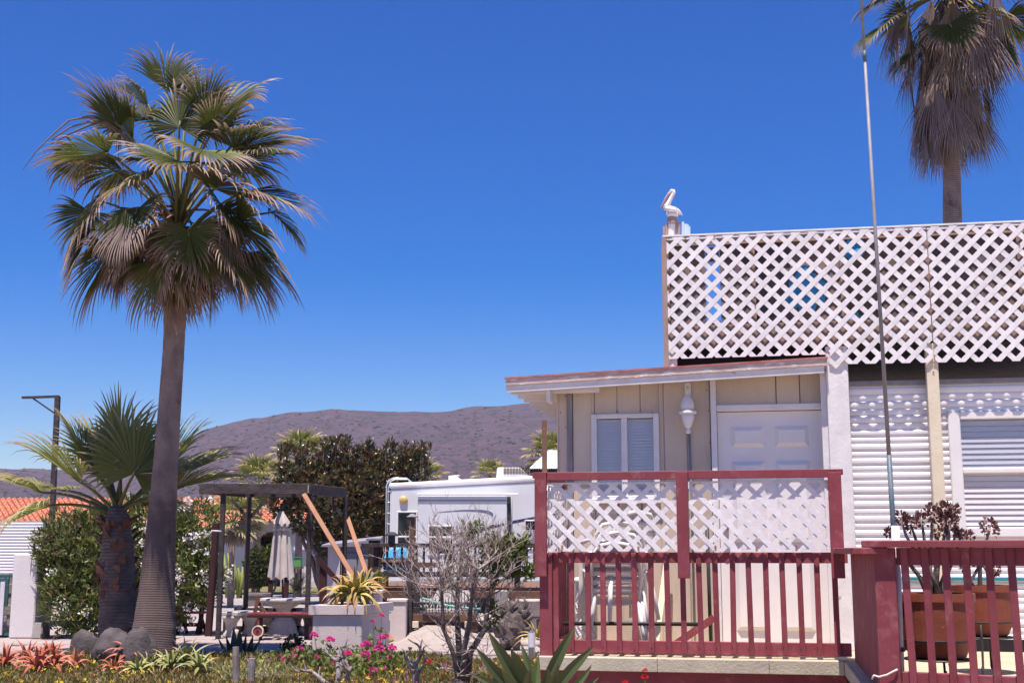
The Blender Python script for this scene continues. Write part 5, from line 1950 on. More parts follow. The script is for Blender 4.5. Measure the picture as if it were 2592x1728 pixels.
def lattice(parent, quad, frame, period, width, th, phase=(0, 0), m='lattice_white', jit=.004, gap=None, order=(1, -1)):
    """two crossed layers of slats clipped to a convex quad given in (a, z); frame(a, z, depth) -> world"""
    amin = min(p[0] for p in quad)
    amax = max(p[0] for p in quad)
    zmin = min(p[1] for p in quad)
    zmax = max(p[1] for p in quad)
    for lay, sg in ((0, order[0]), (1, order[1])):
        c0 = (amin - (zmax if sg > 0 else -zmin)) if True else 0
        lo = min(amin - sg * zmin, amin - sg * zmax)
        hi = max(amax - sg * zmin, amax - sg * zmax)
        k0 = int(math.floor((lo - phase[lay]) / period))
        k1 = int(math.ceil((hi - phase[lay]) / period))
        for k in range(k0, k1 + 1):
            c = phase[lay] + k * period + random.uniform(-jit, jit)
            hw = width / sqrt(2)
            za, zb = zmin - .5, zmax + .5
            tl = random.uniform(-.006, .006)
            strip = [(c + sg * za - hw - tl, za), (c + sg * za + hw - tl, za), (c + sg * zb + hw + tl, zb), (c + sg * zb - hw + tl, zb)]
            pl = clip_poly(strip, quad)
            if len(pl) < 3:
                continue
            ar = 0
            for i in range(len(pl)):
                ar += pl[i - 1][0] * pl[i][1] - pl[i][0] * pl[i - 1][1]
            if abs(ar) < .0012:
                continue
            dp = lay * (th if gap is None else gap) + random.uniform(0, .0009)
            pts = [frame(a, z, dp) for a, z in pl]
            vec = frame(0, 0, th * .97) - frame(0, 0, 0)
            MB().prism(pts, vec).build('slat', m, parent)


# ---- walls of tongue-and-groove boards
aL = H(1412, 1200, BW)[0]
aR = H(2092, 1200, BW)[0]
zr_l = H(1412, 980, BE)[1]
t = thing('cottage', 'small cream board cottage with white door under a low sloping roof', 'house', W((aL + aR) / 2, BW + 1, 0))


def wall_top(a):                # underside of the roof along the front
    u0, u1 = H(1280, 985, BE), H(2092, 934, BE)
    return u0[1] + (u1[1] - u0[1]) * (a - u0[0]) / (u1[0] - u0[0]) + .04


CW = .319                       # picture detail scale
wx = lambda cx: H(1250 + cx * CW, 1100, BW)[0]
wz = lambda cy, b=BW: H(1600, 850 + cy * CW, b)[1]
win0, win1 = wx(775), wx(1312)
winz0, winz1 = H(1580, 1265, BW)[1], H(1580, 1047, BW)[1]
door0, door1 = wx(1775), H(2086, 1200, BW)[0]
doorz1 = H(1950, 1040, BW)[1]
grooves = [aL] + [wx(c) for c in (625, 800, 980, 1165, 1350, 1535, 1722)]
for g0, g1 in zip(grooves, grooves[1:]):
    e0, e1 = g0 + .004, g1 - .004
    zt0, zt1 = wall_top(e0), wall_top(e1)

    def board(z0, z1a, z1b, x0=None, x1=None):
        x0 = e0 if x0 is None else x0
        x1 = e1 if x1 is None else x1
        if x1 - x0 < .01:
            return
        MB().hexa([W(x0, BW, z0), W(x1, BW, z0), W(x1, BW + .02, z0), W(x0, BW + .02, z0),
                   W(x0, BW, z1a), W(x1, BW, z1b), W(x1, BW + .02, z1b), W(x0, BW + .02, z1a)]).build('wall_board', 'siding_cream', t, bevel=.004)
    if e1 <= win0 or e0 >= win1:
        board(FLOOR, zt0, zt1)
    else:
        if e0 < win0:
            board(FLOOR, zt0, zt1, e0, win0)
        if e1 > win1:
            board(FLOOR, zt0, zt1, win1, e1)
        board(winz1, zt0, zt1, max(e0, win0 + .0005), min(e1, win1 - .0005))
        board(FLOOR, winz0, winz0, max(e0, win0 + .0005), min(e1, win1 - .0005))
d2 = [door0 - .05] + [H(1950 + c * .319, 950, BW)[0] for c in (40, 228)] + [aR]
zh = H(1950, 1025, BW)[1]
for g0, g1 in zip(d2, d2[1:]):
    MB().hexa([W(g0 + .004, BW, zh), W(g1 - .004, BW, zh), W(g1 - .004, BW + .02, zh), W(g0 + .004, BW + .02, zh),
               W(g0 + .004, BW, wall_top(g0)), W(g1 - .004, BW, wall_top(g1)), W(g1 - .004, BW + .02, wall_top(g1)), W(g0 + .004, BW + .02, wall_top(g0))]).build('wall_board', 'siding_cream', t, bevel=.004)
# sheathing behind the boards, side and back walls
mb = MB()
mb.hb(aL, win0 - .03, BW + .0205, BW + .08, .0, wall_top(aL))
mb.hb(win1 + .03, door0 - .06, BW + .0205, BW + .08, .0, wall_top(win1))
mb.hb(win0 - .029, win1 + .029, BW + .0205, BW + .08, winz1 + .05, wall_top(win0))
mb.hb(win0 - .029, win1 + .029, BW + .0205, BW + .08, 0, winz0 - .05)
mb.hb(door0 - .06, aR, BW + .0205, BW + .08, zh, wall_top(door0))
mb.hb(aL, aL + .08, BW + .081, BW + 2.6, 0, wall_top(aL))
mb.hb(aL + .081, aR, BW + 2.5, BW + 2.6, 0, wall_top(aL))
mb.hb(aR - .06, aR, BW + .081, BW + 2.49, 0, wall_top(aL) + .05)
mb.build('wall_frame', 'batten_grey', t)
MB().hb(wx(582), wx(625), BW - .014, BW - .0005, FLOOR, wall_top(wx(600))).build('batten', 'batten_grey', t)
MB().hb(aL - .004, aL + .006, BW - .01, BW + .5, FLOOR, wall_top(aL)).build('corner_trim', 'siding_cream', t)
for cx in (800, 980, 1165, 1350, 1535):
    a_ = wx(cx)
    lo_z = winz1 + .03 if cx in (980, 1165) else FLOOR
    MB().hb(a_ - .004, a_ + .004, BW + .004, BW + .0195, lo_z, wall_top(a_)).build('groove_strip', 'batten_grey', t)
# nails
mb = MB()
for (cx, cy) in ((575, 465), (530, 595), (572, 715), (620, 885), (522, 905), (800, 598), (985, 598), (1165, 598), (1700, 445), (1708, 604), (1712, 855), (1772, 412), (1772, 460), (1772, 525), (1390, 380)):
    a_, z_ = wx(cx), wz(cy)
    mb.box(W(a_, BW - .004, z_), (.010, .004, .012), (EX, EY, Z))
mb.build('nail_heads', 'rust', t, kind='stuff')

# window
w_ = MB().hb(win0 + .045, win1 - .045, BW + .035, BW + .042, winz0 + .045, winz1 - .045).build('window', 'blind', t)
mid = (win0 + win1) / 2 + .0
gl = MB()
fr = MB()
fr.hb(win0, win0 + .05, BW - .03, BW + .03, winz0, winz1)
fr.hb(win1 - .05, win1, BW - .03, BW + .03, winz0, winz1)
fr.hb(win0 + .05, win1 - .05, BW - .03, BW + .03, winz1 - .04, winz1)
fr.hb(win0 + .05, win1 - .05, BW - .03, BW + .03, winz0, winz0 + .04)
fr.hb(mid - .035, mid + .02, BW - .022, BW + .03, winz0 + .04, winz1 - .04)
fr.build('frame', 'white_paint', w_, bevel=.006)
MB().hb(win0 - .02, win1 + .02, BW - .05, BW - .031, winz0 - .03, winz0 + .012).build('sill', 'white_paint', w_, bevel=.004)
nsl = 24
for half, (q0, q1) in enumerate(((win0 + .052, mid - .037), (mid + .022, win1 - .052))):
    for k in range(nsl):
        z_ = winz0 + .05 + (winz1 - winz0 - .1) * (k + .5) / nsl
        hz = (winz1 - winz0 - .1) / nsl
        c = [W(q0, BW + .018, z_ - hz * .455), W(q1, BW + .018, z_ - hz * .455), W(q1, BW + .024, z_ + hz * .455), W(q0, BW + .024, z_ + hz * .455)]
        MB().prism(c, EY * .0015).build('blind_slat', 'blind', w_)
# the panes: thin real glass
m_, nt_, b_, out_ = _base('window_glass')
b_.inputs['Roughness'].default_value = .02
tr_ = nt_.nodes.new('ShaderNodeBsdfTransparent')
tr_.inputs[0].default_value = (.93, .94, .97, 1)
gs_ = nt_.nodes.new('ShaderNodeBsdfGlossy')
gs_.inputs['Roughness'].default_value = .03
fn_ = nt_.nodes.new('ShaderNodeValue')
fn_.outputs[0].default_value = .04
mx_ = nt_.nodes.new('ShaderNodeMixShader')
nt_.links.new(fn_.outputs[0], mx_.inputs[0])
nt_.links.new(tr_.outputs[0], mx_.inputs[1])
nt_.links.new(gs_.outputs[0], mx_.inputs[2])
nt_.links.new(mx_.outputs[0], out_.inputs[0])
for (q0, q1) in ((win0 + .0505, mid - .0355), (mid + .0205, win1 - .0505)):
    MB().hb(q0, q1, BW - .004, BW, winz0 + .0405, winz1 - .0405).build('pane', 'window_glass', w_)

# door
do = thing
dr_ = MB().hb(door0, door1, BW + .03, BW + .075, FLOOR + .01, doorz1).build('door', 'door_white', t)
dw = door1 - door0
dh = doorz1 - FLOOR
for c_ in (0, 1):
    p0 = door0 + dw * (.13 + c_ * .42)
    p1 = p0 + dw * .32
    for (f0, f1) in ((.065, .155), (.215, .56), (.62, .93)):
        z1_, z0_ = doorz1 - dh * f0, doorz1 - dh * f1
        e = .035
        # sunk bevelled moulding round a raised field
        mbd = MB()
        o_ = [(p0, z0_), (p1, z0_), (p1, z1_), (p0, z1_)]
        i_ = [(p0 + e, z0_ + e), (p1 - e, z0_ + e), (p1 - e, z1_ - e), (p0 + e, z1_ - e)]
        vs = [W(a, BW + .0295, z) for a, z in o_] + [W(a, BW + .004, z) for a, z in i_]
        mbd.add(vs, [(4, 5, 6, 7)] + [(k, (k + 1) % 4, 4 + (k + 1) % 4, 4 + k) for k in range(4)])
        mbd.build('raised_panel', 'door_white', dr_)
kx, kz = H(1837, 1333, BW - .03)
MB().tube([W(kx, BW + .03, kz), W(kx, BW - .01, kz), W(kx, BW - .015, kz), W(kx, BW - .05, kz)], [.028, .02, .032, .022], 14).build('knob', 'galvanised', dr_, smooth=True)
fr = MB()
fr.hb(door0 - .055, door0 - .004, BW - .035, BW + .079, FLOOR, wall_top(door0) - .0)
fr.hb(door0 - .003, door1 + .003, BW - .03, BW + .079, doorz1 + .006, doorz1 + .06)
fr.hb(door1 + .004, aR + .02, BW - .03, BW + .079, FLOOR, doorz1 + .06)
fr.build('door_frame', 'white_paint', t, bevel=.005)

# ---- roof
fl = H(1280, 958, BE)
frr = H(2092, 906, BE)
zdr = .055
roof = MB()


def slab(a0, a1, b0, b1, zA, zB, th0, th1):
    return [W(a0, b0, zA + th0), W(a1, b0, zB + th0), W(a1, b1, zB + th0), W(a0, b1, zA + th0),
            W(a0, b0, zA + th1), W(a1, b0, zB + th1), W(a1, b1, zB + th1), W(a0, b1, zA + th1)]


ro = MB().hexa(slab(fl[0] + .02, frr[0], BE + .03, BE + 3.0, fl[1], frr[1], -.05, -.005)).build('roof', 'white_paint', t)
MB().hexa(slab(fl[0] - .01, frr[0] + .01, BE - .012, BE + 3.02, fl[1], frr[1], -.004, .012)).build('roofing', 'roof_felt', ro)
MB().hexa(slab(fl[0], frr[0], BE - .002, BE + .025, fl[1], frr[1], -.062, -.0045)).build('drip_edge', 'drip_board', ro)
MB().hexa(slab(fl[0] + .003, frr[0] - .02, BE + .012, BE + .045, fl[1], frr[1], -.125, -.0625)).build('fascia', 'old_white', ro, bevel=.004)
MB().hexa(slab(fl[0], fl[0] + .018, BE + .0255, BE + 3.0, fl[1], fl[1], -.055, -.005)).build('side_fascia', 'cream_paint', ro)
for k in range(8):              # lookouts under the left overhang
    b_ = BE + .10 + k * .31
    MB().hexa(slab(fl[0] + .03, aL - .006 if b_ > BW - .02 else aL + .4, b_, b_ + .038, fl[1], fl[1] + .0, -.13, -.0505)).build('rafter', 'white_paint', ro)
bx, bz = H(1388, 980, BE + .06)
MB().hexa([W(bx - .018, BE + .05, bz - .13), W(bx + .018, BE + .05, bz - .13), W(bx + .018, BW - .015, bz - .13), W(bx - .018, BW - .015, bz - .13),
           W(bx - .018, BE + .05, bz + .0), W(bx + .018, BE + .05, bz + .0), W(bx + .018, BW - .015, bz + .0), W(bx - .018, BW - .015, bz + .0)]).build('beam_end', 'white_paint', ro, bevel=.003)
sp = thing('dummy', '', '') if False else None

# ---- wall lantern
la, lz = H(1741, 1050, BW - .10)
t = thing('wall_lantern', 'white coach lantern with frosted shade on the cottage wall', 'lamp', W(la, BW, H(1741, 1100, BW - .1)[1]))
lzv = lambda v: H(1741, v, BW - .10)[1]
cpos = W(la, BW - .10, 0)
k_ = lambda n: px(n, 10.5)
MB().lathe([(k_(5), lzv(1097)), (k_(7), lzv(1090)), (k_(3), lzv(1085)), (k_(9), lzv(1080)), (k_(16), lzv(1060)), (k_(17), lzv(1048))], cpos, 20).build('shade', 'frosted', t, smooth=True)
MB().lathe([(k_(18), lzv(1047.9)), (k_(24), lzv(1046)), (k_(24), lzv(1042)), (k_(18), lzv(1038))], cpos, 20).build('collar', 'white_paint', t)
MB().lathe([(k_(16), lzv(1037.9)), (k_(17), lzv(1022)), (k_(13), lzv(1010)), (k_(7), lzv(1003)), (k_(3), lzv(998))], cpos, 16, wob=lambda q, z: 1 + .08 * cos(8 * q)).build('crown', 'old_white', t, smooth=True)
MB().tube([cpos + Z * lzv(1000), cpos + Z * lzv(985), W(la, BW - .06, lzv(978)), W(la, BW - .012, lzv(983))], k_(3.4), 8).build('arm', 'white_paint', t, smooth=True)
MB().hb(la - k_(8), la + k_(8), BW - .024, BW - .0005, lzv(1000), lzv(965)).build('wall_plate', 'white_paint', t, bevel=.006)
MB().tube([W(la + .004, BW - .016, lzv(1092)), W(la + .012, BW - .016, lzv(1250)), W(la + .012, BW - .016, lzv(1600))], .011, 8).build('conduit', 'galvanised', t, smooth=True)

# ================================================================ roof terrace with lattice screen
zP = lambda u, v, b=BP: H(u, v, b)
t = thing('roof_terrace', 'roof terrace screened with white diamond lattice above the trailer', 'terrace', W(H(2150, 1000, BP)[0], BP, 0))
aTL = H(1680, 700, BP)[0]
aJ = H(2352, 700, BP)[0]
aTR = H(2592, 700, BP)[0] + .75
zt_l, zt_r = H(1680, 598, BP)[1], H(2592, 560, BP)[1]


def ztop(a):
    return zt_l + (zt_r - zt_l) * (a - aTL) / (H(2592, 560, BP)[0] - aTL)


def zb1(a):                     # bottom of the lattice, stepping over the cottage roof
    p0, p1 = H(1700, 908, BP), H(2080, 897, BP)
    return p0[1] + (p1[1] - p0[1]) * (a - p0[0]) / (p1[0] - p0[0])


def zb2(a):
    p0, p1 = H(2140, 921, BP), H(2592, 913, BP)
    return p0[1] + (p1[1] - p0[1]) * (a - p0[0]) / (p1[0] - p0[0])


aS = H(2098, 900, BP)[0]
fr_ = lambda a, z, d: W(a, BP + d, z)
PER = .147
e = .012
quads = [([(aTL + .03, zb1(aTL)), (aS, zb1(aS)), (aS, ztop(aS) - e), (aTL + .03, ztop(aTL) - e)]),
         ([(aS + .0005, zb2(aS)), (aJ - .004, zb2(aJ)), (aJ - .004, ztop(aJ) - e), (aS + .0005, ztop(aS) - e)]),
         ([(aJ + .004, zb2(aJ)), (aTR, zb2(aTR)), (aTR, ztop(aTR) - e), (aJ + .004, ztop(aJ) - e)])]
for q in quads:
    lp = MB().hb(q[0][0], q[1][0], BP + .026, BP + .034, q[3][1] - .02, q[3][1]).build('lattice_panel', 'lattice_white', t)
    lattice(lp, q, fr_, PER, .043, .006, gap=.002)
# timber frame right behind the lattice
fb0, fb1 = BP + .036, BP + .075
MB().hexa([W(aTL, fb0, ztop(aTL) - .085), W(aTR, fb0, ztop(aTR) - .085), W(aTR, fb1, ztop(aTR) - .085), W(aTL, fb1, ztop(aTL) - .085),
           W(aTL, fb0, ztop(aTL) - .002), W(aTR, fb0, ztop(aTR) - .002), W(aTR, fb1, ztop(aTR) - .002), W(aTL, fb1, ztop(aTL) - .002)]).build('top_plate', 'frame_tan', t)
MB().hexa([W(aTL - .005, fb0 - .015, ztop(aTL)), W(aTR, fb0 - .015, ztop(aTR)), W(aTR, fb1 + .05, ztop(aTR)), W(aTL - .005, fb1 + .05, ztop(aTL)),
           W(aTL - .005, fb0 - .015, ztop(aTL) + .015), W(aTR, fb0 - .015, ztop(aTR) + .015), W(aTR, fb1 + .05, ztop(aTR) + .015), W(aTL - .005, fb1 + .05, ztop(aTL) + .015)]).build('coping', 'white_paint', t)
zfl = zb1(aTL) + .10
MB().hb(aTL, aTR, fb0, fb1, zfl, zfl + .20).build('bottom_plate', 'frame_tan', t)
for u, w in ((1684, .07), (1905, .05), (2135, .05), (2352, .08), (2590, .06)):
    a_ = H(u, 700, BP)[0]
    MB().hb(a_ - w / 2, a_ + w / 2, fb0 + .001, fb1 - .001, zfl + .201, ztop(a_) - .086).build('stud', 'frame_tan', t)
# the corner post of the screen, peeling paint
MB().hb(aTL - .012, aTL + .028, BP + .0, BP + .035, zb1(aTL) - .09, ztop(aTL) - .003).build('corner_post', 'frame_tan', t)
MB().hb(aTL + .0285, aTL + .10, BP + .0355, BP + .08, zb1(aTL) - .09, zfl - .001).build('corner_foot', 'old_white', t)
# screen sheets behind the frame (a gap is left near the corner)
bs = BP + .085
gaps = (H(1787, 700, bs)[0], H(1822, 700, bs)[0])
edges = [aTL, gaps[0], gaps[1], H(1905, 700, bs)[0], H(2010, 700, bs)[0], H(2135, 700, bs)[0], H(2240, 700, bs)[0], H(2352, 700, bs)[0], H(2470, 700, bs)[0], aTR]
for i, (e0, e1) in enumerate(zip(edges, edges[1:])):
    hi_ = ztop(e0) - .05
    z0_ = zfl
    if i == 1:
        hi_ = H(1800, 812, bs)[1]
    MB().hb(e0 + (.004 if i in (0, 2) else -.03), e1 - .004, bs + (i % 2) * .012, bs + (i % 2) * .012 + .01, z0_, hi_ if i == 1 else ztop(e0) - .02).build('screen_sheet', 'screen_brown', t)
MB().hb(gaps[0] + .002, gaps[1] - .002, bs - .01, bs - .001, H(1800, 665, bs)[1], ztop(gaps[0]) - .10).build('screen_sheet', 'screen_brown', t)
# terrace floor: the dark underside above the trailer
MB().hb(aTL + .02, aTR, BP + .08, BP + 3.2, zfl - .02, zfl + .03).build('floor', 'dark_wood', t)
MB().hb(aTL + .02, aTR, BP + .0765, BP + .079, zb1(aS) - .20, zfl - .021).build('dark_gap_strip', 'dark_void', t) if False else None
aj1 = H(2092, 900, BP)[0]
zra = lambda a: fl[1] + (frr[1] - fl[1]) * (a - fl[0]) / (frr[0] - fl[0]) + .014
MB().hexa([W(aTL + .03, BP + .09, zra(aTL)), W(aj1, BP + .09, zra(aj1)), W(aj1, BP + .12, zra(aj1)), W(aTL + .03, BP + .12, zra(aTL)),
           W(aTL + .03, BP + .09, zfl - .021), W(aj1, BP + .09, zfl - .021), W(aj1, BP + .12, zfl - .021), W(aTL + .03, BP + .12, zfl - .021)]).build('dark_gap_strip', 'dark_void', t)  # near-black strip: shade of the gap between roof and terrace put into colour
# posts
pa0, pa1 = H(2094, 1000, BP)[0], H(2150, 1000, BP)[0]
MB().hb(pa0, pa1, BP + .0225, BP + .12, FLOOR, zfl - .025).build('post', 'old_white', t, bevel=.006)
MB().hb(pa0 - .05, pa0 - .001, BP + .09, BP + .12, FLOOR, frr[1] - .1).build('post_trim', 'white_paint', t)
c0, c1 = H(2355, 1100, BP)[0], H(2386, 1100, BP)[0]
MB().hb(c0, c1, BP + .0225, BP + .11, FLOOR, zfl - .025).build('post', 'cream_paint', t, bevel=.004)
MB().hb(c1 + 1.6, c1 + 1.7, BP + .0225, BP + .11, FLOOR, zfl - .025).build('post', 'cream_paint', t, bevel=.004)
# rusty screws and plates
mb = MB()
for (u, v) in ((1692, 604), (1735, 604), (1690, 648), (1694, 735), (1808, 598), (1908, 640), (1910, 707), (1912, 774), (1916, 795), (2340, 623), (2350, 700), (2356, 770), (2348, 870), (2365, 900), (2362, 917), (1946, 591), (2300, 580),
               (1960, 830), (2098, 893), (2132, 882), (2580, 620)):
    a_, z_ = H(u, v, BP)
    mb.box(W(a_, BP - .002, z_), (.014, .006, .016), (EX, EY, Z))
mb.build('screw_heads', 'rust', t, kind='stuff')

# blue tarps crumpled behind the lattice
def crumple(name, label, u0, u1, v0, v1, b, seed):
    a0, z1_ = H(u0, v0, b)
    a1, z0_ = H(u1, v1, b)
    n = 14
    vs, fs = [], []
    for j in range(n + 1):
        for i in range(n + 1):
            fx, fz = i / n, j / n
            q = .5 + .5 * noise.noise(Vector((fx * 2 + seed, fz * 2, seed)))
            a_ = a0 + (a1 - a0) * (fx + .14 * noise.noise(Vector((fx * 3, fz * 3, seed + 4))))
            z_ = z0_ + (z1_ - z0_) * (fz + .16 * noise.noise(Vector((fx * 3, fz * 3, seed + 9))))
            vs.append(tuple(W(a_, b + .02 * noise.noise(Vector((fx * 4, fz * 4, seed + 2))), z_)))
    for j in range(n):
        for i in range(n):
            ex_, ez_ = (i + .5) / n * 2 - 1, (j + .5) / n * 2 - 1
            if ex_ ** 2 + ez_ ** 2 < .95 + .35 * noise.noise(Vector((ex_ * 2, ez_ * 2, seed + 1))):
                fs.append((j * (n + 1) + i, j * (n + 1) + i + 1, (j + 1) * (n + 1) + i + 1, (j + 1) * (n + 1) + i))
    finish(name, np.array(vs), fs, 'blue_tarp', None, True, label=label, cat='tarp', group='blue tarps behind the roof lattice')


crumple('blue_tarp', 'largest bright blue tarp behind the middle of the roof lattice', 1985, 2092, 682, 785, BP + .06, 2)
crumple('blue_tarp', 'small blue tarp low behind the roof lattice near the flagpole', 2085, 2250, 795, 850, BP + .06, 6)
crumple('blue_tarp', 'small blue tarp high behind the roof lattice left of the flagpole', 2130, 2190, 605, 655, BP + .06, 12)

# ---- pelican on its piling
CPL = .102
bp_ = BP + .16
pl = lambda cx, cy: H(1640 + cx * CPL, 460 + cy * CPL, bp_)
PP = lambda cx, cy, db=0: W(pl(cx, cy)[0], bp_ + db, pl(cx, cy)[1])
t = thing('pelican_statue', 'white painted pelican statue perched on a piling at the roof corner', 'statue', PP(600, 1330))
kk = px(CPL, 10.7)
body = MB()
body.tube([PP(400, 625), PP(440, 655), PP(540, 690), PP(650, 710), PP(740, 745), PP(810, 790), PP(862, 830)], [36 * kk, 85 * kk, 118 * kk, 120 * kk, 92 * kk, 50 * kk, 14 * kk], 14, .8)
body.tube([PP(420, 680), PP(470, 600), PP(510, 540), PP(560, 440), PP(610, 340), PP(640, 280), PP(630, 235), PP(585, 228), PP(545, 255)], [74 * kk, 72 * kk, 62 * kk, 54 * kk, 52 * kk, 55 * kk, 56 * kk, 50 * kk, 30 * kk], 12)
body.build('bird', 'pelican_white', t, smooth=True)
b1 = MB().tube([PP(560, 262), PP(500, 330), PP(430, 450), PP(370, 570), PP(330, 650), PP(312, 690)], [40 * kk, 42 * kk, 36 * kk, 28 * kk, 18 * kk, 7 * kk], 10)
b1.build('bill', 'pelican_brown', t, smooth=True)
MB().tube([PP(420, 625, -.045), PP(560, 660, -.075), PP(700, 690, -.065), PP(840, 800, -.02)], [16 * kk, 34 * kk, 30 * kk, 8 * kk], 8, .5).build('wing', 'pelican_white', t, smooth=True)
MB().tube([PP(610, 780), PP(610, 880)], [170 * kk, 140 * kk], 12).build('breast', 'pelican_white', t, smooth=True)
MB().lathe([(145 * kk, 0), (150 * kk, 60 * kk), (135 * kk, 80 * kk), (135 * kk, 180 * kk)], PP(610, 1050), 14).build('stump', 'pelican_brown', t)
for (cx, w, top_) in ((400, 36, 1110), (470, 45, 1060), (590, 100, 1060), (700, 45, 1010), (770, 45, 1010)):
    p0, p1 = PP(cx, 1335), PP(cx, top_)
    MB().tube([p0, p1], w * kk, 9).build('piling', 'pelican_brown' if w < 90 else 'pelican_white', t)
t = thing('glass_ornament', 'stepped row of pale glass tubes beside the pelican', 'ornament', PP(940, 1330))
for (cx, w, top_) in ((870, 38, 1000), (935, 42, 1050), (985, 34, 1060), (1030, 30, 1110)):
    MB().tube([PP(cx, 1335), PP(cx, top_)], w * kk, 9).build('tube', 'glass_block', t, smooth=False)

# ================================================================ the house trailer behind the deck
aT0 = H(2136, 1100, BT)[0]
aT1 = aT0 + 4.2
zT = H(2300, 975, BT)[1]
t = thing('house_trailer', 'white ribbed aluminium house trailer behind the right deck', 'trailer', W(aT0 + 2, BT + 1, 0))
tw0, tw1 = H(2418, 1100, BT)[0], H(2418, 1100, BT)[0] + 1.0
twz1, twz0 = H(2450, 1056, BT)[1], H(2450, 1340, BT)[1]
prof = [(0, 0), (.06, .009), (.16, .013), (.32, .014), (.42, .010), (.48, .002), (.54, .0), (.60, .006), (.70, .009), (.86, .009), (.94, .004)]
pit = px(37, 10.4)


def sidings(a0, a1, z0, z1):
    vs, fs = [], []
    k = math.floor(z0 / pit)
    rows = []
    while k * pit < z1:
        for (f_, d_) in prof:
            z = (k + f_) * pit
            if z0 <= z <= z1:
                rows.append((z, d_))
        k += 1
    rows = [(z0, .0)] + rows + [(z1, .0)]
    for (z, d_) in rows:
        vs += [W(a0, BT - d_, z), W(a1, BT - d_, z)]
    for i in range(len(rows) - 1):
        fs.append((2 * i, 2 * i + 1, 2 * i + 3, 2 * i + 2))
    return [tuple(v) for v in vs], fs


for (a0, a1, z0, z1) in ((aT0 + .06, tw0 - .05, FLOOR + .1, zT), (tw1 + .05, aT1, FLOOR + .1, zT), (tw0 - .05, tw1 + .05, twz1 + .05, zT), (tw0 - .05, tw1 + .05, FLOOR + .1, twz0 - .06)):
    v_, f_ = sidings(a0, a1, z0, z1)
    finish('siding', np.array(v_), f_, 'trailer_white', t)
mb = MB()
pts = [(aT0, FLOOR + .1), (aT0 + .06, FLOOR + .1), (aT0 + .06, zT + .02), (aT0 + .04, zT), (aT0 + .012, zT - .03), (aT0, zT - .09)]
mb.prism([W(a, BT + .001, z) for a, z in pts], EY * 2.3)
mb.hb(aT0 + .061, aT1, BT + .03, BT + 2.3, FLOOR + .1, zT - .01)
mb.build('body', 'trailer_white', t)
MB().hb(aT0 + .05, aT1, BT - .03, BT + .02, zT + .001, zT + .045).build('roof_gutter', 'galvanised', t, bevel=.006)
MB().hb(aT0, aT1, BT - .028, BT - .001, H(2300, 1468, BT)[1], H(2300, 1460, BT)[1]).build('stripe', 'teal_trim', t)
MB().hb(aT0, aT1, BT + .02, BT + 2.3, .1, FLOOR + .099).build('chassis', 'black_metal', t)
w_ = MB().hb(tw0 + .05, tw1 - .05, BT + .012, BT + .02, twz0 + .05, twz1 - .05).build('window', 'blind', t)
fr = MB()
fr.hb(tw0 - .06, tw0 + .04, BT - .045, BT + .02, twz0 - .06, twz1 + .05)
fr.hb(tw1 - .04, tw1 + .06, BT - .045, BT + .02, twz0 - .06, twz1 + .05)
fr.hb(tw0 + .0405, tw1 - .0405, BT - .045, BT + .02, twz1 - .02, twz1 + .05)
fr.hb(tw0 + .0405, tw1 - .0405, BT - .045, BT + .02, twz0 - .06, twz0 + .02)
zm = H(2500, 1190, BT)[1]
fr.hb(tw0 + .0405, tw1 - .0405, BT - .035, BT + .0, zm - .025, zm + .02)
fr.build('frame', 'plastic_white', w_, bevel=.008)
n = 19
for k in range(n):
    z_ = twz0 + .03 + (twz1 - twz0 - .06) * (k + .5) / n
    hz = (twz1 - twz0 - .06) / n
    c = [W(tw0 + .042, BT - .002, z_ - hz * .44), W(tw1 - .042, BT - .002, z_ - hz * .44), W(tw1 - .042, BT + .006, z_ + hz * .44), W(tw0 + .042, BT + .006, z_ + hz * .44)]
    MB().prism(c, EY * .0015).build('blind_slat', 'blind', w_)
MB().hb(tw0 + .041, tw1 - .041, BT - .022, BT - .018, zm + .021, twz1 - .021).build('pane', 'window_glass', w_)

# ================================================================ the deck
aE = H(2137, 1680, 0)[0]                       # right end of the front edge
N0w = P(2212, 1400, 7.7)
N0 = ((N0w - O).dot(EX), (N0w - O).dot(EY))    # corner of the near railing
aPn = H(2152, 1400, 0.02)[0]                   # side panel, far end
E2 = Vector((1, -.55, 0)).normalized()
e2a, e2b = E2.dot(EX), E2.dot(EY)
deck = thing('red_deck', 'raised wooden deck with cream boards and dark red skirt around the cottage', 'deck', W(1.5, .4, 0))
bw = .142
nb = int((BW + .0) / bw)
for k in range(-18, nb + 1):
    b0 = k * bw + .012
    b1 = b0 + bw - .007
    if b1 > BW + .06:
        b1 = BW + .06
    if b0 >= 0:
        a0, a1 = -.01, aT1
    elif b0 > N0[1]:
        a0, a1 = aE + .03, aT1
    else:
        a0 = N0[0] + (N0[1] - b0) * (-e2a / e2b) * -1 if False else N0[0] + (b0 - N0[1]) / e2b * e2a
        a1 = aT1
    if b0 > 0 and b1 > BT - .05:
        pass
    MB().hb(a0, a1, b0, b1, FLOOR - .038, FLOOR).build('floor_board', 'deck_cream', deck, bevel=.004)
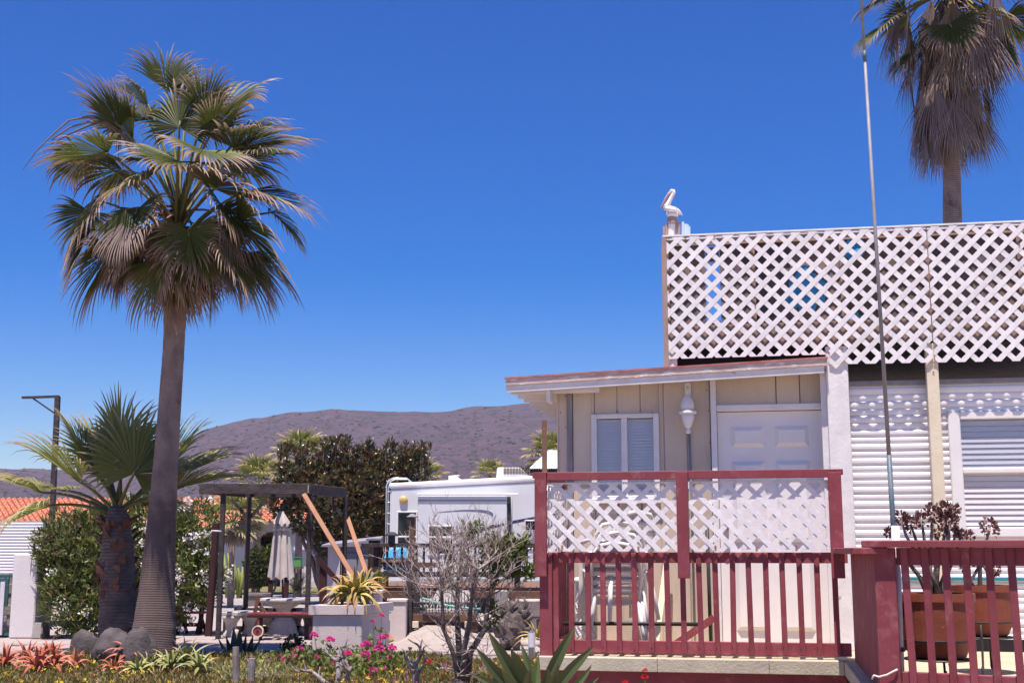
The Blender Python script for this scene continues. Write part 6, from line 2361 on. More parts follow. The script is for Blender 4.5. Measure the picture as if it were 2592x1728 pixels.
# cream edge boards
q0 = 0.0
cuts = [-.012, .93, 1.78, aE]
for c0_, c1_ in zip(cuts, cuts[1:]):
    MB().hb(c0_ + .001, c1_ - .001, -.03, .010, FLOOR - .105, FLOOR - .004 + random.uniform(0, .003)).build('edge_board', 'edge_cream', deck, bevel=.004)
MB().hb(aE - .0, aE + .028, -2.2, -.031, FLOOR - .105, FLOOR - .003).build('edge_board', 'edge_cream', deck, bevel=.004)
MB().hb(0.0, aE + .02, .06, .085, 0, FLOOR - .04).build('skirt', 'red_paint', deck)
MB().hb(aE + .06, aE + .085, -2.2, .059, 0, FLOOR - .04).build('skirt', 'red_paint', deck)
MB().hb(-.0, .024, .0855, BW, 0, FLOOR - .04).build('skirt', 'red_paint', deck)
for a_ in (.1, 1.2, 2.2, 3.4, 4.6):
    for b_ in (.5, -1.4):
        if b_ < 0 and a_ < aE:
            continue
        MB().hb(a_, a_ + .09, b_, b_ + .09, 0, FLOOR - .039).build('footing', 'brown_wood', deck)
# solid side panel between far and near railing
zc = FLOOR + .80
pan = MB()


def along(q, off=0):
    a = aPn + (N0[0] - aPn) * q
    b = .0 + (N0[1] - .0) * q
    return a + off, b


cnt = 9
for k in range(cnt):
    qa, qb = (k + .02) / cnt, (k + .98) / cnt
    A0, A1 = along(qa), along(qb)
    MB().hexa([W(A0[0], A0[1], FLOOR - .2), W(A0[0] + .025, A0[1], FLOOR - .2), W(A1[0] + .025, A1[1], FLOOR - .2), W(A1[0], A1[1], FLOOR - .2),
               W(A0[0], A0[1], zc), W(A0[0] + .025, A0[1], zc), W(A1[0] + .025, A1[1], zc), W(A1[0], A1[1], zc)]).build('side_plank', 'red_paint', deck)
A0, A1 = along(-.02), along(1.03)
MB().hexa([W(A0[0] - .13, A0[1], zc + .001), W(A0[0] + .08, A0[1], zc + .001), W(A1[0] + .08, A1[1], zc + .001), W(A1[0] - .13, A1[1], zc + .001),
           W(A0[0] - .13, A0[1], zc + .042), W(A0[0] + .08, A0[1], zc + .042), W(A1[0] + .08, A1[1], zc + .042), W(A1[0] - .13, A1[1], zc + .042)]).build('panel_cap', 'red_paint', deck, bevel=.005)

# ---- front railing with lattice
t = thing('lattice_railing', 'dark red deck railing topped by a white lattice windbreak', 'railing', W(1.2, .05, FLOOR))
r0 = .058                       # front face of the balusters
rz = lambda v, b=r0, u=1700: H(u, v, b)[1]
zrail1, zrail0 = rz(1397), rz(1424)
zlow1, zlow0 = rz(1622), rz(1655)
aX0, aX1 = H(1385, 1400, r0)[0], H(2146, 1400, r0)[0]
MB().hb(aX0, aX1, r0 + .022, r0 + .065, zrail0, zrail1).build('upper_rail', 'red_paint', t, bevel=.004)
MB().hb(aX0, aX1, r0 + .022, r0 + .065, zlow0, zlow1).build('lower_rail', 'red_paint', t, bevel=.004)
for u in (1407, 1446, 1488, 1526, 1566, 1606, 1648, 1689, 1729, 1771, 1812, 1855, 1897, 1940, 1982, 2026, 2070, 2115):
    c0, c1 = H(u + 0, 1500, r0)[0] - .0215, H(u, 1500, r0)[0] + .0215
    j = random.uniform(-.004, .004)
    MB().hexa([W(c0 + j, r0, zlow0 + .006), W(c1 + j, r0, zlow0 + .006), W(c1 + j, r0 + .0215, zlow0 + .006), W(c0 + j, r0 + .0215, zlow0 + .006),
               W(c0 - j, r0, zrail1 - .004), W(c1 - j, r0, zrail1 - .004), W(c1 - j, r0 + .0215, zrail1 - .004), W(c0 - j, r0 + .0215, zrail1 - .004)]).build('baluster', 'red_paint', t, bevel=.003)
mb = MB()
for u in (1446, 1488, 1526, 1566, 1606, 1648, 1689, 1771, 1812, 1855, 1897, 1940, 1982, 2026, 2070):
    for v in (1640, 1408):
        a_, z_ = H(u + random.uniform(-2, 2), v + random.uniform(-4, 4), r0)
        mb.box(W(a_, r0 - .001, z_), (.008, .004, .008), (EX, EY, Z))
mb.build('nail_heads', 'black_metal', t, kind='stuff')
# corner post to the floor
p0, p1 = H(1362, 1500, .03)[0], H(1397, 1500, .03)[0]
MB().hb(p0 + .01, p1, .04, .12, FLOOR - .003, rz(1400)).build('corner_post', 'red_paint', t, bevel=.004)
# uprights carrying the lattice, in front
f0 = -.03
for (ua, ub, vb) in ((1353, 1383, 1458), (1713, 1743, 1463), (2100, 2134, 1463)):
    a0, a1 = H(ua, 1320, f0)[0], H(ub, 1320, f0)[0]
    zb = H((ua + ub) / 2, vb, f0)[1]
    zt_ = H((ua + ub) / 2, 1194, f0)[1]
    MB().hb(a0, a1, f0, f0 + .036, zb, zt_ - .001).build('upright', 'red_paint', t, bevel=.003)
ztA, ztB = H(1360, 1193, f0)[1], H(2120, 1187, f0)[1]
zt_ = (ztA + ztB) / 2
a0, a1, a2, a3 = H(1345, 1200, f0)[0], H(1384, 1200, f0)[0], H(2099, 1200, f0)[0], H(2135, 1200, f0)[0]
am0, am1 = H(1713, 1200, f0)[0], H(1743, 1200, f0)[0]
rt = H(1700, 1212, f0)[1]
MB().hb(a1 + .0005, am0 - .0005, f0 + .004, f0 + .040, rt, zt_ - .004).build('top_rail', 'red_paint', t, bevel=.003)
MB().hb(am1 + .0005, a2 - .0005, f0 + .004, f0 + .040, rt + .002, zt_ - .002).build('top_rail', 'red_paint', t, bevel=.003)
MB().hb(a0, a3, f0 + .0365, f0 + .09, zt_ - .045, zt_).build('cap_rail', 'red_paint', t, bevel=.003)
bL = f0 + .044
zlb = H(1700, 1395, bL)[1]
fr2 = lambda a, z, d: W(a, bL + d, z)
ztl = H(1700, 1203, bL)[1]
for (q0, q1) in ((H(1372, 1300, bL)[0], H(1728, 1300, bL)[0] - .002), (H(1728, 1300, bL)[0] + .002, H(2118, 1300, bL)[0])):
    lp = MB().hb(q0, q1, bL + .018, bL + .028, ztl - .06, ztl - .046).build('lattice_panel', 'lattice_white', t)
    zq = ztl - .047
    lattice(lp, [(q0, zlb), (q1, zlb), (q1, zq), (q0, zq)], fr2, .150, .038, .006, gap=.004, order=(-1, 1))
MB().hb(aX0, aX1, bL + .018, bL + .05, zlb + .001, zlb + .05).build('lattice_batten', 'red_paint', t) if False else None
mb = MB()
for (u, v) in ((1423, 1383), (1517, 1381), (1616, 1386), (1811, 1384), (1915, 1386), (2016, 1384)):
    a_, z_ = H(u, v, bL)
    mb.box(W(a_, bL - .002, z_), (.016, .005, .026), (EX, EY, Z))
mb.build('rusty_screws', 'rust', t, kind='stuff')

# ---- left side railing running back to the wall
t = thing('side_railing', 'left return of the red railing with narrow lattice, seen end-on', 'railing', W(.1, .6, FLOOR))
aS0 = H(1394, 1400, .1)[0]
MB().hb(aS0 - .02, aS0 + .02, .161, BW - .02, zrail0, zrail1 - .005).build('upper_rail', 'red_paint', t)
MB().hb(aS0 - .02, aS0 + .02, .161, BW - .02, zlow0, zlow1 - .005).build('lower_rail', 'red_paint', t)
for k in range(8):
    b_ = .20 + k * .118
    MB().hb(aS0 - .042, aS0 - .0205, b_, b_ + .043, zlow0 + .005, zrail1 - .006).build('baluster', 'red_paint', t)
MB().hb(aS0 - .07, aS0 - .035, .06, BW - .02, zt_ - .065, zt_ - .005).build('top_rail', 'red_paint', t)
MB().hb(aS0 - .07, aS0 - .035, BW - .075, BW - .021, FLOOR, zt_ - .066).build('end_post', 'red_paint', t)
fr3 = lambda b, z, d: W(aS0 - .03 + d, b, z)
lp = MB().hb(aS0 - .012, aS0 - .004, .07, BW - .08, ztl - .08, ztl - .066).build('lattice_panel', 'lattice_white', t)
lattice(lp, [(.07, zlb), (BW - .08, zlb), (BW - .08, ztl - .066), (.07, ztl - .066)], fr3, .150, .038, .006)

# ---- near railing on the right
t = thing('near_railing', 'nearest dark red railing with flat cap at the lower right corner', 'railing', N0w - Z * (N0w.z - FLOOR))
NN = Vector((-E2.y, E2.x, 0))   # into the depth
if NN.y < 0:
    NN = -NN
NB = W(N0[0], N0[1], 0)


def RR(u, v, off=0):            # pixel on the railing plane
    r = ray(u, v)
    q = (NB + NN * off - CAM).dot(NN) / r.dot(NN)
    return CAM + r * q


def nbox(s0, s1, d0, d1, z0, z1):
    return MB().hexa([NB + E2 * s0 + NN * d0 + Z * z0, NB + E2 * s1 + NN * d0 + Z * z0, NB + E2 * s1 + NN * d1 + Z * z0, NB + E2 * s0 + NN * d1 + Z * z0,
                      NB + E2 * s0 + NN * d0 + Z * z1, NB + E2 * s1 + NN * d0 + Z * z1, NB + E2 * s1 + NN * d1 + Z * z1, NB + E2 * s0 + NN * d1 + Z * z1])


LN = 1.9
zcap = FLOOR + .842
nbox(-.06, LN, -.065, .085, zcap, zcap + .042).build('cap_rail', 'red_paint', t, bevel=.005)
nbox(.0, .125, -.012, .026, FLOOR - .25, zcap - .001).build('corner_board', 'red_paint', t, bevel=.004)
nbox(.126, LN, .024, .065, zcap - .105, zcap - .001).build('upper_rail', 'red_paint', t, bevel=.004)
zl1 = RR(2330, 1701, .02).z
nbox(.126, LN, .024, .065, zl1 - .10, zl1).build('lower_rail', 'red_paint', t, bevel=.004)
tops = [2287, 2340, 2391, 2443, 2501, 2557]
bots = [2311, 2361, 2413, 2466, 2525, 2583]
for ut, ub in zip(tops, bots):
    pt, pb = RR(ut, 1400), RR(ub, 1715)
    sA, sB = (pt - NB).dot(E2), (pb - NB).dot(E2)
    sl = (sB - sA) / (pb.z - pt.z)
    z1, z0 = zcap - .002, zl1 - .13
    s1, s0 = sA + sl * (z1 - pt.z), sA + sl * (z0 - pt.z)
    w = .0215
    MB().hexa([NB + E2 * (s0 - w) + Z * z0, NB + E2 * (s0 + w) + Z * z0, NB + E2 * (s0 + w) + NN * .0235 + Z * z0, NB + E2 * (s0 - w) + NN * .0235 + Z * z0,
               NB + E2 * (s1 - w) + Z * z1, NB + E2 * (s1 + w) + Z * z1, NB + E2 * (s1 + w) + NN * .0235 + Z * z1, NB + E2 * (s1 - w) + NN * .0235 + Z * z1]).build('baluster', 'red_paint', t, bevel=.003)
    sN = s0
for k in range(1, 8):
    s_ = sN + .128 * k
    if s_ < LN - .03:
        nbox(s_ - .0215, s_ + .0215, 0, .0235, zl1 - .13, zcap - .002).build('baluster', 'red_paint', t, bevel=.003)
nbox(LN - .09, LN, .066, .156, 0, zcap - .001).build('end_post', 'red_paint', t)
MB().beam(NB + E2 * .06 + NN * .07, NB + E2 * .06 + NN * .07 + Z * (zcap - .001), .085, .085, up=E2).build('corner_post', 'red_paint', t)
mb = nbox(.1, LN, .03, .05, 0, FLOOR - .06)
mb.build('skirt_board', 'red_paint', t)
# cord tied to the corner
cp_ = [RR(2207, 1717, -.02), RR(2212, 1708, -.03), RR(2225, 1712, -.03), RR(2245, 1707, -.03), RR(2262, 1698, -.03), RR(2272, 1693, -.02)]
MB().tube(cp_, .006, 6).build('cord', 'rope', t, smooth=True)

# ---- flagpole in a white pipe
po = .135
q0, q1 = RR(2246, 1372, po), RR(2278, 1700, po)
t = thing('flagpole', 'thin leaning grey pole with teal tape standing in a white pipe', 'pole', Vector((q1.x, q1.y, FLOOR)))
ptop = RR(2256, 1340, po)
hi = RR(2180, 0, po)
dirp = (hi - RR(2262, 1345, po)).normalized()
s0 = RR(2262, 1345, po)
MB().tube([s0 + dirp * (-.25), s0 + dirp * .47], .0165, 12).build('lower_section', 'teal_tape', t, smooth=True)
jm = (RR(2188, 155, po) - s0).length
MB().tube([s0 + dirp * .471, s0 + dirp * jm], [.0135, .0095], 12).build('pole', 'galvanised', t, smooth=True)
MB().tube([s0 + dirp * (jm + .0005), s0 + dirp * (jm + .07)], .0125, 12).build('joint', 'teal_tape', t, smooth=True)
MB().tube([s0 + dirp * (jm + .0705), s0 + dirp * (jm + 1.9)], [.010, .008], 12).build('pole', 'galvanised', t, smooth=True)
pd = Vector((q1.x, q1.y, FLOOR))
MB().tube([pd, RR(2266, 1330, po)], .0255, 14).build('white_pipe', 'pvc', t, smooth=True)
cb = pd.lerp(RR(2266, 1330, po), .24)
MB().tube([cb - Z * .012, cb + Z * .012], .034, 14).build('clamp', 'black_metal', t)
# ================================================================ things on the deck
def hpt(u, v, b):
    a, z = H(u, v, b)
    return W(a, b, z)


# ---- plastic chairs stacked with their backs to the railing
def make_chair(label):
    c = thing('plastic_chair', label, 'chair', (0, 0, 0), 'stacked white plastic chairs')
    # seat at .42, back towards -y (the camera), front towards +y
    seat = MB()
    n = 8
    vs, fs = [], []
    for j in range(n + 1):
        for i in range(n + 1):
            x = -.23 + .46 * i / n
            y = -.20 + .42 * j / n
            z = .42 - .035 * (1 - (x / .23) ** 2) * (1 - ((y) / .24) ** 2) + .02 * (y / .2)
            vs.append((x, y, z))
    for j in range(n):
        for i in range(n):
            fs.append((j * (n + 1) + i, j * (n + 1) + i + 1, (j + 1) * (n + 1) + i + 1, (j + 1) * (n + 1) + i))
    o = finish('seat', np.array(vs), fs, 'plastic_white', c, True)
    md = o.modifiers.new('solid', 'SOLIDIFY')
    md.thickness = .012
    # back: frame and horizontal slats
    fr = MB()
    pts = [(-.21, -.20, .42), (-.225, -.26, .62), (-.21, -.31, .78), (-.15, -.335, .86), (0, -.345, .885), (.15, -.335, .86), (.21, -.31, .78), (.225, -.26, .62), (.21, -.20, .42)]
    fr.tube(pts, .022, 8, .8)
    fr.build('back_frame', 'plastic_white', c, smooth=True)
    for k in range(5):
        z = .50 + k * .068
        y = -.225 - (z - .45) * .26
        MB().tube([(-.215, y, z), (-.1, y - .018, z + .006), (.1, y - .018, z + .006), (.215, y, z)], .022, 6, .35, up=(0, 1, 0)).build('back_slat', 'plastic_white', c, smooth=True)
    for sx in (-1, 1):
        MB().tube([(sx * .215, -.24, .60), (sx * .265, -.15, .645), (sx * .28, .05, .65), (sx * .275, .19, .635), (sx * .27, .215, .58), (sx * .275, .21, .30), (sx * .285, .235, 0)],
                  [.02, .026, .028, .028, .026, .026, .022], 8, .7).build('arm', 'plastic_white', c, smooth=True)
        MB().tube([(sx * .20, -.19, .41), (sx * .235, -.235, .2), (sx * .265, -.27, 0)], [.035, .032, .024], 8, .6).build('leg', 'plastic_white', c, smooth=True)
    return c


lb = ['bottom white plastic chair of the stack on the deck', 'second white plastic chair up in the stack on the deck', 'third white plastic chair up in the stack on the deck', 'topmost white plastic chair of the stack, tilted, on the deck']
ch = make_chair(lb[0])
cpos = W(H(1560, 1600, .62)[0], .62, FLOOR)
ch.location = cpos
ch.rotation_euler = (0, 0, -TH + .12)
ch.scale = (.9, .9, 1)
for k in (1, 2, 3):
    c_ = dup(ch, cpos + Z * (.085 * k) + EX * (.006 * k) + EY * (.012 * k), -TH + .12 + (.03 * k if k < 3 else .55), 1, lb[k])
    c_.scale = (.9, .9, 1)
# wicker basket behind the chairs
c = W(H(1484, 1600, .85)[0], .85, FLOOR)
t = thing('wicker_basket', 'tall white wicker hamper with rounded lid beside the stacked chairs', 'basket', c)
hz = H(1484, 1458, .85)[1] - FLOOR
mb = MB()
n, m_ = 40, 34
vs, fs = [], []
for j in range(m_ + 1):
    for i in range(n):
        q = 2 * pi * i / n
        r = .085 * (1 + .10 * sin(pi * j / m_)) + .004 * (1 if (i + (j if (j // 6) % 2 else -j)) % 4 < 2 else -1)
        vs.append((c.x + r * cos(q), c.y + r * sin(q), FLOOR + (hz - .05) * j / m_))
for j in range(m_):
    for i in range(n):
        fs.append((j * n + i, j * n + (i + 1) % n, (j + 1) * n + (i + 1) % n, (j + 1) * n + i))
finish('woven_body', np.array(vs), fs, 'plastic_white', t)
MB().lathe([(.105, hz - .055), (.11, hz - .03), (.095, hz - .01), (.05, hz)], Vector((c.x, c.y, FLOOR)), 24).build('lid', 'plastic_white', t, smooth=True)
# black pipe, red plank, dark pole
MB().tube([hpt(1425, 1577, .40), hpt(1600, 1577, .42), hpt(1772, 1579, .44)], .0165, 10).build('black_pipe', 'black_metal', smooth=True, label='black horizontal pipe lying behind the balusters', cat='pipe')
MB().beam(hpt(1706, 1632, .75), hpt(1808, 1562, .78), .06, .045, up=EY).build('red_plank', 'red_paint', label='red plank leaning behind the balusters near the door', cat='plank')
p0 = H(1800, 1640, .9)[0]
MB().tube([W(p0, .9, FLOOR), W(p0 - .01, .93, H(1797, 1330, .93)[1])], .016, 8).build('dark_pole', 'black_metal', smooth=True, label='thin dark pole standing beside the white door', cat='pole')
MB().beam(W(H(1690, 1600, .85)[0] - .10, .72, FLOOR), W(H(1690, 1420, 1.0)[0], 1.05, H(1690, 1400, 1.05)[1]), .05, .02, up=EY).build(
    'cream_board', 'cream_paint', label='narrow cream board leaning against the wall right of the chairs', cat='board')

# ---- terracotta planters on iron stands
def pot(name, label, u, d, v_top, v_bot, wpx, stand=True):
    c = Vector((P(u, 1500, d).x, d, FLOOR))
    z1, z0 = P(u, v_top, d).z - FLOOR, P(u, v_bot, d).z - FLOOR
    R = px(wpx / 2, d)
    h = z1 - z0
    t = thing(name, label, 'planter', c, 'terracotta planters on the right deck')
    MB().lathe([(R * .62, z0), (R * .72, z0 + .01), (R * .86, z0 + h * .22), (R * .93, z0 + h * .26), (R * .95, z0 + h * .30), (R * .97, z0 + h * .6), (R * .98, z0 + h * .86), (R * 1.03, z0 + h * .88), (R * 1.03, z1),
                (R * .93, z1), (R * .9, z0 + h * .86)], c, 36).build('pot', 'terracotta_pot', t, smooth=False)
    MB().lathe([(R * .92, z0 + h * .84), (R * .5, z0 + h * .87), (.02, z0 + h * .88)], c, 24).build('soil', 'dirt', t)
    MB().lathe([(R * .955, z0 + h * .27), (R * .965, z0 + h * .285), (R * .955, z0 + h * .30)], c, 36).build('hoop', 'black_metal', t)
    for k in range(4):
        q = pi / 4 + k * pi / 2 + .3
        d_ = Vector((cos(q), sin(q), 0))
        MB().tube([c + d_ * R * .95 + Z * (z0 + h * .25), c + d_ * R * .9 + Z * (z0 * .9), c + d_ * R * 1.0 + Z * .03, c + d_ * R * 1.15 + Z * .012, c + d_ * R * 1.2 + Z * .05, c + d_ * R * 1.12 + Z * .06], .008, 6).build('stand_leg', 'black_metal', t, smooth=True)
    MB().lathe([(R * .86, z0 - .012), (R * .88, z0 - .006), (R * .86, z0 - .001)], c, 30).build('stand_ring', 'black_metal', t)
    return c + Z * (z0 + h * .88), R


s1, R1 = pot('terracotta_planter', 'larger terracotta planter on an iron stand behind the near railing', 2365, 8.0, 1500, 1664, 186)
s2, R2 = pot('terracotta_planter', 'terracotta planter further right and behind, against the trailer', 2488, 8.75, 1480, 1608, 150)


def aeonium(name, label, soil, heads, d):
    t = thing(name, label, 'plant', soil)
    for (u, v, s) in heads:
        top = P(u, v, d + random.uniform(-.06, .06))
        st = soil + Vector((random.uniform(-.07, .07), random.uniform(-.05, .05), -.03))
        m1 = st.lerp(top, .45) + Vector((random.uniform(-.05, .05), 0, -.03))
        MB().tube([st, m1, st.lerp(top, .8) + Vector((random.uniform(-.02, .02), 0, .0)), top], [.018, .014, .010, .007], 7).build('stem', 'drift_wood' if random.random() < .5 else 'bark_dark', t, smooth=True)
        n = int(75 * s)
        r = px(15, d) * s
        pts = RNG.normal(size=(n, 3))
        pts /= np.linalg.norm(pts, axis=1, keepdims=True)
        cc = np.array(top) + pts * np.array((r, r, r * 1.25)) * RNG.uniform(.35, 1, (n, 1))
        leaf_cloud('rosette', cc, pts + np.array((0, 0, .3)), .032, .022, 'aeonium', t)
    return t


aeonium('aeonium', 'brown dried succulent with rosette heads in the larger planter', s1,
        [(2279, 1311, .9), (2305, 1325, .8), (2332, 1314, 1.1), (2361, 1301, 1.2), (2392, 1288, .9), (2402, 1318, 1.2), (2416, 1296, .8), (2375, 1345, .5), (2420, 1345, .5), (2435, 1350, .4), (2250, 1345, .4)], 8.0)
aeonium('aeonium', 'dried succulent with one tall rosette in the rear planter', s2, [(2506, 1333, 1.2), (2455, 1357, .5), (2470, 1420, .5), (2520, 1440, .6), (2440, 1430, .5)], 8.75)

# ================================================================ rosette plants of the bed
def blade(parent, base, az, el0, L_, w, curl, m, thick=.22, n=9, name='leaf', tipred=0.0, twist=0):
    """one thick tapering leaf that arches under its weight"""
    d = Vector((cos(az) * cos(el0), sin(az) * cos(el0), sin(el0)))
    side = Vector((-sin(az), cos(az), 0))
    p = Vector(base)
    vs, fs, tt = [], [], []
    for k in range(n + 1):
        q = k / n
        if k:
            d = (d + Vector((cos(az) * .10, sin(az) * .10, -1)) * (curl * (.4 + 1.2 * q) / n)).normalized()
            p = p + d * (L_ / n)
        ww = w * (min(1, .72 + 1.1 * q) if q < .3 else 1.0 * (1 - ((q - .3) / .7) ** 1.6)) * .5
        ww = max(ww, .0008)
        up = side.cross(d).normalized()
        if up.z < 0 and k == 0:
            up = -up
        # channelled section: two edges raised, middle sunk, keel below
        vs += [p - side * ww + up * ww * .35, p + up * 0.0, p + side * ww + up * ww * .35, p - up * ww * thick * 2]
        c = min(1, max(0, (q - .55) / .45)) * tipred + (0 if tipred else q * .5)
        tt += [c] * 4
    for k in range(n):
        a = 4 * k
        fs += [(a, a + 1, a + 5, a + 4), (a + 1, a + 2, a + 6, a + 5), (a + 2, a + 3, a + 7, a + 6), (a + 3, a, a + 4, a + 7)]
    mb = MB()
    mb.add(vs, fs, tt)
    return mb.build(name, m, parent, smooth=False, attr=True)


def rosette(name, label, cat, base, nl, L_, w, m, el=(85, 5), curl=(.6, 1.6), stem=None, tipred=.8, group=None, thick=.22, seed=None):
    t = thing(name, label, cat, base, group)
    for k in range(nl):
        q = k / max(1, nl - 1)
        az = 2.399 * k + random.uniform(-.2, .2)
        e_ = radians(el[0] + (el[1] - el[0]) * q + random.uniform(-6, 6))
        blade(t, Vector(base) + Vector((cos(az), sin(az), 0)) * (w * .3), az, e_, L_ * random.uniform(.8, 1.1) * (.75 + .25 * q), w, random.uniform(*curl) * (.5 + .5 * q), m, tipred=tipred, thick=thick)
    return t


red_spots = [(12, 1700, 15.0, 'orange-red aloe at the very left edge of the bed'), (66, 1690, 0, 'orange-red aloe left of the biggest red aloe'), (92, 1712, 0, 'biggest orange-red aloe, bottom left of the bed'),
             (120, 1684, 0, 'upright orange-red aloe behind the biggest red aloe'), (134, 1705, 0, 'orange-red aloe with drooping leaves right of the biggest red aloe'), (190, 1700, 0, 'small lone pinkish-red aloe left of the palm boulder'),
             (286, 1716, 0, 'small red aloe at the foot of the leaning boulder'), (330, 1686, 0, 'pinkish-red aloe just below the tall palm trunk')]
for (u, v, _, lb) in red_spots:
    g = GM(u, v)
    small = 'small' in lb
    rosette('red_aloe', lb, 'aloe', g + Z * .10, 14 if small else 20, .28 if small else .44, .036 if small else .052, 'aloe_red', el=(86, 30), curl=(2.0, 3.4), group='red aloes in the bed')
grn = [(414, 1668, 'green and yellow aloe rosette at the base of the tall palm', .44, 20), (470, 1700, 'pale green aloe in front, right of the palm base', .46, 22), (430, 1712, 'light green aloe at the lower edge below the palm', .40, 18),
       (378, 1715, 'reddish green aloe left of the pale green aloe', .34, 16), (505, 1715, 'spreading pale aloe with pinkish tips near the grey stake', .36, 16), (350, 1720, 'small yellow green aloe at the lower picture edge', .30, 14)]
for (u, v, lb, L_, n) in grn:
    rosette('green_aloe', lb, 'aloe', GM(u, v) + Z * .12, n, L_, .046, 'aloe_green', el=(85, 22), curl=(1.3, 2.6), tipred=.9, group='green aloes in the bed')
pq, xa, xb, dp, zt, D = PLANTER
pl_t = 'aloe_yellow'
rosette('potted_aloe', 'yellow-green aloe spilling over the right corner of the stucco planter', 'aloe', pq(xb - .22, .30) + Z * (zt + .14), 38, .60, .070, 'aloe_yellow', el=(84, 12), curl=(2.0, 3.6), tipred=1.0)
rosette('potted_aloe', 'yellow-green aloe on the left side of the stucco planter', 'aloe', pq(xa + .30, .42) + Z * (zt + .12), 32, .54, .064, 'aloe_yellow', el=(82, 12), curl=(2.0, 3.6), tipred=1.0)
rosette('potted_aloe', 'smaller reddish aloe at the back of the stucco planter', 'aloe', pq(xb - .3, .8) + Z * (zt + .2), 24, .50, .056, 'aloe_yellow', el=(84, 20), curl=(1.6, 3.0), tipred=1.0)
# dead flower stalk in the planter
MB().tube([pq(xb - .1, .5) + Z * (zt - .05), pq(xb - .08, .5) + Z * (zt + .25), pq(xb - .04, .5) + Z * (zt + .48)], [.018, .014, .02], 7).build('dead_stalk', 'drift_wood', smooth=True, label='grey dead flower stalk standing in the planter', cat='stalk')
rosette('red_aloe', 'aloe with pale curling leaves beside the upturned stump', 'aloe', G(1362, 1655) + Z * .25, 18, .45, .04, 'aloe_yellow', el=(80, 10), curl=(.8, 1.8), tipred=.6)

# agave on the bed, left of the planter: stiff dark leaves
g = G(604, 1668)
t = thing('dark_agave', 'dark stiff agave with upright spiky leaves behind the grey stakes', 'agave', g)
for (u, v, az) in ((552, 1612, 2.9), (573, 1608, 2.6), (592, 1585, 1.2), (607, 1588, 4.6), (623, 1602, 1.6), (640, 1606, .5), (662, 1612, .1), (612, 1622, 4.2), (580, 1635, 3.6), (636, 1640, 5.6)):
    tip_ = P(u, v, g.y + random.uniform(-.15, .15))
    b0 = g + Vector(((tip_.x - g.x) * .45, random.uniform(-.08, .08), 0))
    d = tip_ - b0
    el_ = atan2(d.z, sqrt(d.x ** 2 + d.y ** 2))
    blade(t, b0, atan2(d.y, d.x), el_, d.length * 1.02, .12, .06, 'agave_dark', thick=.25)

# big foxtail agave in front of the deck corner
DA = 8.75
cx_ = P(1345, 1800, DA)
stem_top = Vector((cx_.x, DA, P(1345, 1790, DA).z))
t = thing('large_agave', 'large agave with broad green leaves in front of the deck corner', 'agave', Vector((cx_.x, DA, 0)))
MB().tube([Vector((cx_.x, DA, -.02)), Vector((cx_.x + .02, DA, stem_top.z * .5)), stem_top], [.07, .065, .06], 12).build('stem', 'drift_wood', t, smooth=True)
AG = [((1340, 1760), (1290, 1690), (1234, 1594), .10, -.10), ((1330, 1775), (1262, 1712), (1203, 1636), .085, -.12), ((1350, 1760), (1320, 1690), (1292, 1640), .09, -.18), ((1362, 1775), (1400, 1680), (1455, 1582), .095, -.02),
      ((1372, 1790), (1430, 1700), (1508, 1632), .09, -.10), ((1355, 1770), (1345, 1700), (1318, 1625), .06, .06), ((1360, 1785), (1410, 1720), (1413, 1676), .055, -.2), ((1340, 1790), (1270, 1740), (1192, 1704), .08, -.16),
      ((1385, 1790), (1470, 1735), (1498, 1680), .06, .0), ((1380, 1795), (1470, 1750), (1517, 1712), .06, -.05), ((1358, 1780), (1352, 1730), (1364, 1655), .07, .1), ((1338, 1790), (1300, 1745), (1270, 1696), .07, -.22), ((1370, 1790), (1395, 1740), (1386, 1690), .07, -.25),
      ((1345, 1780), (1330, 1730), (1345, 1690), .08, -.3)]
for (p0, p1, p2, w, dz) in AG:
    A0, A1, A2 = P(p0[0], p0[1], DA), P(p1[0], p1[1], DA + dz * .6), P(p2[0], p2[1], DA + dz)
    n = 12
    vs, fs, tt = [], [], []
    for k in range(n + 1):
        q = k / n
        p = A0 * (1 - q) ** 2 + A1 * (2 * q * (1 - q)) + A2 * q * q
        d = ((A1 - A0) * (1 - q) + (A2 - A1) * q).normalized()
        side = d.cross(Vector((.25 if p2[0] > 1345 else -.25, -1, .35))).normalized()
        up = side.cross(d).normalized()
        ww = w * .42 * (.62 + .9 * q if q < .42 else max(.01, 1.0 * (1 - ((q - .42) / .58) ** 2.4)))
        vs += [p - side * ww + up * ww * .30, p - up * ww * .0, p + side * ww + up * ww * .30, p - up * ww * .30]
        tt += [min(1, max(0, (q - .8) * 4))] * 4
    for k in range(n):
        a = 4 * k
        fs += [(a, a + 1, a + 5, a + 4), (a + 1, a + 2, a + 6, a + 5), (a + 2, a + 3, a + 7, a + 6), (a + 3, a, a + 4, a + 7)]
    mb = MB()
    mb.add(vs, fs, tt)
    mb.build('leaf', 'agave_leaf', t, attr=True)

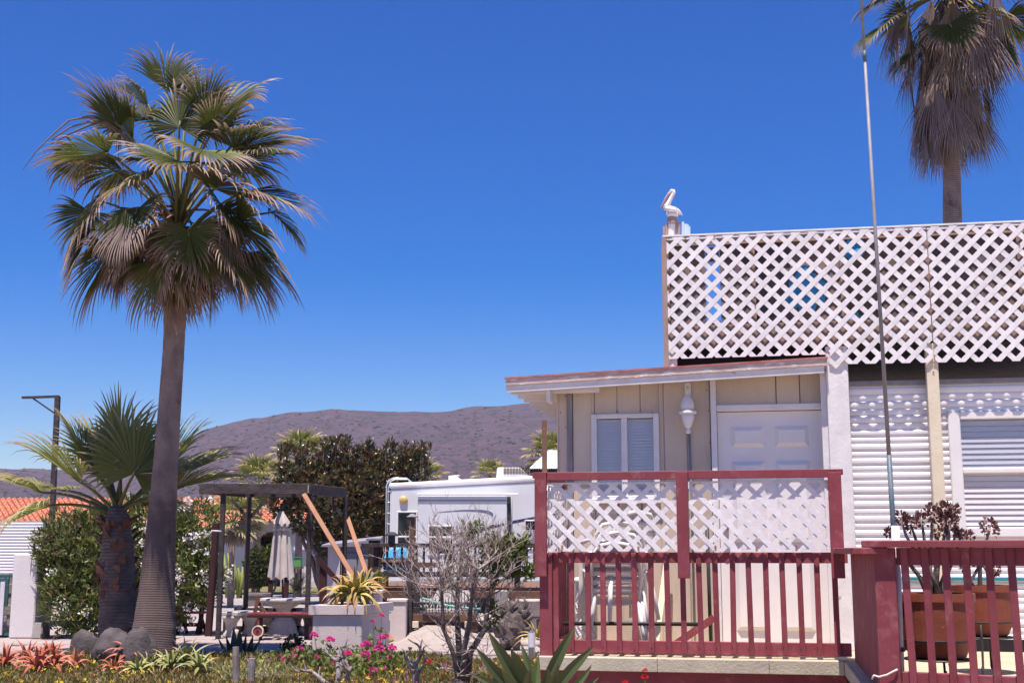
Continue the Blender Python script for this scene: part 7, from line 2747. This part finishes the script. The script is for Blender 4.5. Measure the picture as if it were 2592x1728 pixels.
# ================================================================ rocks, stakes and dead wood in the bed
for (u, v, ru, rv, sq, sd, lb) in ((205, 1672, 40, 62, (.95, .8, 1), 3, 'brown streaked boulder half covered by plants left of the palms'),
                                   (272, 1688, 46, 76, (.95, .85, 1), 5, 'round grey boulder beside the short palm'),
                                   (336, 1700, 50, 90, (1.0, .8, 1), 9, 'large leaning dark boulder between the two palm trunks')):
    g = GM(u, v)
    r = px(ru, g.y)
    h = px(rv, g.y)
    mb = MB()
    mb.blob(g + Vector((0, r * .8, h * .42)), 1.0, sd, .32, 1.3, 22, 14, (r * .98, r * .85, h * .74), zmin=-.02)
    mb.build('boulder', 'rock', smooth=True, label=lb, cat='rock', group='boulders round the palms')
for (u0, v0, u1, v1, w, lb) in ((598, 1745, 597, 1636, 17, 'tall weathered grey stake in the bed'), (634, 1745, 638, 1665, 18, 'shorter grey stake with a cut top right of the tall one')):
    g = G(u0, v0)
    p1 = P(u1, v1, g.y)
    r = px(w / 2, g.y)
    MB().tube([g - Z * .05, g.lerp(p1, .4), g.lerp(p1, .8), p1], [r * 1.1, r * .98, r * 1.05, r * .96], 9).build('wooden_stake', 'drift_wood', label=lb, cat='stake', smooth=False)
for (u, v, lb) in ((656, 1700, 'small grey pipe stub poking from the bed, left of a pair'), (668, 1706, 'small grey pipe stub poking from the bed, right of a pair')):
    g = G(u, v + 20)
    MB().tube([g, P(u, v, g.y)], px(4, g.y), 9).build('pipe_stub', 'pvc', label=lb, cat='pipe')


def dead_branch(parent, p0, d, L_, r, depth, name='branch', m='drift_wood'):
    pts = [p0]
    p = Vector(p0)
    dd = Vector(d).normalized()
    n = 5
    for k in range(n):
        dd = (dd + Vector((random.uniform(-.35, .35), random.uniform(-.25, .25), random.uniform(-.25, .3)))).normalized()
        p = p + dd * (L_ / n)
        pts.append(p)
    rad = [r * (1 - .6 * k / n) * random.uniform(.85, 1.15) for k in range(n + 1)]
    MB().tube(pts, rad, 8).build(name, m, parent, smooth=True)
    if depth:
        for _ in range(random.choice((2, 3))):
            k = random.randint(2, n)
            nd = (dd + Vector((random.uniform(-1, 1), random.uniform(-.6, .6), random.uniform(-.1, .9)))).normalized()
            dead_branch(parent, pts[k], nd, L_ * random.uniform(.5, .75), r * .55, depth - 1, name, m)


for (u, v, lb, dirs, sc) in ((848, 1745, 'gnarled grey dead stump among the pink geraniums', ((-.1, 0, 1), (.5, 0, .8), (-.6, 0, .7)), 1.0),
                             (1052, 1748, 'forked grey dead stump left of the bare shrub', ((-.25, 0, 1), (.35, 0, .9)), 1.05)):
    g = G(u, v)
    t = thing('dead_stump', lb, 'tree stump', g, 'dead stumps in the bed')
    random.seed(int(u))
    for d in dirs:
        dead_branch(t, g - Z * .03, d, .36 * sc, .045, 2)
random.seed(5)
g = G(1092, 1708)
MB().tube([g + Z * .05, g + Vector((.12, 0, .07)), g + Vector((.25, -.03, .06))], [.045, .04, .038], 9).build('cut_log', 'drift_wood', label='short cut grey branch lying beside the red flower', cat='log', smooth=True)

# ================================================================ the bare shrub
g = G(1160, 1752)
t = thing('bare_shrub', 'leafless twiggy shrub with grey branches and a few leaves, centre foreground', 'shrub', g)
DSH = g.y
random.seed(21)
twigs = MB()
limbs_pts = []


def grow(mb, p, d, L_, r, depth, spread):
    n = 4
    pts, rad = [p], [r]
    for k in range(n):
        d = (d + Vector((random.uniform(-1, 1), random.uniform(-1, 1), random.uniform(-.6, .8))) * .17).normalized()
        p = p + d * (L_ / n)
        pts.append(p)
        rad.append(r * (1 - .45 * (k + 1) / n))
    mb.tube(pts, rad, 5 if r < .008 else 7, cap=False)
    if depth <= 1:
        limbs_pts.append(pts[-1])
    if depth == 0:
        return
    kids = random.choice((2, 2, 3)) if depth > 1 else random.choice((2, 3))
    for i in range(kids):
        k = n if i == 0 else random.randint(1, n)
        ax = Vector((random.uniform(-1, 1), random.uniform(-1, 1), random.uniform(-.35, .75)))
        nd = (d + ax * spread).normalized()
        grow(mb, pts[k], nd, L_ * random.uniform(.55, .82), max(.0028, rad[k] * random.uniform(.6, .8)), depth - 1, spread)


stems = [  # main stems traced through the picture (pixels, depth offsets), thickness at foot in px
    ([(1165, 1745), (1150, 1660), (1122, 1590), (1118, 1500), (1125, 1440)], 14, -.1),
    ([(1168, 1745), (1162, 1640), (1157, 1560), (1158, 1500), (1160, 1460)], 19, .1),
    ([(1172, 1745), (1175, 1640), (1188, 1570), (1196, 1500), (1210, 1440)], 16, -.2),
    ([(1176, 1745), (1190, 1650), (1228, 1590), (1238, 1510), (1262, 1450)], 19, .15)]
tops = []
mbs = MB()
for pl_, w, dz in stems:
    pts = [P(u, v, DSH + dz * i / 3) for i, (u, v) in enumerate(pl_)]
    pts[0].z = -.03
    mbs.tube(pts, [px(w / 2, DSH) * (1 - .55 * i / 4) for i in range(5)], 9)
    tops.append(pts)
mbs.blob(P(1165, 1735, DSH) + Z * .0, .10, 4, .4, 2, 14, 10, (1, .8, 1.1), zmin=-.03)
mbs.build('trunk', 'bark_dark', t, smooth=True)
for pts in tops:
    for (k, nsub, L0, r0) in ((4, 5, .31, .011), (3, 5, .34, .0105), (2, 3, .34, .009)):
        for i in range(nsub):
            ax = Vector((random.uniform(-1.2, 1.2), random.uniform(-.9, .9), random.uniform(-.1, .7)))
            d = (Z * .5 + ax * .85).normalized()
            grow(twigs, pts[k].copy(), d, L0, r0, 4, .75)
# one long low limb to the left, as in the picture
lp_ = [P(u, v, DSH - .1) for u, v in ((1120, 1470), (1095, 1482), (1060, 1478), (1035, 1465))]
twigs.tube(lp_, [.014, .012, .009, .006], 6)
for q in lp_[1:]:
    grow(twigs, q.copy(), Vector((-.7, 0, .35)), .24, .007, 3, .8)
for k in range(46):             # low dead twigs round the foot
    p = P(random.uniform(1110, 1240), random.uniform(1600, 1720), DSH + random.uniform(-.15, .15))
    grow(twigs, p, Vector((random.uniform(-1, 1), random.uniform(-.6, .6), random.uniform(-.2, .8))).normalized(), .22, .005, 1, .7)
twigs.build('twigs', 'bare_twig', t, kind=None)
# leaves on the right side and a few elsewhere
LC = [(np.array(P(u, v, DSH + .15)), np.array((px(a, DSH), px(a, DSH), px(b, DSH)))) for u, v, a, b in ((1290, 1410, 40, 42), (1310, 1385, 32, 30), (1260, 1400, 40, 36), (1320, 1450, 30, 30), (1215, 1350, 34, 30), (1190, 1345, 16, 20), (1240, 1440, 34, 26), (1142, 1475, 12, 10), (1245, 1555, 22, 26), (1270, 1375, 30, 20))]
pts, dr = crown_points(LC, 190, .3)
cc = np.repeat(pts, 6, 0)
leaf_cloud('leaves', cc + RNG.normal(size=cc.shape) * .015, np.repeat(dr, 6, 0) * .5 + RNG.normal(size=cc.shape) * .7 + np.array((0, 0, .3)), .095, .036, 'shrub_leaf', t)

# ================================================================ geraniums and small plants
def flower_head(parent, c, r, m, n=60, name='flower_head'):
    pts = RNG.normal(size=(n, 3))
    pts /= np.linalg.norm(pts, axis=1, keepdims=True)
    pts[:, 2] = np.abs(pts[:, 2]) * .9 - .15
    cc = np.array(c) + pts * r * .62
    return leaf_cloud(name, cc, pts + RNG.normal(size=(n, 3)) * .45, r * .5, r * .48, m, parent)


GER = [('geranium', 'pink geranium in front of the stucco planter with two tall flower heads', [(795, 1607, 13), (835, 1620, 15)], 815, 1690),
       ('geranium', 'low spreading pink geranium left of the planter', [(757, 1644, 15), (740, 1661, 15), (705, 1662, 14), (692, 1665, 12), (722, 1668, 10), (750, 1676, 9)], 725, 1695),
       ('geranium', 'pink geranium climbing the right side of the planter', [(926, 1632, 17), (965, 1557, 9), (944, 1572, 8), (968, 1613, 13), (978, 1610, 10), (960, 1625, 8)], 940, 1680),
       ('geranium', 'dense pink geranium clump right of the planter', [(925, 1655, 14), (930, 1670, 15), (960, 1643, 17), (993, 1641, 14), (962, 1674, 14), (978, 1672, 12), (987, 1665, 11), (880, 1653, 13), (897, 1665, 12)], 950, 1705),
       ('geranium', 'sparse pink geranium near the gnarled stump', [(803, 1663, 9), (886, 1684, 12), (944, 1697, 14), (935, 1708, 9), (845, 1676, 8), (975, 1690, 6)], 890, 1720)]
for (nm, lb, heads, ub, vb) in GER:
    g = G(ub, vb)
    t = thing(nm, lb, 'geranium', g, 'pink geraniums by the planter')
    lc, ld = [], []
    st = MB()
    for (u, v, r) in heads:
        d = g.y + random.uniform(-.25, .25)
        c = P(u, v, d)
        flower_head(t, c, px(r * .85, d), 'pink_petal', 80)
        b0 = Vector((c.x * .6 + g.x * .4, d, 0))
        st.tube([b0, b0.lerp(c, .6) + Vector((.02, 0, .02)), c], [.007, .005, .003], 5)
        for k in range(12):
            lc.append(b0.lerp(c, random.uniform(.1, .85)) + Vector((random.uniform(-.14, .14), random.uniform(-.12, .12), random.uniform(-.04, .04))))
            ld.append((random.uniform(-1, 1), random.uniform(-1, .6), random.uniform(0, 1)))
    for k in range(150):
        lc.append(g + Vector((random.gauss(0, .28), random.gauss(0, .2), random.uniform(.04, .24))))
        ld.append((random.uniform(-1, 1), random.uniform(-1, .6), random.uniform(0, 1)))
    st.build('stems', 'petiole', t, kind='stuff')
    lc = np.array([tuple(x) for x in lc])
    leaf_cloud('leaves', lc, np.array(ld), .065, .065, 'geranium_leaf', t)
for (u, v, r, d0, vb, lb) in ((1087, 1674, 12, None, 1712, 'single bright red geranium head beside the forked stump'), (1632, 1713, 14, 8.9, 1800, 'bright red flower spike in front of the deck skirt')):
    if d0 is None:
        g = G(u, vb)
    else:
        g = Vector((P(u, 1700, d0).x, d0, 0))
    t = thing('red_geranium', lb, 'geranium', g)
    c = P(u, v, g.y)
    flower_head(t, c, px(r * .65, g.y), 'red_petal', 70)
    if d0:
        flower_head(t, P(u + 1, 1697, d0), px(8, d0), 'red_petal', 40)
        flower_head(t, P(u - 50, 1728, d0), px(9, d0), 'red_petal', 40)
    st = MB().tube([g, g.lerp(c, .5) + X * .02, c], [.008, .006, .004], 6)
    st.build('stem', 'petiole', t)
    lc = np.array([tuple(g.lerp(c, random.uniform(.2, .75)) + Vector((random.uniform(-.12, .12), random.uniform(-.1, .1), 0))) for _ in range(40)])
    leaf_cloud('leaves', lc, RNG.normal(size=(40, 3)), .06, .06, 'geranium_leaf', t)
# dark bush by the planter
g = G(742, 1668)
t = thing('dark_bush', 'small almost black leafy bush left of the stucco planter', 'bush', g)
lp2 = [(np.array(P(u, v, g.y + .1)), np.array((px(a, g.y),) * 3)) for u, v, a in ((742, 1630, 24), (725, 1640, 16), (760, 1636, 16), (742, 1650, 22))]
pts, dr = crown_points(lp2, 170, .3)
cc = np.repeat(pts, 4, 0)
leaf_cloud('leaves', cc, RNG.normal(size=cc.shape), .05, .035, 'dark_leaf', t)
limb_tree(g, [Vector(l[0]) for l in lp2], .012, jit=.02).build('stems', 'bark_dark', t, kind='stuff')
# pale shrubby succulent in front of the stakes
for (u, v, lb) in ((680, 1728, 'pale yellow-green feathery shrub at the bottom edge right of the stakes'), (610, 1735, 'pale feathery shrub at the foot of the tall stake')):
    g = G(u, v)
    t = thing('feathery_shrub', lb, 'shrub', g)
    pts = np.array([tuple(g + Vector((random.gauss(0, .17), random.gauss(0, .12), abs(random.gauss(.12, .09))))) for _ in range(420)])
    leaf_cloud('leaves', pts, RNG.normal(size=pts.shape) * .5 + np.array((0, 0, .8)), .09, .012, 'sage_leaf', t)
    limb_tree(g, [Vector(pts[k]) for k in range(0, 420, 30)], .006, jit=.01).build('stems', 'bark_dark', t)

# ================================================================ ground cover of the bed
def bed_edge(x):                # far edge of the bed as a function of x
    xs = [-12, -6.2, -5.5, -4.9, -3.2, -2.0, -.9, .3, 3]
    ys = [17.1, 17.35, 18.2, 19.2, 19.4, 19.3, 19.05, 18.7, 18.7]
    return np.interp(x, xs, ys)


n = 74000
xs = RNG.uniform(-7.5, 1.3, n)
ys = RNG.uniform(12.2, 19.6, n)
edge = bed_edge(xs) + .18 * np.sin(xs * 3.1) + .12 * np.sin(xs * 7.3 + 1)
keep = ys < edge
den = np.array([noise.noise(Vector((x * 1.1, y * 1.1, 0))) for x, y in zip(xs, ys)])
keep &= RNG.uniform(0, 1, n) < .75 + den * .9
xs, ys, den = xs[keep], ys[keep], den[keep]
zz = .03 + .05 * np.clip(den + .5, 0, 1) * RNG.uniform(.2, 1, len(xs))
zz = zz + .15 * np.exp(-((xs + 4.75) ** 2 + (ys - 16.6) ** 2) / 1.7)
C_ = np.stack([xs, ys, zz - .02], 1)
dirs = RNG.normal(size=C_.shape) * .55 + np.array((0, 0, 1.0))
leaf_cloud('ice_plant_cover', C_, dirs, .085, .020, 'ice_plant', None, kind='stuff', label='low red and green ice plant carpeting the garden bed', cat='ground cover', fold=.4)
for (nm, lb, mt, n, x0, x1, y0, y1, sz) in (('yellow_flowers', 'tiny yellow flowers scattered through the ice plant', 'yellow_petal', 330, -6.5, 1.0, 14.2, 17.6, .035),
                                            ('purple_flowers', 'tiny purple flowers scattered through the ice plant', 'purple_petal', 150, -3.5, 1.0, 14.2, 18.0, .032)):
    q = np.stack([RNG.uniform(x0, x1, n), RNG.uniform(y0, y1, n), RNG.uniform(.08, .14, n)], 1)
    q[:, 2] += .15 * np.exp(-((q[:, 0] + 4.75) ** 2 + (q[:, 1] - 16.6) ** 2) / 1.7)
    # drifts rather than an even scatter
    w = np.array([noise.noise(Vector((a[0] * .9, a[1] * .9, 4))) for a in q])
    q = q[w > -.05]
    cc = np.repeat(q, 7, 0)
    leaf_cloud(nm, cc, RNG.normal(size=cc.shape) + np.array((0, 0, .6)), sz, sz * .5, mt, None, kind='stuff', label=lb, cat='flowers')
# dark mat of succulents spilling right of the tall palm
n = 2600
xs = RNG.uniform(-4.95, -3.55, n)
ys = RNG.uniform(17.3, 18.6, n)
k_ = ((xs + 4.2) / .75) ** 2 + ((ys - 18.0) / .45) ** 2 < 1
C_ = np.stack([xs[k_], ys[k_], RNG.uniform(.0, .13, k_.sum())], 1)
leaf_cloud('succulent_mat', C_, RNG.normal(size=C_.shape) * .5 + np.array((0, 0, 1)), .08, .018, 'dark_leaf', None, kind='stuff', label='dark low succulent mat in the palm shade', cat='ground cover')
n = 2400
gb = GM(190, 1690)
C_ = np.stack([RNG.normal(gb.x, .35, n), RNG.normal(gb.y + .1, .28, n), RNG.uniform(.0, .25, n)], 1)
leaf_cloud('succulent_mat', C_, RNG.normal(size=C_.shape) * .6 + np.array((0, 0, .8)), .07, .016, 'ice_plant', None, kind='stuff', label='creeping succulents climbing over the left boulder', cat='ground cover')

# ---------------------------------------------------------------- the air between here and the hills
hz_m = bpy.data.materials.new('haze')
hz_m.use_nodes = True
hn = hz_m.node_tree
hn.nodes.clear()
ho = hn.nodes.new('ShaderNodeOutputMaterial')
hv = hn.nodes.new('ShaderNodeVolumePrincipled')
hv.inputs['Color'].default_value = (.86, .90, 1.0, 1)
hv.inputs['Density'].default_value = HAZE_DENSITY
hv.inputs['Anisotropy'].default_value = .2
hn.links.new(hv.outputs[0], ho.inputs['Volume'])
MATS['haze'] = hz_m
MB().wb(-3100, 3100, -700, 3600, -6, 225).build('haze', 'haze', kind='stuff', base=(0, 0, -6), label='thin pale summer haze over the whole view', cat='haze')
